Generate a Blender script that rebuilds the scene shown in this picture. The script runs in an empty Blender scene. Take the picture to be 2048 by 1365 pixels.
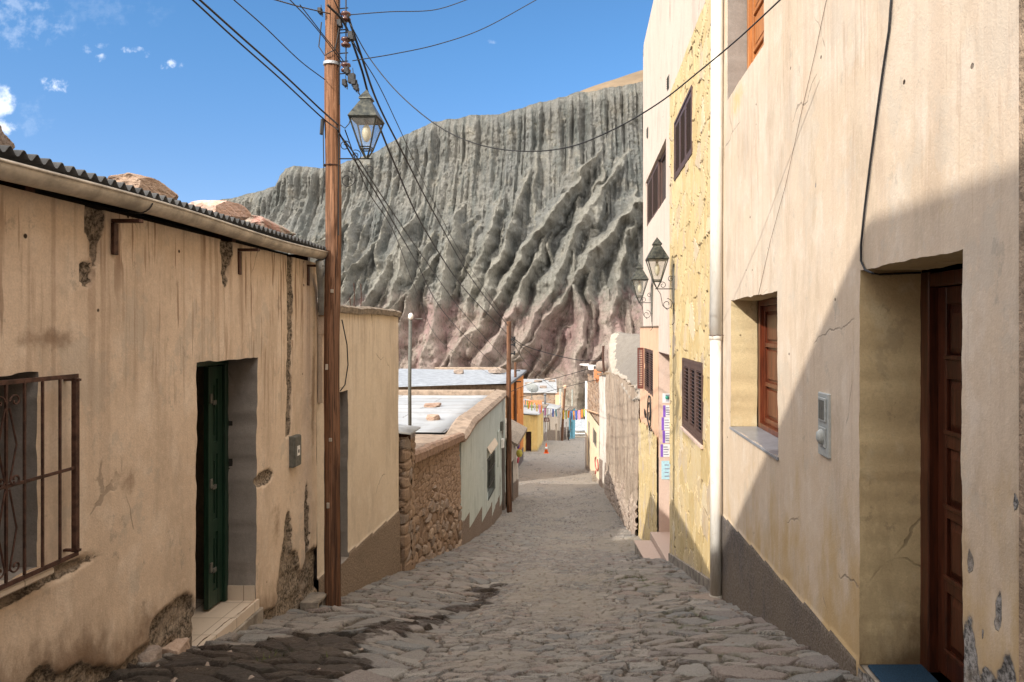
import bpy, math, random
import numpy as np
from mathutils import Vector, Matrix
random.seed(7)
scn = bpy.context.scene
COL = scn.collection
F, U0, V0 = 1400.0, 1160.0, 658.0      # focal length (px of a 2048 wide frame) and the point straight down the street
EX = 1.55                              # house fronts on the right of the street
WX = -2.65                             # house fronts on the left

def at(u, v, D): return ((u-U0)*D/F, D, (V0-v)*D/F)
def dx(u, X): return X*F/(u-U0)

# ---------------------------------------------------------------- numpy noise
def _h(ix, iy, s):
    n = (ix.astype(np.int64)*374761393 + iy.astype(np.int64)*668265263 + s*144269504) & 0xffffffff
    n = ((n ^ (n >> 13))*1274126177) & 0xffffffff
    n = ((n ^ (n >> 16))*2246822519) & 0xffffffff
    return ((n ^ (n >> 15)) & 0xffffff)/float(0xffffff)
def vn(x, y, s=0):
    x = np.asarray(x, float); y = np.asarray(y, float)
    ix = np.floor(x); iy = np.floor(y); fx = x-ix; fy = y-iy
    fx = fx*fx*fx*(fx*(fx*6-15)+10); fy = fy*fy*fy*(fy*(fy*6-15)+10)
    a = _h(ix, iy, s); b = _h(ix+1, iy, s); c = _h(ix, iy+1, s); d = _h(ix+1, iy+1, s)
    return (a+(b-a)*fx)+((c+(d-c)*fx)-(a+(b-a)*fx))*fy
def fbm(x, y, o=4, s=0, g=.5):
    t = 0; a = 1.; n = 0
    for k in range(o):
        t = t+a*vn(x*2**k+k*17.3, y*2**k+k*9.1, s+k*7); n += a; a *= g
    return t/n-.5
def voro(x, y, s=0, jit=.85):
    ix = np.floor(x); iy = np.floor(y)
    f1 = np.full(x.shape, 9.); f2 = f1.copy(); rid = np.zeros(x.shape); cx = rid.copy(); cy = rid.copy()
    for i in (-1, 0, 1):
        for j in (-1, 0, 1):
            jx = ix+i; jy = iy+j
            px = jx+.5+(_h(jx, jy, s)-.5)*jit; py = jy+.5+(_h(jx, jy, s+1)-.5)*jit
            d = np.hypot(px-x, py-y); r = _h(jx, jy, s+2)
            near = d < f1
            f2 = np.where(near, f1, np.minimum(f2, d))
            rid = np.where(near, r, rid); cx = np.where(near, px-x, cx); cy = np.where(near, py-y, cy)
            f1 = np.where(near, d, f1)
    return f1, f2, rid, cx, cy
def sst(a, b, x):
    t = np.clip((x-a)/(b-a), 0, 1); return t*t*(3-2*t)

# ---------------------------------------------------------------- objects
def tag(o, label=None, cat=None, group=None, kind=None):
    if label: o['label'] = label
    if cat: o['category'] = cat
    if group: o['group'] = group
    if kind: o['kind'] = kind
    return o
def thing(name, label, cat, loc, group=None, rz=0):
    o = bpy.data.objects.new(name, None); COL.objects.link(o); o.location = loc; o.rotation_euler[2] = rz
    o.empty_display_size = .1
    return tag(o, label, cat, group)
def root_loc(p):
    v = Vector((0, 0, 0))
    while p is not None:
        v = v+Vector(p.location); p = p.parent
    return v
def link(name, verts, faces, mats, parent=None, midx=None, smooth=False, attrs=None, loc=None):
    """mesh given in world coordinates; becomes relative to its parent"""
    me = bpy.data.meshes.new(name)
    off = root_loc(parent) if parent is not None else Vector(loc or (0, 0, 0))
    v = np.asarray(verts, dtype=np.float32).reshape(-1, 3)-np.array(off, dtype=np.float32)
    if isinstance(faces, np.ndarray):
        nf = len(faces); k = faces.shape[1]
        me.vertices.add(len(v)); me.vertices.foreach_set('co', v.ravel())
        me.loops.add(nf*k); me.loops.foreach_set('vertex_index', faces.astype(np.int32).ravel())
        me.polygons.add(nf); me.polygons.foreach_set('loop_start', np.arange(0, nf*k, k, dtype=np.int32))
        me.update(calc_edges=True)
    else:
        me.from_pydata([tuple(map(float, p)) for p in v], [], faces); me.update()
    if not isinstance(mats, (list, tuple)): mats = [mats]
    for m in mats: me.materials.append(m)
    if midx is not None: me.polygons.foreach_set('material_index', np.asarray(midx, dtype=np.int32))
    me.polygons.foreach_set('use_smooth', np.full(len(me.polygons), bool(smooth)))
    if attrs:
        for k, a in attrs.items():
            at_ = me.attributes.new(k, 'FLOAT', 'POINT'); at_.data.foreach_set('value', np.asarray(a, dtype=np.float32).ravel())
    o = bpy.data.objects.new(name, me); COL.objects.link(o)
    if parent is not None: o.parent = parent
    elif loc is not None: o.location = loc
    return o

class MB:
    def __init__(s): s.v = []; s.f = []; s.m = []; s.cur = 0
    def add(s, vs, fs):
        n = len(s.v); s.v += [tuple(p) for p in vs]; s.f += [tuple(i+n for i in f) for f in fs]; s.m += [s.cur]*len(fs); return s
    def box(s, c, d, rot=None):
        hx, hy, hz = d[0]/2, d[1]/2, d[2]/2
        P = [Vector((x, y, z)) for x in (-hx, hx) for y in (-hy, hy) for z in (-hz, hz)]
        if rot is not None: P = [rot @ p for p in P]
        c = Vector(c)
        return s.add([p+c for p in P], [(0, 1, 3, 2), (4, 6, 7, 5), (0, 4, 5, 1), (2, 3, 7, 6), (0, 2, 6, 4), (1, 5, 7, 3)])
    def span(s, x0, x1, y0, y1, z0, z1):
        return s.box(((x0+x1)/2, (y0+y1)/2, (z0+z1)/2), (abs(x1-x0), abs(y1-y0), abs(z1-z0)))
    def cham(s, x0, x1, y0, y1, z0, z1, b=.006):
        """box with chamfered edges"""
        V = []; F_ = []
        X = (x0, x1); Y = (y0, y1); Z = (z0, z1)
        idx = {}
        for i in (0, 1):
            for j in (0, 1):
                for k in (0, 1):
                    sx = b*(1-2*i); sy = b*(1-2*j); sz = b*(1-2*k)
                    idx[i, j, k, 0] = len(V); V.append((X[i], Y[j]+sy, Z[k]+sz))
                    idx[i, j, k, 1] = len(V); V.append((X[i]+sx, Y[j], Z[k]+sz))
                    idx[i, j, k, 2] = len(V); V.append((X[i]+sx, Y[j]+sy, Z[k]))
        I = idx
        for i in (0, 1):
            F_.append((I[i, 0, 0, 0], I[i, 1, 0, 0], I[i, 1, 1, 0], I[i, 0, 1, 0]))
            F_.append((I[0, i, 0, 1], I[1, i, 0, 1], I[1, i, 1, 1], I[0, i, 1, 1]))
            F_.append((I[0, 0, i, 2], I[1, 0, i, 2], I[1, 1, i, 2], I[0, 1, i, 2]))
        for j in (0, 1):
            for k in (0, 1):
                F_.append((I[0, j, k, 1], I[1, j, k, 1], I[1, j, k, 2], I[0, j, k, 2]))
                F_.append((I[j, 0, k, 0], I[j, 1, k, 0], I[j, 1, k, 2], I[j, 0, k, 2]))
                F_.append((I[j, k, 0, 0], I[j, k, 1, 0], I[j, k, 1, 1], I[j, k, 0, 1]))
        for i in (0, 1):
            for j in (0, 1):
                for k in (0, 1): F_.append((I[i, j, k, 0], I[i, j, k, 1], I[i, j, k, 2]))
        return s.add(V, F_)
    def tube(s, path, r, n=6, cap=True):
        P = [Vector(p) for p in path]; rings = []; up = None
        R = r if isinstance(r, (list, tuple)) else [r]*len(P)
        for i, p in enumerate(P):
            t = (P[min(i+1, len(P)-1)]-P[max(i-1, 0)]).normalized()
            if up is None:
                up = Vector((0, 0, 1)) if abs(t.z) < .9 else Vector((0, 1, 0))
            a = t.cross(up).normalized(); b = a.cross(t).normalized(); up = b
            rings.append([p+(a*math.cos(2*math.pi*k/n)+b*math.sin(2*math.pi*k/n))*R[i] for k in range(n)])
        vs = [q for rg in rings for q in rg]
        fs = [(i*n+k, i*n+(k+1) % n, (i+1)*n+(k+1) % n, (i+1)*n+k) for i in range(len(P)-1) for k in range(n)]
        if cap: fs += [tuple(range(n))[::-1], tuple(range((len(P)-1)*n, len(P)*n))]
        return s.add(vs, fs)
    def lathe(s, c, prof, n=16, sq=False, rz=0):
        c = Vector(c); vs = []
        for r, z in prof:
            for k in range(n):
                a = 2*math.pi*k/n+rz; vs.append(c+Vector((math.cos(a)*r, math.sin(a)*r, z)))
        m = len(prof)
        fs = [(i*n+k, i*n+(k+1) % n, (i+1)*n+(k+1) % n, (i+1)*n+k) for i in range(m-1) for k in range(n)]
        fs += [tuple(range(n))[::-1], tuple(range((m-1)*n, m*n))]
        return s.add(vs, fs)
    def prism(s, poly, d):
        """poly: 3D points, extruded by vector d"""
        n = len(poly); d = Vector(d)
        return s.add([Vector(p) for p in poly]+[Vector(p)+d for p in poly],
                     [tuple(range(n))[::-1], tuple(range(n, 2*n))]+[(i, (i+1) % n, n+(i+1) % n, n+i) for i in range(n)])
    def build(s, name, mat, parent=None, smooth=False, loc=None, bevel=0, label=None):
        o = link(name, s.v, s.f, mat, parent, midx=s.m, smooth=smooth, loc=loc, attrs={'dmg': [-1.]*len(s.v)} if (isinstance(mat, bpy.types.Material) and mat.get('plaster')) else None)
        if bevel:
            b = o.modifiers.new('bev', 'BEVEL'); b.width = bevel; b.segments = 2; b.limit_method = 'ANGLE'; b.angle_limit = .6
        if label: o['label'] = label
        return o

# ---------------------------------------------------------------- materials
class NT:
    def __init__(s, name):
        s.mat = bpy.data.materials.new(name); s.mat.use_nodes = True
        s.t = s.mat.node_tree; s.t.nodes.clear(); s.P = None
    def n(s, ty, **kw):
        o = s.t.nodes.new(ty)
        for k, v in kw.items(): setattr(o, k, v)
        return o
    def put(s, sock, v):
        if isinstance(v, bpy.types.NodeSocket): s.t.links.new(v, sock)
        elif isinstance(v, (tuple, list)): sock.default_value = tuple(v) if len(v) == len(sock.default_value) else tuple(v)+(1,)
        else: sock.default_value = v
    def pos(s, sc=(1, 1, 1), off=(0, 0, 0), obj=False):
        if s.P is None: s.P = s.n('ShaderNodeNewGeometry').outputs['Position']
        src = s.n('ShaderNodeTexCoord').outputs['Object'] if obj else s.P
        m = s.n('ShaderNodeMapping'); s.put(m.inputs['Vector'], src)
        m.inputs['Scale'].default_value = sc; m.inputs['Location'].default_value = off
        return m.outputs[0]
    def noise(s, vec, scale=1, detail=4, rough=.55, dist=0):
        o = s.n('ShaderNodeTexNoise'); s.put(o.inputs['Vector'], vec); o.inputs['Scale'].default_value = scale
        o.inputs['Detail'].default_value = detail; o.inputs['Roughness'].default_value = rough; o.inputs['Distortion'].default_value = dist
        return o.outputs['Fac']
    def vor(s, vec, scale=1, feature='F1', rnd=1, out='Distance'):
        o = s.n('ShaderNodeTexVoronoi', feature=feature); s.put(o.inputs['Vector'], vec); o.inputs['Scale'].default_value = scale
        o.inputs['Randomness'].default_value = rnd
        return o.outputs[out]
    def m(s, op, a, b=0, c=0, clamp=False):
        o = s.n('ShaderNodeMath', operation=op, use_clamp=clamp); s.put(o.inputs[0], a); s.put(o.inputs[1], b); s.put(o.inputs[2], c)
        return o.outputs[0]
    def ss(s, x, a, b):
        o = s.n('ShaderNodeMapRange', interpolation_type='SMOOTHSTEP'); s.put(o.inputs[0], x); o.inputs[1].default_value = a; o.inputs[2].default_value = b
        return o.outputs[0]
    def mix(s, f, a, b, mode='MIX'):
        o = s.n('ShaderNodeMix', data_type='RGBA', blend_type=mode)
        s.put(o.inputs[0], f); s.put(o.inputs[6], a); s.put(o.inputs[7], b); return o.outputs[2]
    def ramp(s, f, st, const=False):
        o = s.n('ShaderNodeValToRGB'); s.put(o.inputs[0], f); cr = o.color_ramp
        if const: cr.interpolation = 'CONSTANT'
        while len(cr.elements) < len(st): cr.elements.new(.5)
        for e, (p, c) in zip(cr.elements, st):
            e.position = p; e.color = (c[0], c[1], c[2], 1) if isinstance(c, (tuple, list)) else (c, c, c, 1)
        return o.outputs[0]
    def attr(s, name):
        o = s.n('ShaderNodeAttribute'); o.attribute_name = name; return o.outputs['Fac']
    def xyz(s):
        s.pos() if s.P is None else None
        o = s.n('ShaderNodeSeparateXYZ'); s.put(o.inputs[0], s.P); return o.outputs
    def bump(s, h, dist=.01, strength=1, nrm=None):
        o = s.n('ShaderNodeBump'); s.put(o.inputs['Height'], h); o.inputs['Distance'].default_value = dist; o.inputs['Strength'].default_value = strength
        if nrm is not None: s.put(o.inputs['Normal'], nrm)
        return o.outputs[0]
    def out(s, col, rough=.8, nrm=None, metal=0, spec=.3, **kw):
        b = s.n('ShaderNodeBsdfPrincipled'); s.put(b.inputs['Base Color'], col); s.put(b.inputs['Roughness'], rough)
        s.put(b.inputs['Metallic'], metal); s.put(b.inputs['Specular IOR Level'], spec)
        if nrm is not None: s.put(b.inputs['Normal'], nrm)
        for k, v in kw.items(): s.put(b.inputs[k], v)
        o = s.n('ShaderNodeOutputMaterial'); s.t.links.new(b.outputs[0], o.inputs[0]); return s.mat

def col(*c): return tuple(c)
def mul(c, k): return tuple(x*k for x in c)

def simple(name, c, rough=.6, metal=0, var=.25, sc=12, bump=.002, spec=.3, stretch=(1, 1, 1), c2=None):
    n = NT(name); p = n.pos(stretch)
    f = n.noise(p, sc, 5, .6)
    base = n.mix(n.ss(f, .3, .7), mul(c, 1-var), c2 or mul(c, 1+var*.6))
    f2 = n.noise(n.pos(stretch, (3, 1, 7)), sc*4.3, 4, .6)
    base = n.mix(n.m('MULTIPLY', n.ss(f2, .45, .75), .35), base, mul(c, .6))
    return n.out(base, n.m('ADD', rough-.08, n.m('MULTIPLY', f2, .16)), n.bump(f2, bump), metal, spec)

def plaster(name, c, cwarm=None, cpale=None, dmg=(.16, .13, .10), drip=(.12, .075, .05), dripamt=.6, top=1., bot=-2.5, dirt=(.10, .075, .05), dirtamt=.7,
            bumpd=.004, bandh=.5, pits=True, grain=90, grit=1., plinth=None, plinth_grain=60, patch=None):
    """weathered lime plaster; attributes: dmg (plaster gone > 0), stain (0-1), low (0-1 near the ground), plin (plinth > .5)"""
    n = NT(name)
    big = n.noise(n.pos(), .9, 5, .6); med = n.noise(n.pos((1, 1, .6)), 4.5, 6, .65); fine = n.noise(n.pos(), grain, 3, .6)
    base = n.mix(n.ss(big, .35, .68), c, cwarm or mul(c, .86))
    base = n.mix(n.m('MULTIPLY', n.ss(med, .5, .64), .55), base, cpale or mul(c, 1.13))
    cloudy = n.noise(n.pos((1, 1, .35), (5, 2, 1)), 2.3, 7, .7)
    base = n.mix(n.m('MULTIPLY', n.ss(cloudy, .50, .64), .55), base, mul(cwarm or c, .74))
    base = n.mix(n.m('MULTIPLY', n.ss(fine, .42, .66), .30*grit), base, mul(c, .66))
    gr2 = n.noise(n.pos(), 27, 5, .7); base = n.mix(n.m('MULTIPLY', n.ss(gr2, .5, .68), .38*grit), base, mul(c, .74)); base = n.mix(n.m('MULTIPLY', n.ss(gr2, .46, .34), .22), base, mul(c, 1.22))
    if patch: pt_ = n.noise(n.pos((1, 1, .8), (3, 3, 9)), 2.1, 7, .7); base = n.mix(n.m('MULTIPLY', n.ss(pt_, .55, .60), .45), base, patch); pt2 = n.noise(n.pos((1, 1, .8), (8, 1, 2)), 5.5, 7, .75); base = n.mix(n.m('MULTIPLY', n.ss(pt2, .60, .66), .5), base, mul(patch, .75))
    # runs of dirty water below the eaves
    z = n.xyz()[2]
    st = n.noise(n.pos((1, 1, .055), (0, 0, 3)), 26, 3, .55); reg = n.noise(n.pos((1, 1, .3), (9, 4, 0)), 1.7, 3, .6)
    st2 = n.noise(n.pos((1, 1, .02), (4, 0, 1)), 9, 4, .6)
    g = n.m('MULTIPLY', n.ss(st, .555, .63), n.ss(reg, .40, .56)); g = n.m('MAXIMUM', g, n.m('MULTIPLY', n.ss(st2, .50, .64), .50))
    g = n.m('MULTIPLY', g, n.attr('drip')); g = n.m('MULTIPLY', g, dripamt)
    base = n.mix(g, base, drip)
    # grime low on the wall and explicit stains
    lowm = n.m('ADD', n.attr('low'), n.m('MULTIPLY', n.m('SUBTRACT', n.noise(n.pos((1, 1, .45)), 3.1, 7, .68), .5), 1.5))
    lowm = n.m('MULTIPLY', n.ss(lowm, .45, 1.0), dirtamt)
    base = n.mix(lowm, base, dirt)
    stn = n.m('ADD', n.attr('stain'), n.m('MULTIPLY', n.m('SUBTRACT', n.noise(n.pos(), 9, 6, .7), .5), .9))
    base = n.mix(n.m('MULTIPLY', n.ss(stn, .35, .8), .75), base, mul(dirt, 1.3))
    h = n.m('ADD', n.m('ADD', n.m('MULTIPLY', fine, .45), n.m('MULTIPLY', gr2, .5)), n.m('MULTIPLY', med, .9))
    if pits:
        pv = n.vor(n.pos(), 4.1); pm = n.m('MULTIPLY', n.ss(pv, .060, .035), n.ss(n.noise(n.pos(), 1.1, 2), .42, .5))
        base = n.mix(pm, base, (.05, .035, .025)); h = n.m('SUBTRACT', h, pm)
    cr = n.vor(n.m_warp(n.pos(), .25, 2.2) if hasattr(n, 'm_warp') else n.pos(), .9, 'DISTANCE_TO_EDGE')
    crm = n.m('MULTIPLY', n.ss(cr, .006, .002), n.ss(n.noise(n.pos((1, 1, 1), (2, 8, 2)), 1.3, 3), .56, .62))
    base = n.mix(n.m('MULTIPLY', crm, .6), base, mul(c, .35)); h = n.m('SUBTRACT', h, n.m('MULTIPLY', crm, .5))
    # lost plaster
    dn = n.m('ADD', n.attr('dmg'), n.m('MULTIPLY', n.m('SUBTRACT', n.noise(n.pos(), 14, 7, .7), .5), .55))
    dm = n.ss(dn, .0, .07); rubn = n.noise(n.pos(), 38, 6, .7)
    rub = n.mix(n.ss(rubn, .38, .62), mul(dmg, .28), mul(dmg, 1.5)); rub = n.mix(n.m('MULTIPLY', n.ss(n.noise(n.pos(), 6, 3), .45, .65), .5), rub, mul(c, .55))
    edge = n.m('MULTIPLY', n.ss(dn, -.09, .0), .35)
    base = n.mix(edge, base, mul(c, .55)); base = n.mix(dm, base, rub)
    h = n.m('ADD', h, n.m('MULTIPLY', dm, n.m('MULTIPLY', rubn, 3.5)))
    rough = .9
    if plinth:
        pn = n.m('ADD', n.attr('plin'), n.m('MULTIPLY', n.m('SUBTRACT', n.noise(n.pos(), 25, 3), .5), .03))
        pm = n.ss(pn, .495, .505); gr = n.noise(n.pos(), plinth_grain, 4, .8)
        pc = n.mix(n.ss(gr, .4, .62), mul(plinth, .55), mul(plinth, 1.5)); pc = n.mix(n.m('MULTIPLY', n.ss(big, .4, .7), .4), pc, mul(plinth, .7))
        pc = n.mix(n.m('MULTIPLY', lowm, .18), pc, dirt)
        base = n.mix(pm, base, pc); h = n.m('ADD', h, n.m('MULTIPLY', pm, n.m('MULTIPLY', gr, 2.2)))
    n.mat['plaster'] = 1
    return n.out(base, rough, n.bump(h, bumpd), spec=.15)

def _warp(s, vec, amt, sc):
    nz = s.n('ShaderNodeTexNoise'); s.put(nz.inputs['Vector'], vec); nz.inputs['Scale'].default_value = sc; nz.inputs['Detail'].default_value = 5
    o = s.n('ShaderNodeMix', data_type='VECTOR'); s.put(o.inputs[0], amt); s.put(o.inputs[4], vec); s.put(o.inputs[5], nz.outputs['Color'])
    return o.outputs[1]
NT.m_warp = _warp

def wood(name, c, dark, rough=.4, sc=1, spec=.4, grain=(40, 40, 2.2), wear=.0, wearc=(.3, .2, .12)):
    n = NT(name); p = n.pos(grain)
    g = n.noise(p, sc, 6, .65, .6); g2 = n.noise(n.pos((grain[0]*.2, grain[1]*.2, grain[2]*.3)), sc, 4, .6)
    base = n.mix(n.ss(g, .32, .66), dark, c); base = n.mix(n.m('MULTIPLY', n.ss(g2, .5, .7), .4), base, mul(dark, .8))
    if wear:
        w = n.noise(n.pos((6, 6, .8)), 1, 6, .7); base = n.mix(n.m('MULTIPLY', n.ss(w, .55, .68), wear), base, wearc)
    return n.out(base, rough, n.bump(g, .002), spec=spec)

# ---------------------------------------------------------------- street profile
_pd = np.array([-40, -12, -4, 0, 2, 4, 6.6, 7.7, 10.5, 15.9, 20.7, 24.6, 30, 35, 41, 45, 50, 60, 68, 75, 85, 95, 110, 140, 200, 270, 320])
_pz = np.array([7, .6, -.95, -1.45, -1.66, -2.0, -2.68, -3.0, -3.66, -4.96, -5.92, -6.42, -7.12, -7.72, -8.25, -8.5, -8.86, -9.62, -10.9, -11.8, -13.3, -14.8, -18, -26, -42, -52, -50.])
_fd = np.linspace(-40, 320, 7201); _fz = np.interp(_fd, _pd, _pz)
_k = np.hanning(25); _k /= _k.sum(); _fz = np.convolve(np.pad(_fz, 12, mode='edge'), _k, 'valid')
def prof(d): return np.interp(d, _fd, _fz)
def pz(d): return float(prof(d))
# ---------------------------------------------------------------- wall builder
def wall_grid(name, mat, parent, p0, p1, zb, zt, side, holes=(), res=.03, dmgf=None, stainf=None, dripf=None, plinf=None, reliefs=None,
              bulge=.01, zres=None, lowh=.7, seed=1, wob=.0, ztf=None, smooth=True, indent=.03):
    """front skin of a wall between p0 and p1 (plan), facing n. holes: (s0, s1, z0, z1). Returns object and pos(s, z)."""
    p0 = np.array(p0, float); p1 = np.array(p1, float); L = np.hypot(*(p1-p0)); t = (p1-p0)/L
    n = np.array([t[1], -t[0]])*side
    def axis(a, b, r, cuts):
        pts = [a]+sorted({c for c in cuts if a < c < b})+[b]; out = []
        for x, y in zip(pts[:-1], pts[1:]):
            k = max(1, int(math.ceil((y-x)/r))); out += list(np.linspace(x, y, k, endpoint=False))
        return np.array(out+[b])
    S = axis(0, L, res, [h[0] for h in holes]+[h[1] for h in holes])
    Z = axis(zb, zt, zres or res, [h[2] for h in holes]+[h[3] for h in holes])
    s, z = np.meshgrid(S, Z, indexing='ij')
    if ztf is not None:                      # top edge follows ztf(y)
        top = ztf(s); z = np.where(z > zb, zb+(z-zb)*(top-zb)/(zt-zb), z) if not holes else np.where(z > zt-1, np.minimum(z, zt)+(z-(zt-1))*(top-zt), z)
    y = p0[1]+t[1]*s; x0 = p0[0]+t[0]*s
    g = prof(y)
    dm = dmgf(y, z, s) if dmgf is not None else np.full(s.shape, -1.)
    dcoarse = dm+(fbm(s*5, z*5, 4, seed+40))*.5
    d = fbm(s*.9, z*.9, 4, seed)*bulge*2+fbm(s*7, z*7, 3, seed+5)*bulge*.35
    hole = sst(0, .15, dcoarse)
    d = d-hole*(indent+fbm(s*16, z*16, 3, seed+9)*indent*1.1)
    if reliefs is not None: d = d+reliefs(y, z, s)
    low = 1-(z-g)/lowh
    at_ = {'dmg': dm+(fbm(s*5, z*5, 4, seed+40))*.5, 'low': np.clip(low, 0, 1.3),
           'stain': stainf(y, z, s) if stainf is not None else np.zeros(s.shape),
           'drip': dripf(y, z, s) if dripf is not None else sst(0, 1.8, z-(zt-2.6)),
           'plin': plinf(y, z, s, g) if plinf is not None else np.zeros(s.shape)}
    # ragged arrises round the openings
    js = np.zeros(s.shape); jz = np.zeros(s.shape)
    for h in holes:
        near = ((s >= h[0]-.001) & (s <= h[1]+.001) & (z >= h[2]-.001) & (z <= h[3]+.001))
        js = js+near*fbm(z*9, z*0+h[0], 4, seed+3)*.022; jz = jz+near*fbm(s*9, s*0+h[2], 4, seed+4)*.022
    X = x0+n[0]*d+t[0]*js; Y = y+n[1]*d+t[1]*js; ZZ = z+jz
    V = np.stack([X, Y, ZZ], -1).reshape(-1, 3); ns, nz = s.shape
    i, j = np.meshgrid(np.arange(ns-1), np.arange(nz-1), indexing='ij')
    cs = (S[:-1]+S[1:])/2; cz = (Z[:-1]+Z[1:])/2
    keep = np.ones((ns-1, nz-1), bool)
    for h in holes:
        keep &= ~(((cs > h[0]) & (cs < h[1]))[:, None] & ((cz > h[2]) & (cz < h[3]))[None, :])
    a = i*nz+j
    q = np.stack([a, a+nz, a+nz+1, a+1], -1)[keep]
    if side < 0: q = q[:, ::-1]
    o = link(name, V, q, mat, parent, smooth=smooth, attrs=at_)
    VV = V.reshape(ns, nz, 3)
    def ring(h):
        """boundary vertices of a hole, each side as a list"""
        i0 = int(np.argmin(abs(S-h[0]))); i1 = int(np.argmin(abs(S-h[1]))); j0 = int(np.argmin(abs(Z-h[2]))); j1 = int(np.argmin(abs(Z-h[3])))
        return {'far': VV[i1, j0:j1+1], 'near': VV[i0, j0:j1+1], 'top': VV[i0:i1+1, j1], 'bottom': VV[i0:i1+1, j0]}
    return o, ring, n

def reveal(name, mat, parent, ring, n, depth, sides=('near', 'far', 'top', 'bottom'), lowf=True, plane=None):
    """the returns of an opening, going in by depth (against n)"""
    V = []; Fc = []; K = 8
    for sd in sides:
        e = np.array(ring[sd]); m = len(e); base = len(V)
        for k in range(K+1):
            f = k/K; p = e.copy()
            tgt = np.array(plane if plane is not None else 0.)
            p[:, 0] -= n[0]*depth*f; p[:, 1] -= n[1]*depth*f
            if k == K and plane is not None: p[:, 0] = plane
            w = fbm(p[:, 1]*3+p[:, 0]*3, p[:, 2]*3, 2, 77)*.006*min(1, f*3)
            if sd in ('near', 'far'): p[:, 1] += w
            else: p[:, 2] += w
            V += [tuple(r) for r in p]
        for k in range(K):
            for q in range(m-1):
                a = base+k*m+q; Fc.append((a, a+1, a+m+1, a+m))
    V = np.array(V); g = prof(V[:, 1])
    return link(name, V, np.array(Fc), mat, parent, smooth=True,
                attrs={'dmg': np.full(len(V), -1.), 'low': np.clip(1-(V[:, 2]-g)/.8, 0, 1.2), 'drip': np.zeros(len(V)), 'stain': np.zeros(len(V)), 'plin': np.zeros(len(V))})

def blob(y, z, cy, cz, ry, rz): return 1-np.hypot((y-cy)/ry, (z-cz)/rz)
def shell(name, mat, parent, x0, x1, y0, y1, z0, z1, roof=None, sides='bnf', roofmat=None):
    """the remaining walls of a house: b back, n near, f far; x0 is the street side"""
    m = MB(); t = .25 if x1 > x0 else -.25
    if 'b' in sides: m.span(x1-t, x1, y0, y1, z0, z1)
    if 'n' in sides: m.span(x0+.003*np.sign(t), x1-t-.001*np.sign(t), y0, y0+.2, z0, z1)
    if 'f' in sides: m.span(x0+.003*np.sign(t), x1-t-.001*np.sign(t), y1-.2, y1, z0, z1)
    return m.build(name, mat, parent)

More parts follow.
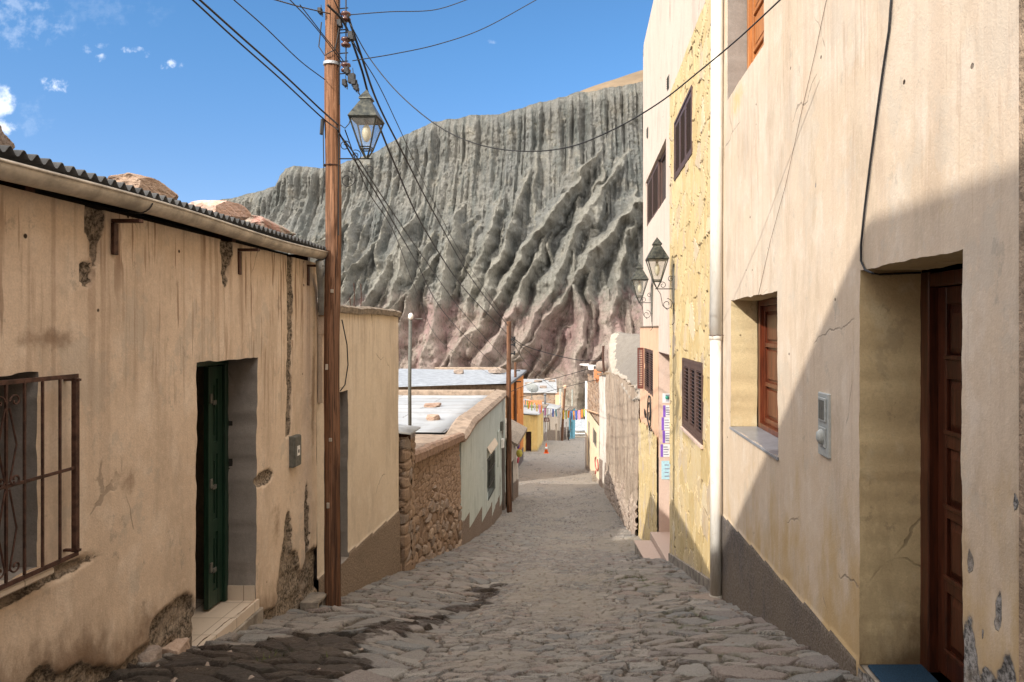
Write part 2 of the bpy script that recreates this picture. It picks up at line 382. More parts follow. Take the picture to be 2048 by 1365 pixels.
# ================================================================= world, sun, camera
def world():
    w = bpy.data.worlds.new("World"); scn.world = w; w.use_nodes = True; t = w.node_tree; t.nodes.clear()
    n = NT.__new__(NT); n.t = t; n.P = None
    sky = n.n('ShaderNodeTexSky', sky_type='NISHITA'); sky.sun_disc = False
    sky.sun_elevation = math.radians(SUN_EL); sky.sun_rotation = math.radians(SUN_ROT); sky.altitude = 2800; sky.air_density = 1.0; sky.dust_density = .05; sky.ozone_density = 2.2
    d = n.n('ShaderNodeTexCoord').outputs['Generated']; sep = n.n('ShaderNodeSeparateXYZ'); n.put(sep.inputs[0], d)
    inv = n.m('DIVIDE', 1, n.m('MAXIMUM', sep.outputs[1], .05))
    a = n.m('MULTIPLY', sep.outputs[0], inv); b = n.m('MULTIPLY', sep.outputs[2], inv)     # bearing and height of a direction
    cmb = n.n('ShaderNodeCombineXYZ'); n.put(cmb.inputs[0], a); n.put(cmb.inputs[1], b)
    nz = n.noise(cmb.outputs[0], 34, 8, .62); nz2 = n.noise(cmb.outputs[0], 90, 5, .6)
    tot = None
    for (u, v, ru, rv, k, s) in [(0, 203, 42, 36, 1.0, .42), (0, 257, 40, 20, .95, .45), (0, 228, 12, 9, .8, .5), (86, 162, 12, 9, .55, .6), (112, 172, 30, 15, .62, .7), (201, 117, 15, 9, .6, .6),
                                 (174, 100, 12, 10, .2, .8), (200, 92, 20, 6, .2, .8), (262, 100, 30, 7, .35, .9), (296, 108, 12, 8, .42, .6), (346, 130, 26, 11, .5, .8),
                                 (30, 30, 120, 60, .22, 1.2), (150, 20, 160, 50, .07, 1.2), (985, 84, 14, 5, .15, .9), (60, 235, 50, 40, .1, 1.2)]:
        ca, cb = (u-U0)/F, (V0-v)/F
        e = n.m('ADD', n.m('POWER', n.m('MULTIPLY', n.m('SUBTRACT', a, ca), F/ru), 2), n.m('POWER', n.m('MULTIPLY', n.m('SUBTRACT', b, cb), F/rv), 2))
        e = n.m('SUBTRACT', 1, e)
        mk = n.ss(n.m('ADD', n.m('MULTIPLY', e, .8), n.m('MULTIPLY', n.m('SUBTRACT', nz if k > .8 or ru > 45 else nz2, .5), 6.5*s)), .05, 1.0 if k > .8 else 1.9)
        mk = n.m('MULTIPLY', mk, n.ss(e, -1.2, .3)); mk = n.m('MULTIPLY', mk, k)
        tot = mk if tot is None else n.m('MAXIMUM', tot, mk)
    tot = n.m('MULTIPLY', tot, n.ss(sep.outputs[1], .1, .2))
    cc = n.mix(n.ss(nz2, .3, .7), (3.6, 4.0, 4.7), (5.2, 5.3, 5.6))
    skyc = n.mix(1.0, sky.outputs[0], n.mix(n.ss(sep.outputs[2], .05, .42), (.56, .56, .60), SKY_TINT), 'MULTIPLY')
    # bright cloud added out of view, overhead and behind, to fill the shade
    up = n.m('MAXIMUM', n.ss(sep.outputs[2], .52, .74), n.ss(sep.outputs[1], .05, -.25))
    vn_ = n.noise(d, 2.6, 6, .6); fill_cloud = n.m('MULTIPLY', up, n.ss(vn_, .30, .55))
    c = n.mix(tot, skyc, cc)
    c = n.mix(fill_cloud, c, FILL_CLOUD)
    bg = n.n('ShaderNodeBackground'); n.put(bg.inputs[0], c); bg.inputs[1].default_value = SKY_STR
    o = n.n('ShaderNodeOutputWorld'); t.links.new(bg.outputs[0], o.inputs[0])
SKY_TINT = (.49, .74, .83, 1)
FILL_CLOUD = (11.6, 10.8, 9.9, 1)  # radiance of the added fill cloud, never in view
SUNDIR = Vector((1, 1.17, -.91)).normalized()          # the way the light travels
SUN_EL = math.degrees(math.asin(-SUNDIR.z))
SUN_ROT = math.degrees(math.atan2(-SUNDIR.x, -SUNDIR.y))   # nishita: 0 = +Y, clockwise towards +X
SKY_STR = .15
world()
sl = bpy.data.lights.new('sun', 'SUN'); sl.energy = 2.75; sl.angle = math.radians(.6); sl.color = (1, .93, .83)
so = bpy.data.objects.new('sun', sl); COL.objects.link(so); so.rotation_euler = SUNDIR.to_track_quat('-Z', 'Y').to_euler(); so.location = (-30, -30, 40)
cam = bpy.data.cameras.new('camera'); co = bpy.data.objects.new('camera', cam); COL.objects.link(co)
co.location = (0, 0, 0); co.rotation_euler = (math.pi/2, 0, 0); cam.sensor_width = 36; cam.lens = F/2048*36
cam.shift_x = (1024-U0)/2048; cam.shift_y = -(682.5-V0)/2048; cam.clip_end = 5000; cam.clip_start = .05
scn.camera = co
scn.view_settings.view_transform = 'Standard'; scn.view_settings.look = 'None'; scn.view_settings.exposure = .95; scn.view_settings.gamma = 1
scn.cycles.max_bounces = 8; scn.cycles.diffuse_bounces = 5; scn.cycles.use_denoising = True
# ================================================================= mountain
def tri(x):                                   # sharp ridges, round-bottomed valleys: 1 on a ridge
    f = np.abs(x-np.floor(x)-.5)*2
    return f
def mountain():
    D0, D1 = 322., 415.
    NX, NT_ = 1250, 560
    X = np.linspace(-520, 330, NX); T = np.linspace(0, 1, NT_)
    # skyline measured at the brink of the cliff
    su = np.array([-600, 0, 200, 330, 400, 490, 552, 560, 572, 590, 650, 690, 740, 790, 830, 870, 940, 1000, 1080, 1150, 1230, 1290, 1500, 2200])
    sv = np.array([600, 520, 470, 424, 408, 391, 372, 352, 338, 333, 336, 326, 311, 280, 262, 246, 233, 229, 206, 188, 176, 165, 140, 80])
    sx = (su-U0)*D1/F; sz = (V0-sv)*D1/F
    zt = np.interp(X, sx, sz); zb = -56.
    x, t = np.meshgrid(X, T, indexing='ij'); top = zt[:, None]
    hgt = zb+(top-zb)*t
    # how far back the face stands at each height
    g = np.interp(t, [0, .1, .3, .55, .74, .80, .86, 1], [-.35, 0, .34, .60, .80, .88, .955, 1.0])
    y = D0+(D1-D0)*g
    # spurs: each starts at a point on the face and widens downwards into a sharp-crested buttress with rills fanning from its head
    rnd = random.Random(11)
    wx = x+fbm(x/15, hgt/26, 4, 3)*9+fbm(x/4.5, hgt/9, 3, 9)*2.6
    wy = hgt+fbm(x/12, hgt/12, 3, 17)*9
    acc = np.zeros((NX, NT_)); crest = np.zeros((NX, NT_))
    def spur(xa, fa, k, s, drift, nr, cap):
        ia = int(np.clip((xa-X[0])/(X[1]-X[0]), 0, NX-1)); ha = zb+(zt[ia]-zb)*fa
        R = cap/s+abs(drift)*200+12; i0 = int(max(0, (xa-R-X[0])/(X[1]-X[0]))); i1 = int(min(NX, (xa+R-X[0])/(X[1]-X[0])))
        if i1-i0 < 3: return
        W = wx[i0:i1]; H = wy[i0:i1]; dh = np.maximum(ha-H, 0)
        xc = xa+drift*dh+fbm(hgt[i0:i1]/22, H*0+xa, 3, 5)*9*np.minimum(1, dh/30)
        p = cap*(1-np.exp(-k*dh/cap))*(1+.30*fbm(hgt[i0:i1]/7, H*0+xa*3, 3, 6))
        dx_ = W-xc; al = np.abs(dx_)
        sl = np.where(dx_ > 0, s*1.25, s*.85)
        v = p-sl*al
        phi = dx_/(dh*.42+5); rl = tri(phi*nr+xa)*np.minimum(5.2, dh*.14+.3)*np.minimum(1, al/3)
        v = np.where(dh > 0, v-rl, -5)
        cr = np.clip(1-al*sl/np.maximum(p, 1), 0, 1)
        A0 = acc[i0:i1]; win = v > A0
        acc[i0:i1] = np.where(win, v, A0); crest[i0:i1] = np.where(win, cr, crest[i0:i1])
    xx_ = -520.
    while xx_ < 330:
        spur(xx_, rnd.uniform(.50, .84), rnd.uniform(.7, 1.25), rnd.uniform(1.6, 2.6), rnd.gauss(-.20, .30), rnd.uniform(2.2, 3.6), rnd.uniform(24, 42)); xx_ += rnd.uniform(8, 17)
    xx_ = -520.
    while xx_ < 330:
        spur(xx_, rnd.uniform(.55, .86), rnd.uniform(.9, 1.6), rnd.uniform(2.0, 3.2), rnd.gauss(-.08, .16), 2.4, rnd.uniform(9, 20)); xx_ += rnd.uniform(6, 12)
    xx_ = -520.
    while xx_ < 330:
        spur(xx_, rnd.uniform(.22, .46), rnd.uniform(.7, 1.1), rnd.uniform(.8, 1.3), rnd.gauss(-.1, .3), rnd.uniform(2.5, 4), rnd.uniform(24, 38)); xx_ += rnd.uniform(11, 22)
    topz = sst(.72, .84, t)
    def ridge(L, seed, tl=3.):
        ph = x/L+fbm(x/L*.5, t*tl, 3, seed)*1.5
        return tri(ph)**.9*(.5+.8*vn(ph*.5, t*2, seed))
    bare = sst(6, 0, acc)
    A_ = acc+ridge(13, 26, 2.2)*3.0*(.3+.7*bare)+ridge(6.0, 24, 2.0)*(.9+2.6*bare)*sst(.1, .3, t)+ridge(3.0, 25, 3)*(.7+1.5*bare)*sst(.1, .3, t)+fbm(x/2.3, hgt/14, 4, 31)*3.2
    rv = np.clip(.25+crest*1.1, 0, 1.6)*(1-bare)+.6*bare
    strat = fbm(x/60, (hgt+x*.10)/5.5, 3, 88)*.9+fbm(x/20, (hgt+x*.10)/1.7, 2, 89)*.5
    rough = fbm(x/6, hgt/9, 5, 90, .6)*2.4+fbm(x/1.7, hgt/2.4, 3, 92)*2.3
    A = A_+strat+rough
    fade = 1-sst(.95, 1, t)*.72
    y = y-A*.95*fade
    z = hgt+A*.10*(1-sst(.8, 1, t))+fbm(x/9, x*0, 4, 95)*2*sst(.97, 1, t)
    pk = (hgt-zb)/(top-zb)
    V = np.stack([x, y, z], -1).reshape(-1, 3)
    i, j = np.meshgrid(np.arange(NX-1), np.arange(NT_-1), indexing='ij'); a = i*NT_+j
    q = np.stack([a, a+NT_, a+NT_+1, a+1], -1).reshape(-1, 4)
    # ridge value for the material: paler on crests, darker in gully beds
    n = NT('cliff_rock'); p = n.pos()
    zz = n.xyz()[2]; xx = n.xyz()[0]
    w = n.noise(n.pos((.02, .02, .02)), 1, 5, .6); w2 = n.noise(n.pos((.09, .09, .09)), 1, 6, .65); w3 = n.noise(n.pos((.75, .75, .55)), 1, 6, .8)
    streak = n.noise(n.pos((.30, .06, .025)), 1, 7, .72)
    strata = n.noise(n.pos((.01, .01, .30), (0, 0, 0)), 1, 5, .7)
    grey = n.mix(n.ss(w, .35, .65), (.165, .172, .168), (.21, .205, .185))
    grey = n.mix(n.m('MULTIPLY', n.ss(streak, .46, .62), .75), grey, (.095, .108, .105))
    grey = n.mix(n.m('MULTIPLY', n.ss(w2, .52, .74), .6), grey, (.31, .285, .235))
    grey = n.mix(n.m('MULTIPLY', n.ss(strata, .5, .75), .3), grey, (.21, .205, .19))
    pink = n.mix(n.ss(w2, .3, .7), (.33, .215, .21), (.35, .28, .245))
    pink = n.mix(n.m('MULTIPLY', n.ss(n.noise(n.pos((.05, .05, .05), (5, 5, 5)), 1, 6, .7), .5, .66), .7), pink, (.25, .21, .16))
    pink = n.mix(n.m('MULTIPLY', n.ss(strata, .45, .75), .5), pink, (.31, .19, .195))
    lim = n.m('ADD', n.m('ADD', zz, n.m('MULTIPLY', xx, -.02)), n.m('MULTIPLY', n.m('SUBTRACT', w2, .5), 34))
    lim = n.m('ADD', lim, n.m('MULTIPLY', n.m('SUBTRACT', w, .5), 30))
    f = n.ss(lim, 22, 4)
    base = n.mix(f, grey, pink)
    # scree and scrub at the foot
    low = n.ss(n.m('ADD', lim, n.m('MULTIPLY', w3, 8)), -14, -26)
    base = n.mix(n.m('MULTIPLY', low, .8), base, (.27, .225, .17))
    scrub = n.vor(n.pos((.45, .45, .45)), 1); sm = n.m('MULTIPLY', n.ss(scrub, .30, .2), n.ss(n.m('ADD', w2, n.m('MULTIPLY', f, .12)), .44, .62))
    base = n.mix(n.m('MULTIPLY', sm, .5), base, (.10, .092, .05))
    # darker beds of the gullies, paler crests
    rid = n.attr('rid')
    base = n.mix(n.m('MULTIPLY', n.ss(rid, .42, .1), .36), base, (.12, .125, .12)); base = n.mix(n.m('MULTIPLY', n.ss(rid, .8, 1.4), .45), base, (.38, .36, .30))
    base = n.mix(n.m('MULTIPLY', n.ss(w3, .50, .62), .62), base, (.13, .125, .105)); base = n.mix(n.m('MULTIPLY', n.ss(w3, .48, .38), .38), base, n.mix(f, (.32, .31, .275), (.34, .275, .24)))
    h = n.m('ADD', n.m('MULTIPLY', w3, 1), n.m('MULTIPLY', n.noise(n.pos((2.2, 2.2, 1.1)), 1, 4, .7), .45))
    mt = n.out(base, .95, n.bump(h, 1.6, .9), spec=.1)
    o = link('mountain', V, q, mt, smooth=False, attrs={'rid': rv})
    tag(o, kind='structure')
    # smooth ochre hill behind the brink
    m2 = simple('ochre_hill', (.20, .15, .10), .95, var=.2, sc=.05, bump=.3, spec=.1)
    XX = np.linspace(-520, 700, 160); YY = np.linspace(416, 900, 60); hx, hy = np.meshgrid(XX, YY, indexing='ij')
    base_ = np.interp(hx, sx, sz)
    crest = (V0-np.interp(hx*F/470+U0, [600, 1000, 1100, 1145, 1190, 1240, 1290, 1500], [540, 330, 232, 192, 173, 156, 138, 90]))*470/F
    hz = base_-6+(crest-base_+6)*sst(416, 470, hy)+fbm(hx/60, hy/60, 4, 5)*5*sst(416, 450, hy)-np.maximum(0, hy-480)*.25
    V = np.stack([hx, hy, hz], -1).reshape(-1, 3); i, j = np.meshgrid(np.arange(159), np.arange(59), indexing='ij'); a = i*60+j
    tag(link('hill', V, np.stack([a, a+60, a+61, a+1], -1).reshape(-1, 4), m2, smooth=True), kind='structure')
mountain()

# ================================================================= ground and street
def ground():
    n = NT('dry_earth'); w = n.noise(n.pos((.3, .3, .3)), 1, 7, .65); w2 = n.noise(n.pos((3, 3, 3)), 1, 5, .7); w4 = n.noise(n.pos((.06, .06, .06)), 1, 5, .6)
    base = n.mix(n.ss(w, .35, .65), (.20, .165, .125), (.29, .25, .20)); base = n.mix(n.m('MULTIPLY', n.ss(w2, .5, .7), .6), base, (.12, .105, .08))
    base = n.mix(n.m('MULTIPLY', n.ss(w4, .45, .6), .45), base, (.22, .15, .13))
    mt = n.out(base, .95, n.bump(n.m('ADD', w2, n.m('MULTIPLY', w, 3)), .25), spec=.1)
    # one sheet out to the horizon
    xs = np.concatenate([np.linspace(-3000, -130, 24), np.linspace(-120, 90, 141), np.linspace(100, 3000, 24)])
    ys = np.concatenate([np.linspace(-3000, -45, 20), np.linspace(-40, 130, 200), np.linspace(133, 330, 70), np.linspace(360, 3000, 16)])
    x, y = np.meshgrid(xs, ys, indexing='ij'); z = prof(np.clip(y, -40, 320))-.18
    far = sst(80, 130, y)*(1-sst(330, 500, y))
    z = z+far*(fbm(x/14, y/14, 5, 31)*7+fbm(x/40, y/40, 3, 32)*8+2)
    z = np.where(y > 320, -50-(y-320)*.01, z)
    V = np.stack([x, y, z], -1).reshape(-1, 3); i, j = np.meshgrid(np.arange(len(xs)-1), np.arange(len(ys)-1), indexing='ij'); a = i*len(ys)+j
    tag(link('ground', V, np.stack([a, a+len(ys), a+len(ys)+1, a+1], -1).reshape(-1, 4), mt, smooth=True), kind='structure')
ground()
WET = [(-1.13, 9.6, .10), (-1.16, 8.9, .20), (-1.12, 8.1, .17), (-1.27, 7.1, .15), (-1.30, 6.6, .13), (-1.50, 6.0, .14), (-1.66, 5.4, .20), (-1.85, 5.0, .42), (-2.0, 4.6, .60), (-2.1, 3.9, .80), (-2.2, 2.5, .9)]
def street():
    ys = [-14.]
    while ys[-1] < 100:
        yy = ys[-1]; ys.append(yy+(.2 if yy < 2.4 else max(.011, .0034*yy)))
    ys = np.array(ys)
    tx = np.linspace(0, 1, 330)
    xl = np.interp(ys, [-14, 25, 30, 36, 60, 75, 100], [-2.75, -2.75, -3.1, -4.1, -4.1, -3.5, -3.5]); xr = np.interp(ys, [-14, 18, 31, 42, 60, 100], [1.95, 1.95, 1.6, 1.0, 1.6, 4.])
    y = ys[:, None]+0*tx[None, :]; x = xl[:, None]+(xr-xl)[:, None]*tx[None, :]
    # two sizes of stone: rough cobbles in the worn middle, big flags along the sides
    side = np.maximum(sst(.15, 1.0, x+.1), sst(-.75, -1.45, x)); side = np.where(y > 16, side*(1-sst(16, 24, y)), side)
    wx_ = x+fbm(x*1.3, y*1.3, 3, 4)*.22; wy_ = y+fbm(x*1.6, y*1.6, 3, 5)*.2
    f1, f2, r1, cx, cy = voro(wx_/.27, wy_/.18, 11, .95); g1, g2, r2, gx, gy = voro(wx_/.155, wy_/.10, 15, .95)
    big = (side+fbm(x*1.2, y*1.2, 3, 6)*.7) > .5
    e = np.where(big, (f2-f1), (g2-g1)*.9); r = np.where(big, r1, r2)
    cx = np.where(big, cx*.38, cx*.2); cy = np.where(big, cy*.24, cy*.13)
    flat = np.where(big, .026, .024)
    stone = sst(.015, .15, e)
    tiltx = (_h(np.floor(r*9999), r*0, 1)-.5); tilty = (_h(np.floor(r*9999), r*0, 2)-.5)
    rel = stone*(flat*(.55+.7*r))+stone*(tiltx*cx+tilty*cy)*np.where(big, .22, .25)
    rel = rel+fbm(x*13, y*13, 4, 41)*.012+fbm(x*38, y*38, 3, 43)*.011*stone+fbm(x*1.2, y*1.2, 3, 44)*.05
    dirt = fbm(x*1.7, y*1.1, 5, 51)+.05-.2*side+.22*sst(26, 34, y)+.25*sst(.3, .9, x)*sst(13, 15, y)       # dust over the stones, plus paler areas that paint in sun patches
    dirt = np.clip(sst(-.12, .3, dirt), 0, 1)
    rel = rel*(1-.3*dirt)
    edge = np.minimum(x-WX, 1.55-x)
    cross = .045*sst(-.3, 1.4, x)+.05*sst(-1.1, -2.5, x)-.05*np.exp(-((x+1.2+.02*(y-8))/.3)**2)*(1-sst(14, 20, y))
    z = prof(y)+cross+rel-.03
    # wet runnel
    wet = np.full(x.shape, -9.)
    P = np.array(WET)
    for k in range(len(P)-1):
        a = P[k]; b = P[k+1]; dxx = b[0]-a[0]; dyy = b[1]-a[1]; L2 = dxx*dxx+dyy*dyy
        t = np.clip(((x-a[0])*dxx+(y-a[1])*dyy)/L2, 0, 1); rr = a[2]+(b[2]-a[2])*t
        d = np.hypot(x-a[0]-t*dxx, y-a[1]-t*dyy); wet = np.maximum(wet, (rr-d)/.25)
    wet = wet+.12+fbm(x*3, y*4.5, 5, 60)*1.9-.2*stone
    V = np.stack([x, y, z], -1).reshape(-1, 3); ny, nx = x.shape
    i, j = np.meshgrid(np.arange(ny-1), np.arange(nx-1), indexing='ij'); a = i*nx+j
    q = np.stack([a, a+1, a+nx+1, a+nx], -1).reshape(-1, 4)
    n = NT('flagstones'); R = n.attr('rnd'); E = n.attr('edge'); DtSun = n.attr('dirt'); W = n.attr('wet')
    c = n.ramp(R, [(0, (.175, .17, .165)), (.16, (.28, .25, .22)), (.34, (.21, .20, .19)), (.5, (.33, .285, .25)), (.62, (.175, .185, .19)), (.76, (.36, .335, .30)), (.88, (.255, .20, .18)), (1, (.20, .205, .205))])
    a1 = n.noise(n.pos(), 7, 6, .7); a2 = n.noise(n.pos(), 48, 5, .7); a3 = n.noise(n.pos(), 160, 3, .6)
    c = n.mix(n.m('MULTIPLY', n.ss(a1, .5, .7), .3), c, (.15, .13, .11)); c = n.mix(n.m('MULTIPLY', n.ss(E, .16, .32), .22), c, (.34, .315, .285)); c = n.mix(n.m('MULTIPLY', n.ss(a2, .5, .66), .5), c, (.34, .31, .275))
    c = n.mix(n.m('MULTIPLY', n.ss(a3, .48, .62), .5), c, (.10, .088, .075))
    jn = n.ss(n.m('ADD', E, n.m('MULTIPLY', n.m('SUBTRACT', a2, .5), .12)), .13, .03)
    jc = n.mix(n.ss(a2, .4, .6), (.055, .042, .032), (.135, .105, .078))
    c = n.mix(n.m('MULTIPLY', jn, .85), c, jc)
    dc = n.mix(n.ss(a3, .35, .7), (.27, .24, .20), (.37, .335, .29)); dc = n.mix(n.m('MULTIPLY', n.ss(n.vor(n.pos(), 30), .25, .12), .4), dc, (.2, .18, .16))  # pale dust colour, also lightens the painted sun patches
    dm = n.ss(n.m('ADD', DtSun, n.m('MULTIPLY', n.m('SUBTRACT', a2, .5), .9)), .38, .85)
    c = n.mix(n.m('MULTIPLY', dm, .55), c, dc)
    moss = n.m('MULTIPLY', n.attr('moss'), n.ss(n.noise(n.pos(), 6, 5, .7), .45, .62)); c = n.mix(n.m('MULTIPLY', n.m('MULTIPLY', moss, n.ss(E, .3, .1)), .8), c, (.075, .095, .03))
    wm = n.ss(n.m('ADD', W, n.m('MULTIPLY', n.m('SUBTRACT', a1, .5), 1.2)), .0, .22)
    wc = n.mix(1, c, (.24, .205, .18, 1), 'MULTIPLY')
    c = n.mix(wm, c, wc)
    ro = n.m('SUBTRACT', .88, n.m('MULTIPLY', wm, n.m('ADD', .28, n.m('MULTIPLY', n.ss(a1, .5, .6), .3))))
    mt = n.out(c, ro, n.bump(n.m('ADD', n.m('MULTIPLY', a2, 1), n.m('MULTIPLY', a3, .7)), .018, 1), spec=.3)
    mossf = np.maximum(np.exp(-((x-.75)/.45)**2-((y-9.6)/1.1)**2), np.exp(-((x-1.0)/.35)**2-((y-5.6)/1.4)**2)*.8); mossf = np.maximum(mossf, .6*np.exp(-((x+1.9)/.35)**2-((y-4.6)/.8)**2))
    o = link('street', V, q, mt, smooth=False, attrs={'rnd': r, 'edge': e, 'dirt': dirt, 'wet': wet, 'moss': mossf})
    tag(o, kind='structure')
street()
# ================================================================= shared materials
M = {}
M['tan'] = plaster('tan_plaster', (.68, .54, .41), (.62, .48, .355), (.74, .62, .50), dmg=(.23, .185, .14), drip=(.22, .13, .08), dripamt=.85, dirt=(.17, .11, .07), dirtamt=.9, patch=(.44, .38, .31))
M['cream'] = plaster('cream_plaster', (.60, .50, .395), (.57, .455, .335), (.65, .565, .47), dmg=(.27, .26, .25), drip=(.40, .28, .20), dripamt=.4, grit=.4, dirt=(.46, .32, .15), dirtamt=.85, patch=(.50, .44, .36), plinth=(.125, .112, .108))
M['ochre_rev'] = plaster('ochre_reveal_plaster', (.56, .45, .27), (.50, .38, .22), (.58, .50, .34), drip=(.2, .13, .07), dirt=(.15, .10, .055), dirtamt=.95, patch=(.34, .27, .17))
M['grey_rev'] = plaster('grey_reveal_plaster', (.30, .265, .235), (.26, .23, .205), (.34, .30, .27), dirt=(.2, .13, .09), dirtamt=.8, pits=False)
M['beige'] = plaster('beige_plaster', (.66, .56, .44), (.60, .50, .39), (.70, .61, .50), dmg=(.21, .17, .13), drip=(.30, .21, .15), dripamt=.6, dirt=(.26, .19, .13), dirtamt=.3, plinth=(.24, .185, .14), pits=False)
M['mint'] = plaster('mint_plaster', (.50, .545, .50), (.46, .51, .46), (.56, .60, .56), dmg=(.24, .19, .15), drip=(.3, .3, .26), dripamt=.4, dirt=(.3, .28, .22), dirtamt=.2, plinth=(.22, .17, .135), pits=False)
M['white'] = plaster('white_plaster', (.70, .66, .60), (.64, .59, .52), (.76, .72, .66), dmg=(.3, .24, .18), drip=(.30, .22, .16), dripamt=.8, dirt=(.32, .26, .19), dirtamt=.8, plinth=(.23, .18, .15), pits=False)
M['orange'] = plaster('orange_plaster', (.72, .27, .075), (.66, .24, .065), (.75, .33, .11), drip=(.3, .15, .08), dripamt=.4, dirt=(.24, .17, .13), dirtamt=.3, plinth=(.17, .14, .13), pits=False)
M['yellow'] = plaster('yellow_plaster', (.74, .53, .21), (.70, .48, .18), (.78, .58, .27), drip=(.45, .32, .16), dripamt=.4, dirt=(.33, .27, .19), dirtamt=.9, pits=False, plinth=(.25, .21, .17))
M['pinkcream'] = plaster('pale_pink_plaster', (.62, .52, .44), (.59, .49, .41), (.65, .555, .475), drip=(.6, .5, .42), dripamt=.3, dirt=(.5, .4, .3), dirtamt=.2, pits=False)
M['peach'] = plaster('peach_plaster', (.68, .44, .29), (.65, .41, .27), (.70, .47, .32), drip=(.5, .35, .24), dripamt=.3, dirt=(.5, .35, .25), dirtamt=.3, pits=False)
M['pinkrev'] = plaster('pale_pink_reveal', (.60, .46, .38), (.57, .42, .34), (.62, .50, .43), drip=(.5, .35, .24), dripamt=.2, dirt=(.42, .30, .22), dirtamt=.5, pits=False)
M['blue'] = plaster('blue_plaster', (.16, .42, .52), (.14, .36, .46), (.25, .5, .58), drip=(.2, .3, .33), dripamt=.5, dirt=(.2, .22, .2), dirtamt=.5, pits=False)
M['render'] = simple('grey_render', (.27, .235, .195), .95, var=.4, sc=9, bump=.006, spec=.1)
M['mud'] = simple('mud_mortar', (.33, .245, .175), .95, var=.4, sc=7, bump=.02, spec=.1)
M['mortar'] = simple('rough_mortar', (.27, .225, .18), .95, var=.45, sc=16, bump=.012, spec=.1)
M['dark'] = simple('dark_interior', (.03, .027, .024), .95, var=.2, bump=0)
M['gdark'] = wood('dark_green_paint', (.018, .05, .03), (.010, .028, .017), .38, grain=(30, 30, 3), wear=.35, wearc=(.05, .06, .045))
M['rust'] = simple('rusty_iron', (.085, .042, .03), .6, .3, var=.5, sc=30, bump=.001)
M['black'] = simple('black_iron', (.03, .03, .032), .5, .4, var=.3, sc=40, bump=.0005)
M['alu'] = simple('weathered_zinc', (.48, .43, .36), .5, .25, var=.35, sc=7, stretch=(1, 1, 1), bump=.001, spec=.4)
M['tin'] = simple('galvanised_roof_sheet', (.40, .42, .44), .42, .35, var=.3, sc=3, bump=.001, spec=.5)
M['tindark'] = simple('old_corrugated_sheet', (.14, .145, .15), .6, .35, var=.35, sc=6, bump=.001)
M['tinlight'] = simple('pale_roof_sheet', (.60, .62, .63), .5, .12, var=.2, sc=1.2, bump=.002, spec=.4, c2=(.68, .69, .69))
M['mahog'] = wood('mahogany', (.13, .030, .012), (.055, .014, .007), .32, grain=(35, 35, 2.5), wear=.3, wearc=(.20, .07, .03))
M['mahogd'] = wood('dark_mahogany', (.085, .024, .012), (.03, .010, .006), .3, grain=(35, 35, 2.5), wear=.35, wearc=(.13, .05, .03))
M['oak'] = wood('golden_oak', (.50, .20, .06), (.30, .11, .035), .4, grain=(35, 35, 2.5))
M['shut'] = wood('dark_brown_paint', (.105, .06, .048), (.07, .04, .032), .5, grain=(30, 30, 3), wear=.4, wearc=(.17, .11, .09))
M['shutred'] = wood('red_brown_paint', (.16, .045, .032), (.10, .03, .024), .5, grain=(30, 30, 3), wear=.4, wearc=(.2, .09, .07))
M['glass'] = NT('window_glass').out((.035, .04, .045), .08, spec=.6)
M['slate'] = simple('blue_grey_slate', (.20, .215, .245), .32, var=.18, sc=5, bump=.0005, spec=.5)
M['whitepaint'] = simple('white_paint', (.78, .76, .72), .45, var=.06, sc=2.5, bump=.0005, spec=.4)
M['grit'] = simple('pink_granite_step', (.50, .385, .32), .8, var=.12, sc=60, bump=.001)
M['plastic_grey'] = simple('grey_plastic', (.38, .40, .39), .55, var=.12, sc=20, bump=.0005)
M['boxgrey'] = simple('meter_box_grey', (.12, .12, .105), .55, var=.3, sc=25, bump=.0005)
M['mat'] = simple('blue_door_mat', (.015, .045, .085), .95, var=.4, sc=120, bump=.004)
M['wire'] = simple('black_cable', (.018, .018, .02), .55, var=.2, bump=0)
M['porc'] = simple('brown_porcelain', (.09, .035, .025), .25, var=.2, bump=0, spec=.6)
def sheets():
    n = NT('seamed_white_roof_sheets'); b = n.n('ShaderNodeTexBrick'); n.put(b.inputs['Vector'], n.pos()); b.inputs['Scale'].default_value = 1; b.inputs['Brick Width'].default_value = 3.1; b.inputs['Row Height'].default_value = 1.02; b.inputs['Mortar Size'].default_value = .022; b.inputs['Mortar Smooth'].default_value = .3
    b.inputs['Color1'].default_value = (.33, .345, .355, 1); b.inputs['Color2'].default_value = (.42, .43, .435, 1); b.inputs['Mortar'].default_value = (.16, .15, .14, 1)
    f = n.noise(n.pos(), 1.6, 6, .7); g = n.noise(n.pos((.4, 3, 1)), 2.2, 6, .7); h = n.noise(n.pos(), 14, 4, .7)
    c = n.mix(n.m('MULTIPLY', n.ss(f, .5, .64), .45), b.outputs['Color'], (.25, .245, .235)); c = n.mix(n.m('MULTIPLY', n.ss(g, .56, .66), .55), c, (.26, .19, .14)); c = n.mix(n.m('MULTIPLY', n.ss(h, .62, .7), .6), c, (.22, .18, .15))
    return n.out(c, .5, n.bump(h, .003), .1, .4)
M['tinlight'] = sheets()
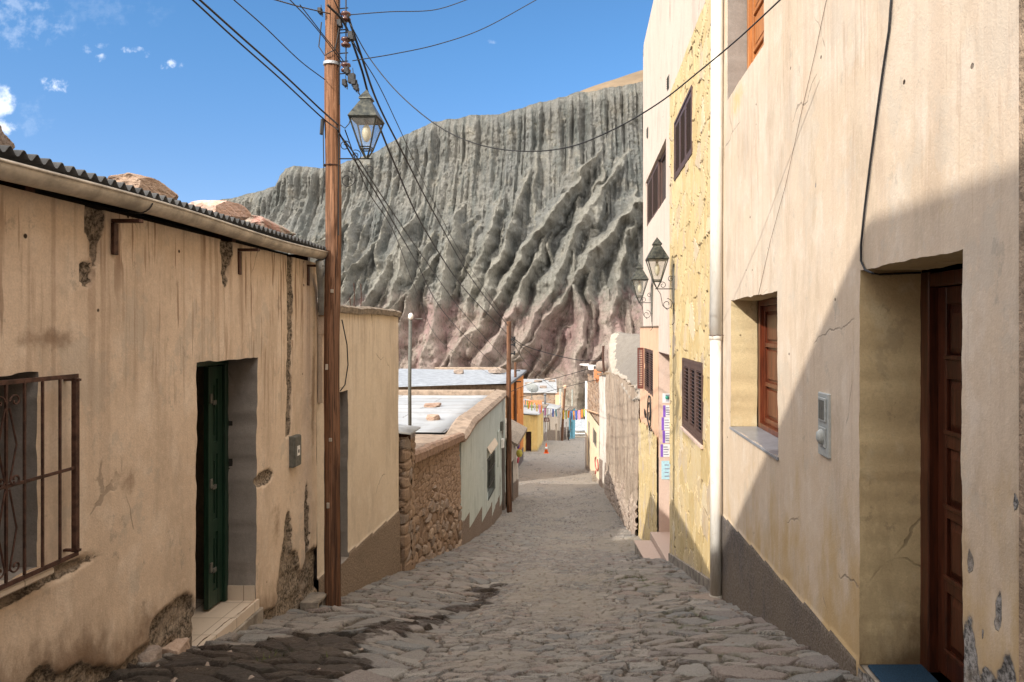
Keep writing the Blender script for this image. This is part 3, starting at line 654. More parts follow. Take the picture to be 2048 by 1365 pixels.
def pipe_mat():
    n = NT('grimy_white_pipe'); z = n.xyz()[2]; f = n.noise(n.pos((1, 1, .18)), 14, 6, .7); g = n.noise(n.pos(), 22, 5, .7)
    c = n.mix(n.ss(f, .35, .65), (.60, .575, .52), (.72, .70, .66)); c = n.mix(n.m('MULTIPLY', n.ss(g, .6, .68), .4), c, (.42, .33, .22))
    lo = n.ss(n.m('ADD', z, n.m('MULTIPLY', n.m('SUBTRACT', f, .5), 1.6)), -2.3, -3.0); c = n.mix(n.m('MULTIPLY', lo, .7), c, (.30, .25, .18))
    j = n.m('MULTIPLY', n.ss(n.m('ABSOLUTE', n.m('ADD', z, .16)), .22, .0), n.ss(f, .42, .6)); c = n.mix(n.m('MULTIPLY', j, .8), c, (.38, .22, .09))
    return n.out(c, .5, n.bump(g, .002), spec=.35)
M['pipe'] = pipe_mat()
M['red'] = simple('red_brick', (.50, .20, .09), .9, var=.3, sc=14, bump=.004)
M['cap'] = simple('pinkish_cap_mortar', (.31, .24, .185), .95, var=.3, sc=6, bump=.012, spec=.1)
M['capp'] = simple('brown_parapet', (.30, .205, .15), .95, var=.3, sc=9, bump=.012, spec=.1)
def pole_wood():
    n = NT('tarred_pine'); p = n.pos((55, 55, 1.3)); g = n.noise(p, 1, 6, .7, .5); w = n.noise(n.pos((9, 9, .7)), 1, 6, .7); k = n.noise(n.pos((3, 3, .5)), 1, 4)
    c = n.mix(n.ss(g, .3, .68), (.045, .024, .016), (.19, .088, .045)); zw = n.m('ADD', .25, n.m('MULTIPLY', n.ss(n.xyz()[2], -.6, 1.6), .6)); c = n.mix(n.m('MULTIPLY', n.ss(w, .50, .58), zw), c, (.37, .205, .125))
    c = n.mix(n.m('MULTIPLY', n.ss(k, .5, .7), .55), c, (.045, .026, .019))
    z = n.xyz()[2]; hi = n.ss(z, .2, 2.2); c = n.mix(n.m('MULTIPLY', hi, .35), c, (.34, .15, .065))
    ck = n.noise(n.pos((130, 130, .9)), 1, 2, .5); c = n.mix(n.m('MULTIPLY', n.ss(ck, .58, .63), .85), c, (.02, .012, .01))
    return n.out(c, .75, n.bump(n.m('SUBTRACT', g, n.m('MULTIPLY', n.ss(ck, .66, .72), .8)), .008), spec=.25)
M['pole'] = pole_wood()
def tiles():
    n = NT('cream_floor_tiles'); b = n.n('ShaderNodeTexBrick'); b.offset = 0; n.put(b.inputs['Vector'], n.pos((1, 1, 1), (.05, .02, 0)))
    b.inputs['Scale'].default_value = 1; b.inputs['Brick Width'].default_value = .3; b.inputs['Row Height'].default_value = .3; b.inputs['Mortar Size'].default_value = .004
    b.inputs['Color1'].default_value = (.60, .50, .40, 1); b.inputs['Color2'].default_value = (.57, .47, .37, 1); b.inputs['Mortar'].default_value = (.3, .23, .17, 1)
    d = n.noise(n.pos(), 9, 6, .7)
    return n.out(n.mix(n.m('MULTIPLY', n.ss(d, .5, .75), .4), b.outputs['Color'], (.38, .29, .21)), .4, spec=.4)
M['tile'] = tiles()
def rubble_mat():
    """colours by attributes rnd / edge; upper courses of mud brick"""
    n = NT('rubble_and_adobe'); R = n.attr('rnd'); E = n.attr('edge'); a = n.noise(n.pos(), 11, 6, .7); f = n.noise(n.pos(), 60, 4, .7)
    c = n.ramp(R, [(0, (.20, .145, .105)), (.3, (.30, .215, .155)), (.55, (.37, .27, .195)), (.75, (.24, .205, .18)), (1, (.41, .315, .235))])
    c = n.mix(n.m('MULTIPLY', n.ss(a, .42, .7), .5), c, (.19, .12, .08)); c = n.mix(n.m('MULTIPLY', n.ss(f, .4, .7), .35), c, (.46, .33, .22))
    c = n.mix(n.ss(n.m('ADD', E, n.m('MULTIPLY', n.m('SUBTRACT', f, .5), .2)), .16, .04), c, (.17, .12, .085))
    return n.out(c, .95, n.bump(n.m('ADD', f, a), .015), spec=.1)
M['rubble'] = rubble_mat()
def rock_mat(name, a_, b_, c_):
    n = NT(name); w = n.noise(n.pos(), 5, 6, .7); f = n.noise(n.pos(), 45, 4, .7)
    c = n.mix(n.ss(w, .35, .65), a_, b_); c = n.mix(n.m('MULTIPLY', n.ss(f, .5, .7), .5), c, c_)
    return n.out(c, .92, n.bump(f, .008), spec=.15)
M['rock_a'] = rock_mat('grey_brown_rock', (.30, .235, .19), (.22, .18, .155), (.36, .31, .26))
M['rock_b'] = rock_mat('tan_rock', (.42, .31, .235), (.30, .20, .15), (.5, .42, .36))
M['rock_c'] = rock_mat('pink_rock', (.50, .33, .25), (.60, .46, .42), (.42, .27, .20))
M['rock_d'] = rock_mat('green_and_pink_rock', (.36, .37, .31), (.46, .26, .22), (.40, .36, .28))

def rock(name, label, c, d, mat, seed, group=None, cuts=5, rz=0):
    """angular boulder: a subdivided block, squeezed and chipped"""
    rnd = random.Random(seed); N = 10; V = []; Fc = []; idx = {}
    planes = []
    for k in range(9):
        v = Vector((rnd.uniform(-1, 1), rnd.uniform(-1, 1), rnd.uniform(-.7, 1))).normalized(); planes.append((v, rnd.uniform(.80, 1.15)))
    import bmesh
    bm = bmesh.new(); bmesh.ops.create_icosphere(bm, subdivisions=5, radius=1.25)
    pts = np.array([v.co[:] for v in bm.verts])
    for ax in range(3): pts[:, ax] = np.clip(pts[:, ax], -.86, .86)
    for v, o in planes:
        nv = np.array(v); dd = pts@nv-o; pts = pts-np.outer(np.maximum(dd, 0), nv)
    r = np.linalg.norm(pts, axis=1); nn = pts/np.maximum(r, .01)[:, None]
    pts = pts+nn*((fbm(pts[:, 0]*2.2+seed, pts[:, 1]*2.2+pts[:, 2]*1.7, 5, seed)*.16)+fbm(pts[:, 0]*9+pts[:, 2]*7, pts[:, 1]*9, 3, seed)*.05)[:, None]
    cz, sz_ = math.cos(rz), math.sin(rz)
    P = pts*np.array(d)/2/.86; P = np.stack([P[:, 0]*cz-P[:, 1]*sz_, P[:, 0]*sz_+P[:, 1]*cz, P[:, 2]], 1)+np.array(c)
    f = np.array([[q.index for q in fc.verts] for fc in bm.faces]); bm.free()
    lo = P[:, 2].min()
    o = link(name, P, f, mat, loc=(c[0], c[1], lo), smooth=False)
    return tag(o, label, 'rock', group)

def helix(c, r0, r1, a0, a1, plane='yz', n=22, pitch=0):
    """flat spiral for the ironwork, in a plane"""
    out = []
    for k in range(n+1):
        f = k/n; a = a0+(a1-a0)*f; r = r0+(r1-r0)*f
        u, v = math.cos(a)*r, math.sin(a)*r
        out.append((c[0], c[1]+u, c[2]+v) if plane == 'yz' else (c[0]+u, c[1], c[2]+v))
    return out

# ================================================================= the near house on the left
def left_house():
    H = thing('adobe_house', 'tan plastered house with dark green door, barred window and stones on its corrugated roof', 'house', (WX, 4.5, pz(4.5)))
    Y0, Y1 = -1.1, 7.05; zt = .66
    holes = [(2.25-Y0, 3.429-Y0, -1.17, -.213), (4.837-Y0, 5.734-Y0, -2.215, -.235)]
    def dmg(y, z, s):
        g = prof(y)
        v = blob(y, z, 3.82, .62, .075, .16); v = np.maximum(v, blob(y, z, 3.83, .42, .03, .09)); v = np.maximum(v, blob(y, z, 3.76, .30, .05, .07))
        v = np.maximum(v, blob(y, z, 5.25, .62, .08, .15)); v = np.maximum(v, blob(y, z, 5.22, .44, .05, .14))
        ch = 1-np.abs(y-6.38-fbm(z*3, z*0, 3, 8)*.06)/.055+.25*(z > -.1); ch = np.where(z > -.99, ch, -1); v = np.maximum(v, np.clip(ch, -1, .8))
        v = np.maximum(v, blob(y, z, 6.72, .52, .02, .14))
        v = np.maximum(v, blob(y, z, 5.86, -1.25, .19, .06)); v = np.maximum(v, blob(y, z, 6.37, -1.95, .10, .28)); v = np.maximum(v, blob(y, z, 6.38, -2.4, .28, .42))
        v = np.maximum(v, blob(y, z, 6.80, -1.9, .055, .42)); v = np.maximum(v, blob(y, z, 6.9, -2.4, .25, .25))
        v = np.maximum(v, blob(y, z, 5.95, -2.6, .4, .25))
        bot = 1-(z-g)/.17; bot = bot+fbm(y*1.7, y*0, 3, 33)*1.9-.35; v = np.maximum(v, np.clip(bot, -1, 1))
        v = np.maximum(v, blob(y, z, 4.6, g+.1, .35, .25)); v = np.maximum(v, blob(y, z, 4.7, g+.22, .16, .2)); v = np.maximum(v, blob(y, z, 3.2, -1.24, .6, .05))
        return v
    def stain(y, z, s):
        v = blob(y, z, 3.45, -.10, .3, .2)*.5; v = np.maximum(v, .75*blob(y, z, 4.6, -1.9, .3, .35)); v = np.maximum(v, .55*blob(y, z, 3.45, -1.2, .28, .5))
        v = np.maximum(v, .9*blob(y, z, 6.95, -.6, .09, 1.3)); v = np.maximum(v, .7*blob(y, z, 4.3, -1.95, .3, .3)); v = np.maximum(v, .95*(1-(z-prof(y))/.55)*(y < 4.9)*(.6+.6*vn(y*3, z*0, 5))); v = np.maximum(v, .8*blob(y, z, 3.5, -.05, .45, .12)); v = np.maximum(v, .7*blob(y, z, 4.1, -.9, .18, .22)); v = np.maximum(v, .65*blob(y, z, 6.1, -1.7, .25, .5)); v = np.maximum(v, .55*blob(y, z, 4.0, -2.05, .5, .3))
        return np.clip(v, 0, 1)
    o, ring, n = wall_grid('wall', M['tan'], H, (WX, Y0), (WX, Y1), -3.3, zt, 1, holes, .02, dmg, stain, lambda y, z, s: sst(-1.4, .6, z), bulge=.016, seed=3, indent=.028, lowh=.8)
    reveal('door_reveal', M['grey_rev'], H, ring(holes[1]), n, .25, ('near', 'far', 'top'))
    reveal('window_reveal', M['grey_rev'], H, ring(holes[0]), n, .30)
    # remaining body: end wall, back wall, inner lining so that the rooms are dark
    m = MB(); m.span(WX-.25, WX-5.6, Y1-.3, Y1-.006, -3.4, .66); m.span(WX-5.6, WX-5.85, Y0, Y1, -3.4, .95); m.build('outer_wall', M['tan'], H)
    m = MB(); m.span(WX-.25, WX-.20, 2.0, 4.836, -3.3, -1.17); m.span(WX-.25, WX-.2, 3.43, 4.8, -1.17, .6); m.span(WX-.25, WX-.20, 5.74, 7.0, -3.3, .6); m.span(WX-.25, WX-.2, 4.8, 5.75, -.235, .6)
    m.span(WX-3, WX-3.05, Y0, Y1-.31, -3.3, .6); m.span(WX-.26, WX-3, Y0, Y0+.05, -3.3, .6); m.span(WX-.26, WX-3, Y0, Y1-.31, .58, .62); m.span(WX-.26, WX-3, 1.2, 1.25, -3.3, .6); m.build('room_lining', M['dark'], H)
    # tiled threshold
    m = MB(); m.span(WX+.012, WX-3, 4.70, 5.76, -2.30, -2.222); m.build('door_sill', M['tile'], H)
    m = MB(); m.span(WX+.03, WX-.1, 4.70, 5.80, -2.75, -2.302); m.build('door_step', M['render'], H, bevel=.01)
    m = MB(); m.span(WX-.012, WX-.24, 5.722, 5.742, -2.222, -2.10); m.build('skirting', M['tile'], H)
    # green double door, far leaf shut, near leaf ajar
    xf = WX-.25
    m = MB(); m.cham(xf-.05, xf+.02, 5.69, 5.75, -2.22, -.22); m.cham(xf-.05, xf+.02, 4.82, 4.88, -2.22, -.22); m.cham(xf-.05, xf+.021, 4.87, 5.70, -.29, -.22); m.build('door_frame', M['gdark'], H)
    def leaf(name, hinge, w, ang, sgn):
        m = MB(); rot = Matrix.Rotation(ang, 4, 'Z'); hp = Vector((xf-.02, hinge, 0))
        def bx(a0, a1, z0, z1, t0, t1):
            c = rot @ Vector((-(t0+t1)/2, sgn*(a0+a1)/2, 0)); m.box(hp+c+Vector((0, 0, (z0+z1)/2)), (abs(t1-t0), a1-a0, z1-z0), rot.to_3x3())
        bx(0, w, -2.20, -.30, 0, .025)
        for a in (0, w-.07): bx(a, a+.07, -2.20, -.30, -.012, .0)
        for z0, z1 in ((-2.2, -2.08), (-1.62, -1.52), (-1.0, -.9), (-.40, -.30)): bx(.07, w-.07, z0, z1, -.011, 0)
        for z0, z1 in ((-2.03, -1.67), (-1.47, -1.05), (-.85, -.45)): bx(.11, w-.11, z0, z1, -.008, 0)
        d = m.build(name, M['gdark'], H)
        for z in (-.55, -1.22, -1.88):
            m = MB(); c = rot @ Vector((.016, sgn*(w-.03), 0)); m.box(hp+c+Vector((0, 0, z)), (.012, .035, .075), rot.to_3x3())
            c = rot @ Vector((.018, sgn*(w-.075), 0)); m.box(hp+c+Vector((0, 0, z-.035)), (.012, .05, .035), rot.to_3x3())
            m.build('latch_plate', M['boxgrey'], d)
    leaf('door', 5.69, .21, 0, -1); leaf('door', 4.88, .42, math.radians(64), 1)
    # window: grille, sill, panes
    g = MB(); xg = WX+.055; ys = [2.30, 2.41, 2.52, 2.63, 2.74, 2.85, 2.96, 3.07, 3.165, 3.27, 3.38, 3.493]
    zb_, zt_ = -1.16, -.243
    for y in ys: g.box((xg, y, (zb_+zt_)/2), (.010, .010, zt_-zb_))
    G = None
    fr = MB(); fr.cham(xg-.004, xg+.004, 2.2, 3.62, zt_-.011, zt_+.011, .001); fr.cham(xg-.004, xg+.004, 2.2, 3.62, zb_-.011, zb_+.011, .001); fr.cham(xg-.016, xg+.008, 3.592, 3.62, zb_+.012, zt_-.012, .001); fr.cham(xg-.004, xg+.004, 2.2, 3.59, -.722, -.706, .001)
    for z in (zb_+.02, zt_-.02): fr.box((WX+.03, 3.606, z), (.09, .02, .012))
    G = fr.build('window_grille', M['rust'], H)
    g.build('bar', M['rust'], G)
    for yc in (3.165, 2.72):
        for s in (-1, 1):
            for z0, z1 in ((-.36, -.70), (-.73, -1.10)):
                zc = (z0+z1)/2; sc = MB()
                sc.tube([(xg+.006, yc+s*.012, z0), (xg+.006, yc+s*.052, zc), (xg+.006, yc+s*.012, z1)], .0045, 5)
                sc.tube(helix((xg+.006, yc+s*.045, z0+.03), .032, .008, math.pi*(1 if s > 0 else 0), math.pi*(1 if s > 0 else 0)-s*math.pi*2.1), .0042, 5)
                sc.tube(helix((xg+.006, yc+s*.045, z1-.0+.012), .030, .008, math.pi*(1 if s > 0 else 0), math.pi*(1 if s > 0 else 0)+s*math.pi*2.1), .0042, 5)
                sc.build('scroll', M['rust'], G)
    m = MB(); m.cham(WX-.30, WX+.05, 2.2, 3.47, -1.215, -1.175, .01); m.build('window_sill', M['tile'], H)
    W = MB(); xw = WX-.29; W.span(xw-.05, xw, 2.26, 2.31, -1.17, -.215); W.span(xw-.05, xw, 3.37, 3.425, -1.17, -.215); W.span(xw-.05, xw+.001, 2.31, 3.37, -.27, -.215); W.span(xw-.05, xw+.001, 2.31, 3.37, -1.17, -1.12); W.span(xw-.05, xw+.002, 2.82, 2.87, -1.12, -.27)
    w = W.build('window', M['gdark'], H); p = MB(); p.span(xw-.03, xw-.024, 2.31, 3.37, -1.12, -.27); p.build('pane', M['glass'], w)
    # corrugated roof
    ys = np.arange(-1.25, 7.12, .0762/8); xs = np.array([WX+.17, WX-1.5, WX-3.4, WX-5.9])
    V = []; zoff = {0: 0}
    for k, x in enumerate(xs):
        V += [(x, y, .782+(WX+.17-x)*.045+.0185*math.cos(2*math.pi*y/.0762)+.004*math.sin(y*1.3)) for y in ys]
    m_ = len(ys); Fc = [(a*m_+b, a*m_+b+1, (a+1)*m_+b+1, (a+1)*m_+b) for a in range(3) for b in range(m_-1)]
    ro = link('roof', V, np.array(Fc), M['tindark'], H, smooth=True); so_ = ro.modifiers.new('th', 'SOLIDIFY'); so_.thickness = .003
    m = MB()
    for y in (-.6, 1.4, 3.4, 5.4, 6.9): m.span(WX-.02, WX-5.7, y-.03, y+.03, .665, .73)
    m.build('rafter', M['mahogd'], H)
    m = MB(); m.span(WX-.22, WX-.24, Y0, Y1, .63, .735); m.build('eaves_board', M['dark'], H)
    # gutter: half round trough
    gx, gz = WX+.125, .735; R_ = .062; seg = 12; ys = np.linspace(-1.2, 6.83, 60); V = []; Fc = []
    prof_ = [(gx-R_, gz)]+[(gx-R_*math.cos(math.pi*k/seg), gz-R_*1.15*math.sin(math.pi*k/seg)) for k in range(1, seg)]+[(gx+R_, gz), (gx+R_+.008, gz+.004), (gx+R_+.006, gz-.012)]
    for y in ys:
        dz = .012*math.sin(y*1.9)+.0045*y-.02
        V += [(px, y, pz_+dz) for px, pz_ in prof_]
    k_ = len(prof_); Fc = [(a*k_+b, a*k_+b+1, (a+1)*k_+b+1, (a+1)*k_+b) for a in range(len(ys)-1) for b in range(k_-1)]
    Fc4 = np.array(Fc); gu = link('gutter', V, Fc4, M['alu'], H, smooth=True); s_ = gu.modifiers.new('th', 'SOLIDIFY'); s_.thickness = .003
    # end cap, outlet and broken downpipe
    zc = .735+.0045*6.83-.02; m = MB(); m.prism([(px, 6.828, z_+zc-.735) for px, z_ in prof_[:-2]], (0, .01, 0)); m.build('end_cap', M['alu'], gu)
    m = MB(); m.tube([(gx, 6.78, .66), (gx, 6.80, .60), (WX+.075, 6.95, .50), (WX+.055, 7.03, .40), (WX+.055, 7.05, .14)], .038, 10); m.build('downpipe', M['plastic_grey'], H, smooth=True)
    m = MB(); m.cham(WX, WX+.10, 7.06, 7.18, -.06, .14); m.cham(WX, WX+.05, 7.07, 7.16, -.75, -.06); m.build('pipe_boxing', M['tan'], H)
    # brackets under the gutter
    for y in (1.9, 3.975, 5.43, 6.80):
        m = MB(); m.cham(WX, WX+.018, y-.02, y+.02, .42, .60, .002); m.cham(WX+.001, WX+.16, y-.02, y+.02, .602, .622, .002); b = m.build('gutter_bracket', M['rust'], H)
        m = MB(); m.tube([(gx+.02*0-R_*math.cos(a)*1.05, y+.012+.03*(a-1.5), gz-.02-R_*1.22*math.sin(a)+.0045*y) for a in np.linspace(.3, 3.0, 12)], .004, 5); m.build('strap', M['black'], b)
    return H
left_house()

# things on the wall of the near house
b = thing('meter_box', 'small grey meter box with white label at the foot of a wall groove', 'meter box', (WX, 6.47, -1.22))
m = MB(); m.cham(WX-.03, WX+.042, 6.385, 6.545, -1.27, -.985, .006); m.build('body', M['boxgrey'], b)
m = MB(); m.cham(WX+.043, WX+.049, 6.395, 6.535, -1.262, -.993, .002); m.build('lid', M['boxgrey'], b)
m = MB(); m.span(WX+.049, WX+.051, 6.44, 6.50, -1.17, -1.08); l = m.build('label', M['whitepaint'], b)
m = MB(); m.span(WX+.0515, WX+.0525, 6.458, 6.482, -1.145, -1.115); m.build('mark', M['dark'], l)
rg = 'stones weighing down the corrugated roof'
rock('rock', 'grey-brown boulder on the roof edge, nearest of the roof stones', (-3.02, 3.40, .94), (.36, .34, .22), M['rock_a'], 5, rg, rz=.4)
rock('rock', 'long flat-topped brown boulder on the corrugated roof, its top nearly level', (-2.95, 4.72, .93), (.26, .58, .125), M['rock_b'], 12, rg, rz=.1)
rock('rock', 'rounded pink boulder on the roof between the brown and green-pink stones', (-2.95, 5.72, .955), (.25, .46, .15), M['rock_c'], 21, rg, rz=-.1)
rock('rock', 'long greenish and pink slab on the roof end nearest the wooden pole', (-2.92, 6.50, .925), (.30, .85, .13), M['rock_d'], 33, rg, rz=.05)
rock('rock', 'thin brown slate lying on the roof between the two largest brown boulders', (-2.85, 3.93, .855), (.2, .30, .03), M['rock_b'], 44, rg)
# loose stones at the foot of the wall
for (x, y, dx_, s, lb) in [(-2.50, 4.55, .16, 51, 'tan foundation stone poking from the broken wall base left of the doorway'), 
                           (-2.53, 4.30, .14, 53, 'grey foundation stone below the broken plaster nearest the camera')]:
    rock('foundation_stone', lb, (x-.13, y, pz(y)+.03), (.13, dx_, .15), M['rock_b'] if s != 53 else M['rock_a'], s, 'stones at the wall base')
b = thing('concrete_block', 'hollow concrete block on the ground between plaster wall and wooden pole', 'block', (-2.56, 6.72, pz(6.72)))
m = MB(); zz = pz(6.7)
m.span(-2.64, -2.47, 6.60, 6.63, zz-.03, zz+.13); m.span(-2.64, -2.47, 6.83, 6.86, zz-.03, zz+.13); m.span(-2.64, -2.47, 6.631, 6.829, zz+.10, zz+.13); m.span(-2.64, -2.47, 6.631, 6.829, zz-.03, zz+.0); m.span(-2.60, -2.47, 6.72, 6.74, zz, zz+.10)
m.build('shell', M['render'], b, bevel=.005)

# tall house up the street, behind the camera: its shade lies on the cream house
T = thing('tall_house', 'tall tan house up the street at the near end of the corrugated-roofed house', 'house', (WX-.03, -4, pz(-4)))
m = MB(); m.span(WX-.02, WX-6.5, -12, -1.13, -4, 4.22); m.build('wall', M['tan'], T)
m = MB(); m.span(WX+.1, WX-6.6, -12.1, -1.05, 4.222, 4.32); m.build('roof', M['mud'], T)
for y in (-3.2, -6.4, -9.6):
    m = MB(); m.cham(WX-.02, WX+.05, y-.6, y+.6, 1.2, 2.5); w = m.build('window', M['shut'], T); m = MB(); m.span(WX+.051, WX+.056, y-.5, y+.5, 1.3, 2.4); m.build('pane', M['glass'], w)

# ================================================================= second house, behind the pole
def second_house():
    H = thing('beige_house', 'beige plastered flat-roofed house with brown plinth just beyond the wooden pole', 'house', (WX, 8.7, pz(8.7)))
    Y0, Y1 = 7.055, 10.22; zt = .225
    hole = (7.25-Y0, 7.985-Y0, -2.60, -.70)
    def dmg(y, z, s):
        v = 1-(zt-z+.0)/.035+fbm(y*5, y*0, 3, 3)*1.2; return np.clip(np.maximum(v-.2, np.where(np.abs(y-8.9) < .02, 1-(zt-z)/.2, -1)), -1, .8)
    def plin(y, z, s, g): return np.where(z < -2.555-(y-7.9)*.045, 1., 0.)
    o, ring, n = wall_grid('wall', M['beige'], H, (WX, Y0), (WX, Y1), -4.2, zt, 1, [hole], .03, dmg, None, lambda y, z, s: sst(-1.6, .2, z), plin, bulge=.012, seed=13, indent=.015,
                           reliefs=lambda y, z, s: .018*(z < -2.555-(y-7.9)*.045))
    reveal('door_reveal', M['grey_rev'], H, ring(hole), n, .28)
    m = MB(); m.span(WX-.28, WX-.33, 7.2, 8.0, -2.65, -.65); m.build('door', M['gdark'], H)
    m = MB(); m.span(WX-.006, WX-4.6, Y1-.22, Y1, -4.3, .22); m.span(WX-4.4, WX-4.6, Y0+.01, Y1-.23, -4.3, .22); m.build('outer_wall', M['beige'], H)
    # rough mortar edge of the flat roof
    ys = np.linspace(Y0+.004, Y1+.03, 60); V = []; Fc = []
    P = [(WX+.035, -.045), (WX+.045, .02), (WX+.0, .045), (WX-.25, .03), (WX-4.6, -.02), (WX-4.6, -.06)]
    for y in ys:
        j = float(fbm(np.array(y*6.), np.array(.5), 3, 4))
        V += [(px+j*.03*(k < 3), y, zt+z_+j*.035) for k, (px, z_) in enumerate(P)]
    k_ = len(P); Fc = [(a*k_+b, a*k_+(b+1) % k_, (a+1)*k_+(b+1) % k_, (a+1)*k_+b) for a in range(len(ys)-1) for b in range(k_)]
    Fc += [tuple(range(k_))[::-1], tuple(range((len(ys)-1)*k_, len(ys)*k_))]
    r = link('roof', V, Fc, M['mortar'], H)
    for (x, y, h) in ((-2.80, 8.65, .34), (-2.84, 9.05, .36), (-2.95, 8.95, .17)):
        m = MB(); m.tube([(x, y, zt), (x+.012, y+.01, zt+h*.5), (x+.005, y, zt+h)], .006, 6); m.build('reinforcing_bar', M['rust'], H)
second_house()

# ================================================================= rubble wall and the mud-roofed house
def rub(y, z, s, seed=5, sy=.30, sz=.17):
    f1, f2, r, cx, cy = voro(y/sy+fbm(y*2, z*2, 2, 3)*.4, z/sz+fbm(y*2, z*3, 2, 4)*.5, seed, .85); return f2-f1, r
def stone_house():
    H = thing('stone_house', 'low house of brown rubble and mud brick with flat mud roof', 'house', (WX, 13, pz(13)))
    Y0, Y1 = 10.93, 15.62
    ztf = lambda s: -2.10-(s)*.082
    p0 = (WX, Y0); p1 = (WX, Y1); L = Y1-Y0
    S = np.arange(0, L+.02, .026); Z = np.linspace(0, 1, 120); s, t = np.meshgrid(S, Z, indexing='ij'); s = np.minimum(s, L)
    y = Y0+s; top = ztf(s); g = prof(y); z = (g-.4)+(top-(g-.4))*t
    hg = (z-g)
    e1, r1 = rub(y, z, s); e2, r2 = rub(y, z, s, 9, .26, .10)
    up = sst(.9, 1.3, hg+fbm(y, z, 3, 5)*.8); e = np.where(up > .5, e2, e1); r = np.where(up > .5, .25+r2*.35, r1)
    rel = sst(.02, .3, e)*np.where(up > .5, .018, .05)*(.4+r)+fbm(y*9, z*9, 4, 6)*.03+fbm(y*1.3, z*1.3, 3, 7)*.08
    V = np.stack([WX-.04+rel, y, z], -1).reshape(-1, 3); nz = len(Z); i, j = np.meshgrid(np.arange(len(S)-1), np.arange(nz-1), indexing='ij'); a = i*nz+j
    link('wall', V, np.stack([a, a+nz, a+nz+1, a+1], -1).reshape(-1, 4), M['rubble'], H, attrs={'rnd': r, 'edge': e})
    m = MB(); m.span(WX-.1, WX-.35, Y0+.02, Y1-.02, -5.4, -2.45); m.span(WX-.36, WX-4.5, Y0+.02, Y0+.25, -5, -2.3); m.build('inner_wall', M['mud'], H)
    # sagging mud parapet
    ys = np.linspace(Y0-.02, Y1, 70); V = []
    P = [(-.06, -.03), (.075, .0), (.080, .12), (.04, .17), (-.06, .18), (-.12, .13), (-.14, .02), (-.14, -.03)]
    for y in ys:
        j = float(fbm(np.array(y*3.), np.array(.5), 4, 14)); zz = -2.10-(y-Y0)*.082
        V += [(WX+px+j*.03, y, zz+z_*(1+j*.4)) for px, z_ in P]
    k_ = len(P); Fc = [(a*k_+b, a*k_+(b+1) % k_, (a+1)*k_+(b+1) % k_, (a+1)*k_+b) for a in range(len(ys)-1) for b in range(k_)]+[tuple(range(k_))[::-1], tuple(range((len(ys)-1)*k_, len(ys)*k_))]
    link('parapet', V, Fc, M['capp'], H)
    xs = np.linspace(WX-.2, WX-5.2, 40); ys = np.linspace(Y0, Y1+.02, 40); x, y = np.meshgrid(xs, ys, indexing='ij')
    z = -2.0-(y-Y0)*.075+fbm(x*2, y*2, 4, 8)*.07; V = np.stack([x, y, z], -1).reshape(-1, 3); i, j = np.meshgrid(np.arange(39), np.arange(39), indexing='ij'); a = i*40+j
    link('roof', V, np.stack([a, a+1, a+41, a+40], -1).reshape(-1, 4), M['cap'], H, smooth=True)
stone_house()
# pillar with a broken beam and tin sheet at the near end of the rubble wall
def pillar():
    P = thing('stone_pillar', 'rough brown stone and mud pillar between the beige house and rubble wall', 'pillar', (WX-.05, 10.6, pz(10.6)))
    ang = np.linspace(0, 2*math.pi, 60); zz = np.linspace(-4.1, -1.60, 100); a, z = np.meshgrid(ang, zz, indexing='ij')
    sq = 1/np.maximum(np.abs(np.cos(a)), np.abs(np.sin(a))); sq = np.minimum(sq, 1.3)
    e, r = rub(a*.5*.55, z, a, 6, .24, .16); rad = .29*sq*(1+fbm(a*1.2, z*2, 3, 9)*.25)+sst(.02, .3, e)*.04
    V = np.stack([WX-.10+np.cos(a)*rad*.62, 10.62+np.sin(a)*rad, z], -1).reshape(-1, 3); i, j = np.meshgrid(np.arange(59), np.arange(99), indexing='ij'); q = i*100+j
    link('shaft', V, np.stack([q, q+100, q+101, q+1], -1).reshape(-1, 4), M['rubble'], P, attrs={'rnd': r*.8, 'edge': e})
    m = MB(); m.cham(WX-.55, WX+.12, 10.45, 10.60, -1.66, -1.56, .01); m.cham(WX-.5, WX+.10, 10.70, 10.86, -1.67, -1.57, .01); m.build('beam', M['mahogd'], P)
    ys = np.arange(10.3, 10.95, .0095); V = []
    for x in (WX-.6, WX+.16): V += [(x, y, -1.53+(WX-x)*.12*-1*-1+.013*math.cos(2*math.pi*y/.076)) for y in ys]
    k = len(ys); o = link('tin_sheet', V, np.array([(b, b+1, k+b+1, k+b) for b in range(k-1)]), M['tin'], P, smooth=True); mo = o.modifiers.new('t', 'SOLIDIFY'); mo.thickness = .004
pillar()
# ================================================================= left side, further down
def flat_front(name, mat, parent, p0, p1, zb, zt, side, holes=(), **kw):
    return wall_grid(name, mat, parent, p0, p1, zb, zt, side, holes, kw.pop('res', .08), **kw)

def sheet_roof(name, mat, parent, x0, x1, y0, y1, za, zb_, amp=.014, pitch=.12, over=0, cx=12, skew=0):
    """metal sheet, za at x0 and zb_ at x1, with shallow corrugation and lapped sheets"""
    ys = np.arange(y0, y1, pitch/4); xs = np.linspace(x0, x1, cx); x, y = np.meshgrid(xs, ys, indexing='ij')
    z = za+(zb_-za)*(x-x0)/(x1-x0)+amp*np.cos(2*math.pi*y/pitch)+fbm(x*.5, y*.4, 3, 3)*.05
    y = y+skew*np.minimum(0, x-x0+0*y)*(1-(y-y0)/(y1-y0))
    V = np.stack([x, y, z], -1).reshape(-1, 3); ny = len(ys); i, j = np.meshgrid(np.arange(cx-1), np.arange(ny-1), indexing='ij'); a = i*ny+j
    o = link(name, V, np.stack([a, a+1, a+ny+1, a+ny], -1).reshape(-1, 4), mat, parent, smooth=True); s = o.modifiers.new('t', 'SOLIDIFY'); s.thickness = .01
    return o

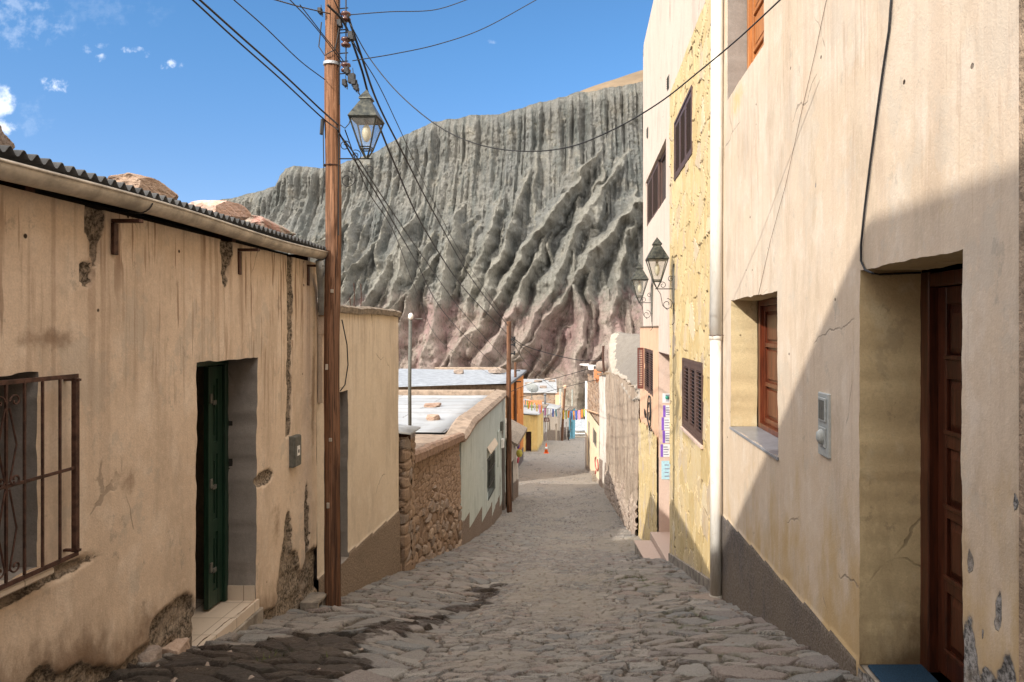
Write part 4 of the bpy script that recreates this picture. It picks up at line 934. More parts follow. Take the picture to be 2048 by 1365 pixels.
def green_house():
    H = thing('mint_house', 'pale mint green low house with zigzag brown plinth and white sheet roof', 'house', (WX, 20, pz(20)))
    Y0, Y1 = 15.64, 24.9
    holes = [(20.0-Y0, 21.66-Y0, -4.92, -3.74), (23.75-Y0, 24.65-Y0, -6.5, -3.95)]
    def plin(y, z, s, g):
        tooth = np.mod(s+.9, 2.1)/2.1; return np.where(z < g+.34+.42*tooth, 1., 0.)
    def dmg(y, z, s): return np.maximum(blob(y, z, 24.0, -3.5, .3, .25), blob(y, z, 23.3, -5.2, .12, .4))
    o, ring, n = wall_grid('wall', M['mint'], H, (WX, Y0), (WX, Y1), -7.2, -2.36, 1, holes, .05, dmg, None, lambda y, z, s: sst(-4.5, -2.4, z), plin, bulge=.02, seed=23, indent=.02)
    reveal('window_reveal', M['mint'], H, ring(holes[0]), n, .14); reveal('door_reveal', M['grey_rev'], H, ring(holes[1]), n, .2)
    m = MB(); m.span(WX-.14, WX-.2, 19.95, 21.7, -4.95, -3.7); w = m.build('window', M['glass'], H)
    m = MB()
    for k in range(9): m.box((WX+.03, 20.08+k*.188, -4.33), (.014, .014, 1.14))
    for z in (-4.9, -4.55, -4.1, -3.77): m.box((WX+.031, 20.83, z), (.012, 1.62, .03))
    m.build('window_grille', M['black'], H)
    m = MB(); m.cham(WX-.2, WX-.24, 23.7, 24.7, -6.6, -3.9, .005); m.build('door', M['gdark'], H)
    m = MB(); m.prism([(WX, 20.0, -3.42), (WX, 21.8, -3.42), (WX+.10, 21.8, -3.60), (WX+.10, 20.0, -3.60)], (.0, 0, .03)); m.build('window_hood', M['beige'], H)
    m = MB(); m.cham(WX-.002, WX+.03, 22.5, 22.9, -4.45, -3.3); m.build('plaque', M['mint'], H)
    m = MB(); m.span(WX-.01, WX-6.4, Y1-.2, Y1, -7.2, -2.4); m.span(WX-.01, WX-6.4, Y0+.01, Y0+.2, -6.2, -2.5); m.span(WX-6.2, WX-6.4, Y0, Y1, -7.2, -2.4); m.build('outer_wall', M['mint'], H)
    ys = np.linspace(Y0-.05, Y1+.05, 90); V = []
    P = [(-.03, -.0), (.10, .02), (.115, .09), (.02, .17), (-.32, .22), (-.42, .14), (-.42, -.05)]
    for y in ys:
        j = float(fbm(np.array(y*2.5), np.array(.5), 4, 24)); V += [(WX+px+j*.03, y, -2.38-.16*sst(17.5, 15.6, y)+z_*(1+j*.5)) for px, z_ in P]
    k_ = len(P); Fc = [(a*k_+b, a*k_+(b+1) % k_, (a+1)*k_+(b+1) % k_, (a+1)*k_+b) for a in range(len(ys)-1) for b in range(k_)]+[tuple(range(k_))[::-1], tuple(range((len(ys)-1)*k_, len(ys)*k_))]
    link('parapet', V, Fc, M['cap'], H)
    sheet_roof('roof', M['tinlight'], H, WX-.4, WX-6.3, Y0+.1, Y1-.25, -2.34, -2.30, .007, .25)
    m = MB(); m.cham(WX-.4, WX-6.4, Y1-.28, Y1+.08, -2.42, -2.17, .03); m.build('far_parapet', M['cap'], H)
    for i, (x, y, s) in enumerate(((-3.75, 17.9, .30), (-4.4, 20.9, .42), (-7.1, 20.6, .3))):
        rock('rock', ['brown stone lying on the white sheet roof near the brown parapet', 'flat pinkish stone in the middle of the white sheet roof', 'dark flat stone on the white sheet roof beside the lamp mast'][i], (x, y, -2.28), (s, s*1.1, .12+.05*(i == 0)), M['rock_b' if i < 2 else 'rock_a'], 61+i, 'stones on the white sheet roof')
    for i, (y, z) in enumerate(((23.4, -3.25), (23.55, -3.85))):
        m = MB(); m.cham(WX-.002, WX+.09, y-.13, y+.13, z-.15, z+.15, .01); o = m.build('utility_box', [M['boxgrey'], M['whitepaint']][i], None, loc=(WX, y, z))
        tag(o, ['dark utility box high on the mint green wall', 'white utility box under the dark one on the mint green wall'][i], 'utility box')
green_house()

def small_white():
    H = thing('narrow_house', 'narrow streaked white house with stone slab eave just behind the second wooden pole', 'house', (-2.6, 27, pz(27)))
    o, ring, n = wall_grid('wall', M['white'], H, (WX, 25.2), (-2.57, 29.3), -7.6, -4.2, 1, [(1.3, 2.2, -6.9, -5.1)], .06, lambda y, z, s: np.maximum(blob(y, z, 28.6, -6.0, .12, .9), blob(y, z, 27.9, -4.5, .5, .3)), None, lambda y, z, s: z*0+1., lambda y, z, s, g: np.where(z < g+.75, 1., 0), bulge=.03, seed=33)
    reveal('door_reveal', M['grey_rev'], H, ring((1.3, 2.2, -6.9, -5.1)), n, .2)
    m = MB(); m.span(-2.78, -2.84, 26.4, 27.5, -7, -5.0); m.build('door', M['gdark'], H)
    m = MB(); m.span(-2.59, -7, 29.1, 29.3, -7.6, -4.0); m.span(-6.9, -7, 25.2, 29.1, -7.6, -4.0); m.build('outer_wall', M['white'], H)
    m = MB(); m.prism([(-2.22, 24.95, -4.22), (-2.22, 29.5, -4.27), (-2.22, 29.5, -4.17), (-2.22, 24.95, -4.12)], (-.7, 0, .38))
    m.prism([(-2.93, 24.95, -3.83), (-2.93, 29.5, -3.88), (-2.93, 29.5, -3.77), (-2.93, 24.95, -3.73)], (-4, 0, .15)); m.build('roof', M['mortar'], H)
small_white()
# carnival mask on its wall
k = thing('carnival_mask', 'colourful carnival mask with yellow face hung under the slab eave of the narrow house', 'mask', (-2.50, 28.0, -4.9))
m = MB(); m.lathe((-2.43, 28.0, -4.98), [(.01, -.16), (.10, -.12), (.13, 0), (.10, .12), (.01, .16)], 12); m.build('face', simple('mask_yellow', (.6, .55, .1), .5), k)
m = MB(); m.cham(-2.5, -2.42, 27.8, 28.2, -4.78, -4.55, .03); m.build('headdress', simple('mask_purple', (.12, .05, .30), .5), k)
m = MB(); m.cham(-2.5, -2.44, 27.75, 28.25, -5.35, -5.13, .04); m.build('collar', simple('mask_red', (.5, .03, .08), .5), k)

def orange_house():
    X0 = -3.65; H = thing('orange_house', 'orange two-storey house with stone plinth and tin roof', 'house', (X0, 43, pz(43)))
    Y0, Y1 = 34.6, 45.2
    holes = [(a-Y0, b-Y0, z0, z1) for a, b, z0, z1 in ((35.4, 36.4, -5.0, -3.6), (38.0, 39.0, -5.0, -3.6), (40.2, 41.1, -5.0, -3.6), (42.9, 43.8, -5.0, -3.6), (41.4, 43.0, -7.4, -6.2), (38.6, 39.7, -8.3, -6.3))]
    o, ring, n = wall_grid('wall', M['orange'], H, (X0, Y0), (X0, Y1), -9.3, -2.75, 1, holes, .1, None, None, None, lambda y, z, s, g: np.where(z < g+.9, 1., 0), bulge=.02, seed=43)
    for i, h in enumerate(holes):
        reveal('window_reveal' if i < 5 else 'door_reveal', M['orange'], H, ring(h), n, .18)
        m = MB(); m.span(X0-.18, X0-.23, h[0]+Y0-.05, h[1]+Y0+.05, h[2]-.05, h[3]+.05); w = m.build('window' if i < 5 else 'door', M['glass'] if i < 5 else M['mahogd'], H)
        if i < 5: m = MB(); m.span(X0-.175, X0-.14, (h[0]+h[1])/2+Y0-.04, (h[0]+h[1])/2+Y0+.04, h[2], h[3]); m.build('mullion', M['mahogd'], w)
    m = MB(); m.span(X0-.01, X0-6.5, Y1-.2, Y1, -9.6, -2.78); m.span(X0-.01, X0-6.5, Y0, Y0+.2, -9, -2.78); m.span(X0-6.4, X0-6.6, Y0, Y1, -9, -2.78); m.build('outer_wall', M['mud'], H)
    sheet_roof('roof', M['tin'], H, X0+.2, X0-8.0, 34.3, Y1+.2, -2.68, -2.60, .012, .3, skew=.55)
    m = MB(); m.cham(X0-5.8, X0-1.5, Y1+.21, Y1+.45, -2.9, -2.50, .04); m.build('far_parapet', M['cap'], H)
    m = MB(); m.span(X0+.14, X0+.19, 34.4, Y1+.2, -2.82, -2.71); m.build('fascia', M['tindark'], H)
    return H
orange_house()
rock('roof_stone', 'dark log-shaped stone on the tin roof of the orange house, farther from its far corner', (-7.1, 41.0, -2.50), (.55, .5, .26), M['rock_a'], 71, 'dark stones on the tin roof')
rock('roof_stone', 'longest dark stone on the tin roof, nearer the orange front', (-4.9, 41.5, -2.48), (.75, .9, .28), M['rock_a'], 72, 'dark stones on the tin roof', rz=.7)

def yellow_house():
    H = thing('yellow_house', 'yellow single-storey house with brown doorway and white sheet roof beyond the orange one', 'house', (-3.07, 54, pz(54)))
    XL, XR, Y0, Y1 = -3.9, -3.07, 50.5, 58.2
    # front facing up the street with the doorway, long side along the street
    hole = (.0+.02, .44, -9.3, -7.42)
    o, ring, n = wall_grid('front_wall', M['yellow'], H, (-3.95, Y0), (XR, Y0), -9.8, -6.22, 1, [hole], .06, None, None, None, None, bulge=.01, seed=53, lowh=.5)
    reveal('door_reveal', M['yellow'], H, ring(hole), n, .5)
    m = MB(); m.span(-3.95, -3.49, Y0+.5, Y0+.55, -9.3, -7.4); m.build('door', M['mahogd'], H)
    h2 = (5.2, 6.1, -8.6, -7.1)
    o, ring, n = wall_grid('wall', M['yellow'], H, (XR, Y0), (XR, Y1), -10.4, -6.22, 1, [h2], .1, None, None, None, None, bulge=.02, seed=54, lowh=.8, ztf=lambda s: -6.22-s*.07)
    reveal('window_reveal', M['yellow'], H, ring(h2), n, .15)
    m = MB(); m.span(XR-.15, XR-.2, Y0+5.1, Y0+6.2, -8.7, -7.0); m.build('window', M['mahogd'], H)
    m = MB(); m.span(-8, -3.96, Y0+.01, Y0+.25, -9.8, -6.24); m.span(XR-.02, -8, Y1-.2, Y1, -10.4, -6.8); m.span(-8, -8.2, Y0, Y1, -10, -6.3); m.build('outer_wall', M['yellow'], H)
    m = MB(); m.prism([(XR+.12, Y0-.2, -6.22), (XR+.12, Y1+.2, -6.78), (XR+.12, Y1+.2, -6.70), (XR+.12, Y0-.2, -6.14)], (-5.2, 0, .5)); m.build('roof', M['tinlight'], H)
    m = MB(); m.span(XR-.1, -8, Y1-.1, Y1+.1, -6.3, -5.95); m.build('ridge_wall', M['red'], H)
yellow_house()

# the far group of houses where the street bends
def far_house(name, label, p0, p1, zt, mat, seed, door=None, roofmat=None, roofup=.4, h2=None, depth=5., plh=.8):
    H = thing(name, label, 'house', (p0[0], p0[1], pz(p0[1])))
    hs = []
    if door: hs.append(door)
    if h2: hs.append(h2)
    zb = pz(p1[1])-.6
    o, ring, n = wall_grid('wall', mat, H, p0, p1, zb, zt, 1, hs, .12, lambda y, z, s: np.maximum(blob(y, z, p0[1]+1, zt-1.5, .5, 1.), -1), None, lambda y, z, s: z*0+.8, lambda y, z, s, g: np.where(z < g+plh, 1., 0), bulge=.03, seed=seed)
    t = np.array([p1[0]-p0[0], p1[1]-p0[1]]); t = t/np.hypot(*t)
    for i, h in enumerate(hs):
        reveal('door_reveal' if i == 0 else 'window_reveal', mat, H, ring(h), n, .2)
        a = np.array(p0)+t*h[0]-n*.2; b = np.array(p0)+t*h[1]-n*.2
        m = MB(); m.prism([(a[0], a[1], h[2]), (b[0], b[1], h[2]), (b[0], b[1], h[3]), (a[0], a[1], h[3])], (-n[0]*.05, -n[1]*.05, 0)); m.build('door' if i == 0 else 'window', M['mahogd'], H)
    a = np.array(p0); b = np.array(p1); c = b-n*depth; d = a-n*depth
    a2 = a-n*.02+t*.01; b2 = b-n*.02-t*.01
    m = MB(); m.prism([(a2[0], a2[1], zb), (b2[0], b2[1], zb), (b2[0]-n[0]*.1, b2[1]-n[1]*.1, zb), (a2[0]-n[0]*.1, a2[1]-n[1]*.1, zb)], (0, 0, .01))
    for (p, q) in ((b2, c), (c, d), (d, a2)):
        e = np.array([q[1]-p[1], p[0]-q[0]]); e = e/np.hypot(*e)*.2
        m.prism([(p[0], p[1], zb), (q[0], q[1], zb), (q[0]-e[0], q[1]-e[1], zb), (p[0]-e[0], p[1]-e[1], zb)], (0, 0, zt-.02-zb))
    m.build('outer_wall', mat, H)
    e0 = a+n*.15-t*.1; e1 = b+n*.15+t*.1; f1 = c-n*.1+t*.1; f0 = d-n*.1-t*.1
    m = MB(); P = [(e0[0], e0[1], zt), (e1[0], e1[1], zt), (f1[0], f1[1], zt+roofup), (f0[0], f0[1], zt+roofup)]
    m.prism(P, (0, 0, .07)); m.build('roof', roofmat or M['mortar'], H)
    return H
far_house('light_blue_house', 'sliver of pale grey-blue house beside the yellow house', (-3.02, 58.4), (-2.86, 60.8), -6.6, M['white'], 91, None, M['mortar'], .1)
far_house('worn_house', 'peeling cream house with narrow doorway and white tin roof beside the dark red sign', (-2.82, 61), (-1.93, 68), -7.55, M['beige'], 92, (4.2, 5.2, -10.9, -8.9), M['tinlight'], .9, plh=1.0)
far_house('worn_house', 'cream house behind the leaning wooden post near the street bend', (-1.9, 68.4), (-1.2, 75), -8.4, M['white'], 93, (4.2, 5.2, -11.9, -9.7), M['mortar'], .1, (1.2, 2.0, -10.2, -9.2), plh=1.3)
far_house('blue_house', 'turquoise blue house at the bend of the street', (-1.15, 75.5), (-.55, 79.5), -8.9, M['blue'], 94, (1.2, 2.2, -12.1, -10.3), M['mortar'], .1, plh=.1)
# white building at the end of the street
H = thing('white_house', 'low white house with pale roof and brown railing closing the view down the street', 'house', (.2, 95, pz(95)))
m = MB(); m.span(-.75, 6, 95, 99, -15.6, -13.6); m.build('wall', M['whitepaint'], H)
m = MB(); m.prism([(-.85, 94.6, -13.85), (6.1, 94.6, -13.85), (6.1, 99, -12.9), (-.85, 99, -12.9)], (0, 0, .1)); m.build('roof', M['tin'], H)
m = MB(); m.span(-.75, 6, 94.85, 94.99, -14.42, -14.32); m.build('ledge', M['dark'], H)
for k in range(10): m.span(.25+k*.16, .31+k*.16, 94.6, 94.66, -15.2, -14.62)
m2 = MB()
for k in range(12): m2.span(.22+k*.14, .26+k*.14, 94.5, 94.55, -15.4, -14.66)
m2.span(.2, 1.9, 94.49, 94.56, -14.68, -14.60); m2.build('railing', M['rust'], H)
# roofs between the orange house and the cliff
H = thing('brick_house', 'brown brick house with pale stone-weighted tin roof behind the yellow house', 'house', (-4.5, 80, -12))
V = []
o, ring, n = wall_grid('wall', M['rubble'], H, (-7.5, 74), (-2.6, 74), -13, -6.72, 1, (), .12, bulge=.08, seed=95)
me = o.data; co_ = np.empty(len(me.vertices)*3); me.vertices.foreach_get('co', co_); co_ = co_.reshape(-1, 3); e, r = rub(co_[:, 0]*1., co_[:, 2], 0, 5, .45, .22)
for nm, a_ in (('rnd', r), ('edge', e)): at_ = me.attributes.new(nm, 'FLOAT', 'POINT'); at_.data.foreach_set('value', a_.astype(np.float32))
m = MB(); m.span(-7.5, -2.6, 74.1, 84, -13, -6.9); m.build('outer_wall', M['mud'], H)
m = MB(); m.prism([(-7.9, 73.7, -6.75), (-2.4, 73.7, -6.78), (-2.9, 85, -6.2), (-7.9, 85, -6.2)], (0, 0, .1)); m.build('roof', M['tinlight'], H)
m = MB(); m.cham(-2.62, -1.85, 73.95, 74.35, -12.6, -6.75, .05); m.build('pillar', M['peach'], H)
for i, (x, y, s) in enumerate(((-4.05, 77, .75), (-5.2, 78, .6), (-4.9, 82, .9), (-3.3, 82.5, .8), (-5.9, 80, .8), (-3.9, 84, .7))):
    rock('roof_weight', 'dark stone weighing down the pale roof behind the yellow house', (x, y, -6.4+(y-77)*.05), (s, s*.8, .28), M['rock_a'], 81+i, 'dark stones on the pale far roof')
for o_ in [o for o in scn.objects if o.name.startswith('roof_weight')]: pass
# satellite dish on a frame
k = thing('satellite_dish', 'grey mesh satellite dish on a stand above the far roofs beside the orange house', 'satellite dish', (-4.6, 66, -7))
m = MB(); c = Vector((-4.55, 66, -5.65)); R3 = Matrix.Rotation(math.radians(-50), 3, 'X') @ Matrix.Rotation(math.radians(15), 3, 'Y')
V = []; ns = 20
for i in range(6):
    r = .62*i/5
    for j in range(ns): a = 2*math.pi*j/ns; V.append(c+R3 @ Vector((math.cos(a)*r, math.sin(a)*r, r*r*.38)))
Fc = [(i*ns+j, i*ns+(j+1) % ns, (i+1)*ns+(j+1) % ns, (i+1)*ns+j) for i in range(5) for j in range(ns)]
o = link('dish', V, Fc, M['plastic_grey'], k, smooth=True); s_ = o.modifiers.new('t', 'SOLIDIFY'); s_.thickness = .02
m = MB(); m.tube([c, c+Vector((0, 0, -1.6))], .03, 6); m.tube([c+Vector((0, 0, -.7)), c+Vector((.4, 0, -1.6))], .02, 5); m.tube([c+Vector((0, 0, -.7)), c+Vector((-.4, 0, -1.6))], .02, 5); m.build('stand', M['boxgrey'], k)
m = MB(); m.tube([c+R3 @ Vector((.55, 0, .12)), c+R3 @ Vector((0, 0, .55)), c+R3 @ Vector((-.55, 0, .12))], .015, 5); m.box(c+R3 @ Vector((0, 0, .55)), (.08, .08, .1)); m.build('receiver', M['boxgrey'], k)
# water tank pipe between yellow and worn house
k = thing('roof_flue', 'grey metal flue standing behind the corner of the yellow house', 'flue', (-3.0, 61, -6.9))
m = MB(); m.tube([(-3.02, 60.5, -6.9), (-3.02, 60.5, -5.75)], .09, 10); m.build('pipe', M['tindark'], k, smooth=True); m = MB(); m.lathe((-3.02, 60.5, -5.75), [(.09, 0), (.17, .02), (.14, .08), (.02, .14)], 10); m.build('cowl', M['tindark'], k)

# ================================================================= right side
def stone_mat():
    n = NT('yellow_painted_flagstone'); R = n.attr('rnd'); E = n.attr('edge'); a = n.noise(n.pos(), 6, 6, .7); f = n.noise(n.pos(), 55, 4, .7); v = n.noise(n.pos((1, 1, .25)), 14, 5, .7)
    c = n.ramp(R, [(0, (.54, .41, .20)), (.25, (.61, .49, .28)), (.5, (.50, .38, .185)), (.7, (.60, .475, .27)), (.84, (.46, .37, .27)), (.93, (.63, .53, .36)), (1, (.54, .42, .22))])
    c = n.mix(n.m('MULTIPLY', n.ss(a, .45, .7), .5), c, (.52, .35, .14)); c = n.mix(n.m('MULTIPLY', n.ss(v, .52, .66), .5), c, (.66, .54, .33)); c = n.mix(n.m('MULTIPLY', n.ss(f, .55, .75), .4), c, (.42, .32, .24))
    w = n.noise(n.pos((1, 1, .6)), 3.3, 6, .75); c = n.mix(n.m('MULTIPLY', n.ss(w, .62, .68), .6), c, (.45, .35, .36))
    c = n.mix(n.m('MULTIPLY', n.ss(E, .08, .015), .75), c, (.36, .27, .14)); c = n.mix(n.m('MULTIPLY', n.attr('crack'), .9), c, (.07, .05, .035))
    low = n.ss(n.m('ADD', n.attr('low'), n.m('MULTIPLY', n.m('SUBTRACT', a, .5), 1)), .6, 1); c = n.mix(n.m('MULTIPLY', low, .35), c, (.45, .36, .22))
    return n.out(c, .85, n.bump(n.m('ADD', f, n.m('MULTIPLY', v, 1.5)), .005), spec=.2)
M['flag'] = stone_mat()
def flag_wall(name, parent, y0, y1, zb, ztop, X, holes, ztf=None, res=.022, seed=2):
    L = y1-y0
    def axis(a, b, r, cuts):
        pts = [a]+sorted({c for c in cuts if a < c < b})+[b]; out = []
        for p, q in zip(pts[:-1], pts[1:]): out += list(np.linspace(p, q, max(1, int(math.ceil((q-p)/r))), endpoint=False))
        return np.array(out+[b])
    Y = axis(y0, y1, res*1.6, [h[0] for h in holes]+[h[1] for h in holes]); Z = axis(zb, ztop, res, [h[2] for h in holes]+[h[3] for h in holes])
    y, z = np.meshgrid(Y, Z, indexing='ij')
    if ztf is not None: z = np.where(z > ztop-.35, z+(z-(ztop-.35))/.35*(ztf(y)-ztop), z)
    wy = y/.30+fbm(y*1.7, z*1.7, 4, seed)*.9; wz = z/.36+fbm(y*1.9, z*1.9, 4, seed+1)*.9
    f1, f2, r, cx, cy = voro(wy, wz, seed+3, .95); e = f2-f1
    tl = (_h(np.floor(r*9999), r*0, 1)-.3)*.022; tu = (_h(np.floor(r*9999), r*0, 2)-.5)*.016
    rel = sst(0, .05, e)*(.005+.005*r+np.maximum(cy*tl*1., -.03)+cx*tu)+fbm(y*9, z*9, 4, seed+7)*.003
    crack = sst(.06, .012, e)*sst(.34, .44, vn(y*4.3, z*5.3, seed+8))*sst(-.02, .25, np.abs(cy)*1.)
    rel = rel-crack*.012
    low = 1-(z-prof(y))/.8
    V = np.stack([X-rel, y, z], -1).reshape(-1, 3); nz = len(Z); i, j = np.meshgrid(np.arange(len(Y)-1), np.arange(nz-1), indexing='ij'); a = i*nz+j
    cyc = (Y[:-1]+Y[1:])/2; czc = (Z[:-1]+Z[1:])/2; keep = np.ones(i.shape, bool)
    for h in holes: keep &= ~(((cyc > h[0]) & (cyc < h[1]))[:, None] & ((czc > h[2]) & (czc < h[3]))[None, :])
    q = np.stack([a, a+1, a+nz+1, a+nz], -1)[keep]
    link(name, V, q, M['flag'], parent, attrs={'rnd': r, 'edge': e, 'crack': crack, 'low': np.clip(low, 0, 1.2)})

def shutter_leaf(mb, x, y0, y1, z0, z1, t=.03, st=.07):
    """louvred leaf in the plane x, facing the street (-x)"""
    mb.span(x-t, x, y0, y0+st, z0, z1); mb.span(x-t, x, y1-st, y1, z0, z1); mb.span(x-t+.001, x, y0+st, y1-st, z0, z0+st); mb.span(x-t+.001, x, y0+st, y1-st, z1-st, z1)
    k = max(4, int((z1-z0-2*st)/.048)); dz = (z1-z0-2*st)/k; r = Matrix.Rotation(math.radians(38), 3, 'Y')
    for i in range(k): mb.box((x-t/2, (y0+y1)/2, z0+st+dz*(i+.5)), (.046, y1-y0-2*st, .008), r)

def shutter_window(parent, y0, y1, z0, z1, X, leaves=3, mat=None, name='shuttered_window'):
    m = MB(); f = .04
    m.span(X-.018, X+.10, y0-f, y0, z0-f, z1+f); m.span(X-.018, X+.10, y1, y1+f, z0-f, z1+f); m.span(X-.0175, X+.10, y0, y1, z1, z1+f); m.span(X-.0175, X+.10, y0, y1, z0-f, z0)
    fr = m.build(name, M['shut'], parent)
    w = (y1-y0)/leaves
    for k in range(leaves):
        m = MB(); shutter_leaf(m, X+.028, y0+k*w+.004, y0+(k+1)*w-.004, z0+.004, z1-.004, .034, min(.07, w*.18)); m.build('shutter', mat or M['shut'], fr)
    m = MB(); m.span(X+.085, X+.095, y0, y1, z0, z1); m.build('pane', M['glass'], fr)
    m = MB(); m.span(X-.012, X-.004, y1-.01, y1+.035, z0+.15, z0+.25); m.span(X-.012, X-.004, y1-.01, y1+.035, z1-.25, z1-.15); m.build('hinge', M['black'], fr)
    return fr

def cream_house():
    H = thing('cream_house', 'tall cream plastered house with dark stucco plinth, mahogany door and slate window sill', 'house', (EX, 5, pz(5)))
    Y0, Y1, zt = 2.466, 7.70, 5.3
    # side=-1: normal towards -x ; s runs down the street
    holes = [(2.84-Y0, 3.877-Y0, -1.865, .322), (5.49-Y0, 7.185-Y0, -1.003, .293), (5.91-Y0, 7.36-Y0, 2.40, 3.72)]
    def plin(y, z, s, g): return np.where((z < -1.845-(y-3.9)*.047) & (y > 3.9), 1., 0.)
    def dmg(y, z, s):
        g = prof(y); v = np.full(s.shape, -1.)
        for cy, cz, ry, rz in ((2.66, -1.66, .13, .36), (2.55, -1.40, .06, .20), (2.79, -1.55, .07, .42), (2.60, -1.05, .02, .08), (2.72, -1.80, .16, .10), (2.79, -.93, .02, .05), (2.50, -.62, .015, .05), (2.70, -1.18, .012, .04), (2.62, -1.1, .008, .03), (2.68, -1.33, .02, .04),
                               (4.45, -.62, .03, .20), (4.62, .95, .012, .02), (3.0, -2.0, .2, .1)):
            v = np.maximum(v, blob(y, z, cy, cz, ry, rz))
        v = np.maximum(v, np.where(y < 3.9, 1-(z-g)/.10, -1))
        return np.clip(v, -1, .7)
    def stain(y, z, s):
        v = np.maximum(.8*blob(y, z, 6.9, 2.25, .7, .35), 0); v = np.maximum(v, .5*blob(y, z, 6.2, -1.2, .5, .25)); v = np.maximum(v, .5*blob(y, z, 3.0, .5, .35, .2)); v = np.maximum(v, .4*blob(y, z, 7.0, 1.9, .3, .9))
        return v
    o, ring, n = wall_grid('wall', M['cream'], H, (EX, Y0), (EX, Y1), -3.6, zt, -1, holes, .022, dmg, stain, lambda y, z, s: sst(-2.5, 1.5, z)*.8+.2, plin, bulge=.010, seed=63, indent=.006,
                           reliefs=lambda y, z, s: .014*((z < -1.845-(y-3.9)*.047) & (y > 3.9)), zres=.024, lowh=2.2)
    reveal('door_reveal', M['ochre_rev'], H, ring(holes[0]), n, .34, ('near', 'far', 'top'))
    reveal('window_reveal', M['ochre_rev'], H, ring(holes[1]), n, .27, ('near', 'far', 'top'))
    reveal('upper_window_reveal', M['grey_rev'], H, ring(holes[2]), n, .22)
    m = MB(); m.span(EX+.45, EX+7, Y1-.25, Y1-.01, -3.6, zt-.01); m.span(EX+6.8, EX+7, Y0, Y1-.26, -3.6, zt-.01); m.span(EX+.012, EX+.44, 7.45, Y1-.01, -3.6, zt-.01); m.span(EX+.02, EX+6.8, Y0+.0, Y1-.26, zt-.2, zt-.02); m.build('outer_wall', M['cream'], H)
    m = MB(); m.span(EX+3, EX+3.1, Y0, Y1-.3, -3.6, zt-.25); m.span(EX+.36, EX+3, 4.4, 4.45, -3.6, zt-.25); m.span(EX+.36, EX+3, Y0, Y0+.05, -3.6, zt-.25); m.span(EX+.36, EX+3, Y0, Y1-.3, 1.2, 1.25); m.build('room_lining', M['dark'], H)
    # doorway
    zf = -1.865; xd = EX+.34
    m = MB(); m.span(EX+.012, EX+.34, 2.79, 3.93, zf-.25, zf-.003); m.build('door_sill', M['render'], H)
    m = MB(); m.cham(xd-.004, xd+.13, 3.79, 3.91, zf, .31, .006); m.cham(xd, xd+.13, 2.76, 2.83, zf, .30, .006); m.cham(xd+.001, xd+.13, 2.831, 3.789, .225, .30, .006)
    fr = m.build('door_frame', M['mahogd'], H)
    m = MB(); xl = xd+.045; y0, y1 = 2.835, 3.785
    m.span(xl+.018, xl+.04, y0+.1, y1-.1, zf+.02, .215)
    ysl = [(y0, y0+.10), ((y0+y1)/2-.04, (y0+y1)/2+.04), (y1-.085, y1)]
    for a, b in ysl: m.cham(xl, xl+.045, a, b, zf+.02, .222, .004)
    rails = [(.13, .222), (-.265, -.15), (-.63, -.545), (-1.0, -.935), (-1.39, -1.31), (zf+.021, -1.70)]
    for a, b in rails:
        for (c, d) in ((ysl[0][1], ysl[1][0]), (ysl[1][1], ysl[2][0])): m.cham(xl+.001, xl+.045, c+.0005, d-.0005, a, b, .004)
    dr = m.build('door', M['mahogd'], H)
    for (zb_, zt_) in ((-.15, .13), (-.545, -.265), (-.935, -.63), (-1.31, -1.0), (-1.70, -1.39)):
        for (c, d) in ((ysl[0][1], ysl[1][0]), (ysl[1][1], ysl[2][0])):
            m = MB(); i1 = .028; V = []
            for k, (ins, xx) in enumerate(((.006, xl+.020), (.02, xl+.014), (.05, xl+.002), (.058, xl+.002))):
                V += [(xx, c+ins, zb_+ins), (xx, d-ins, zb_+ins), (xx, d-ins, zt_-ins), (xx, c+ins, zt_-ins)]
            Fc = [(k*4+q, k*4+(q+1) % 4, (k+1)*4+(q+1) % 4, (k+1)*4+q) for k in range(3) for q in range(4)]+[(12, 13, 14, 15)]
            m.add(V, Fc)
            # drip ledge under the panel
            m.cham(xl-.012, xl+.0, c-.005, d+.005, zb_-.012, zb_+.012, .003)
            m.build('panel', M['mahogd'], dr)
    # slate sill and lower window
    m = MB(); m.prism([(EX-.012, 5.47, -1.03), (EX+.265, 5.52, -1.022), (EX+.265, 7.16, -1.022), (EX-.012, 7.205, -1.03)], (0, 0, .024)); m.build('window_sill', M['slate'], H, bevel=.003)
    xw = EX+.27
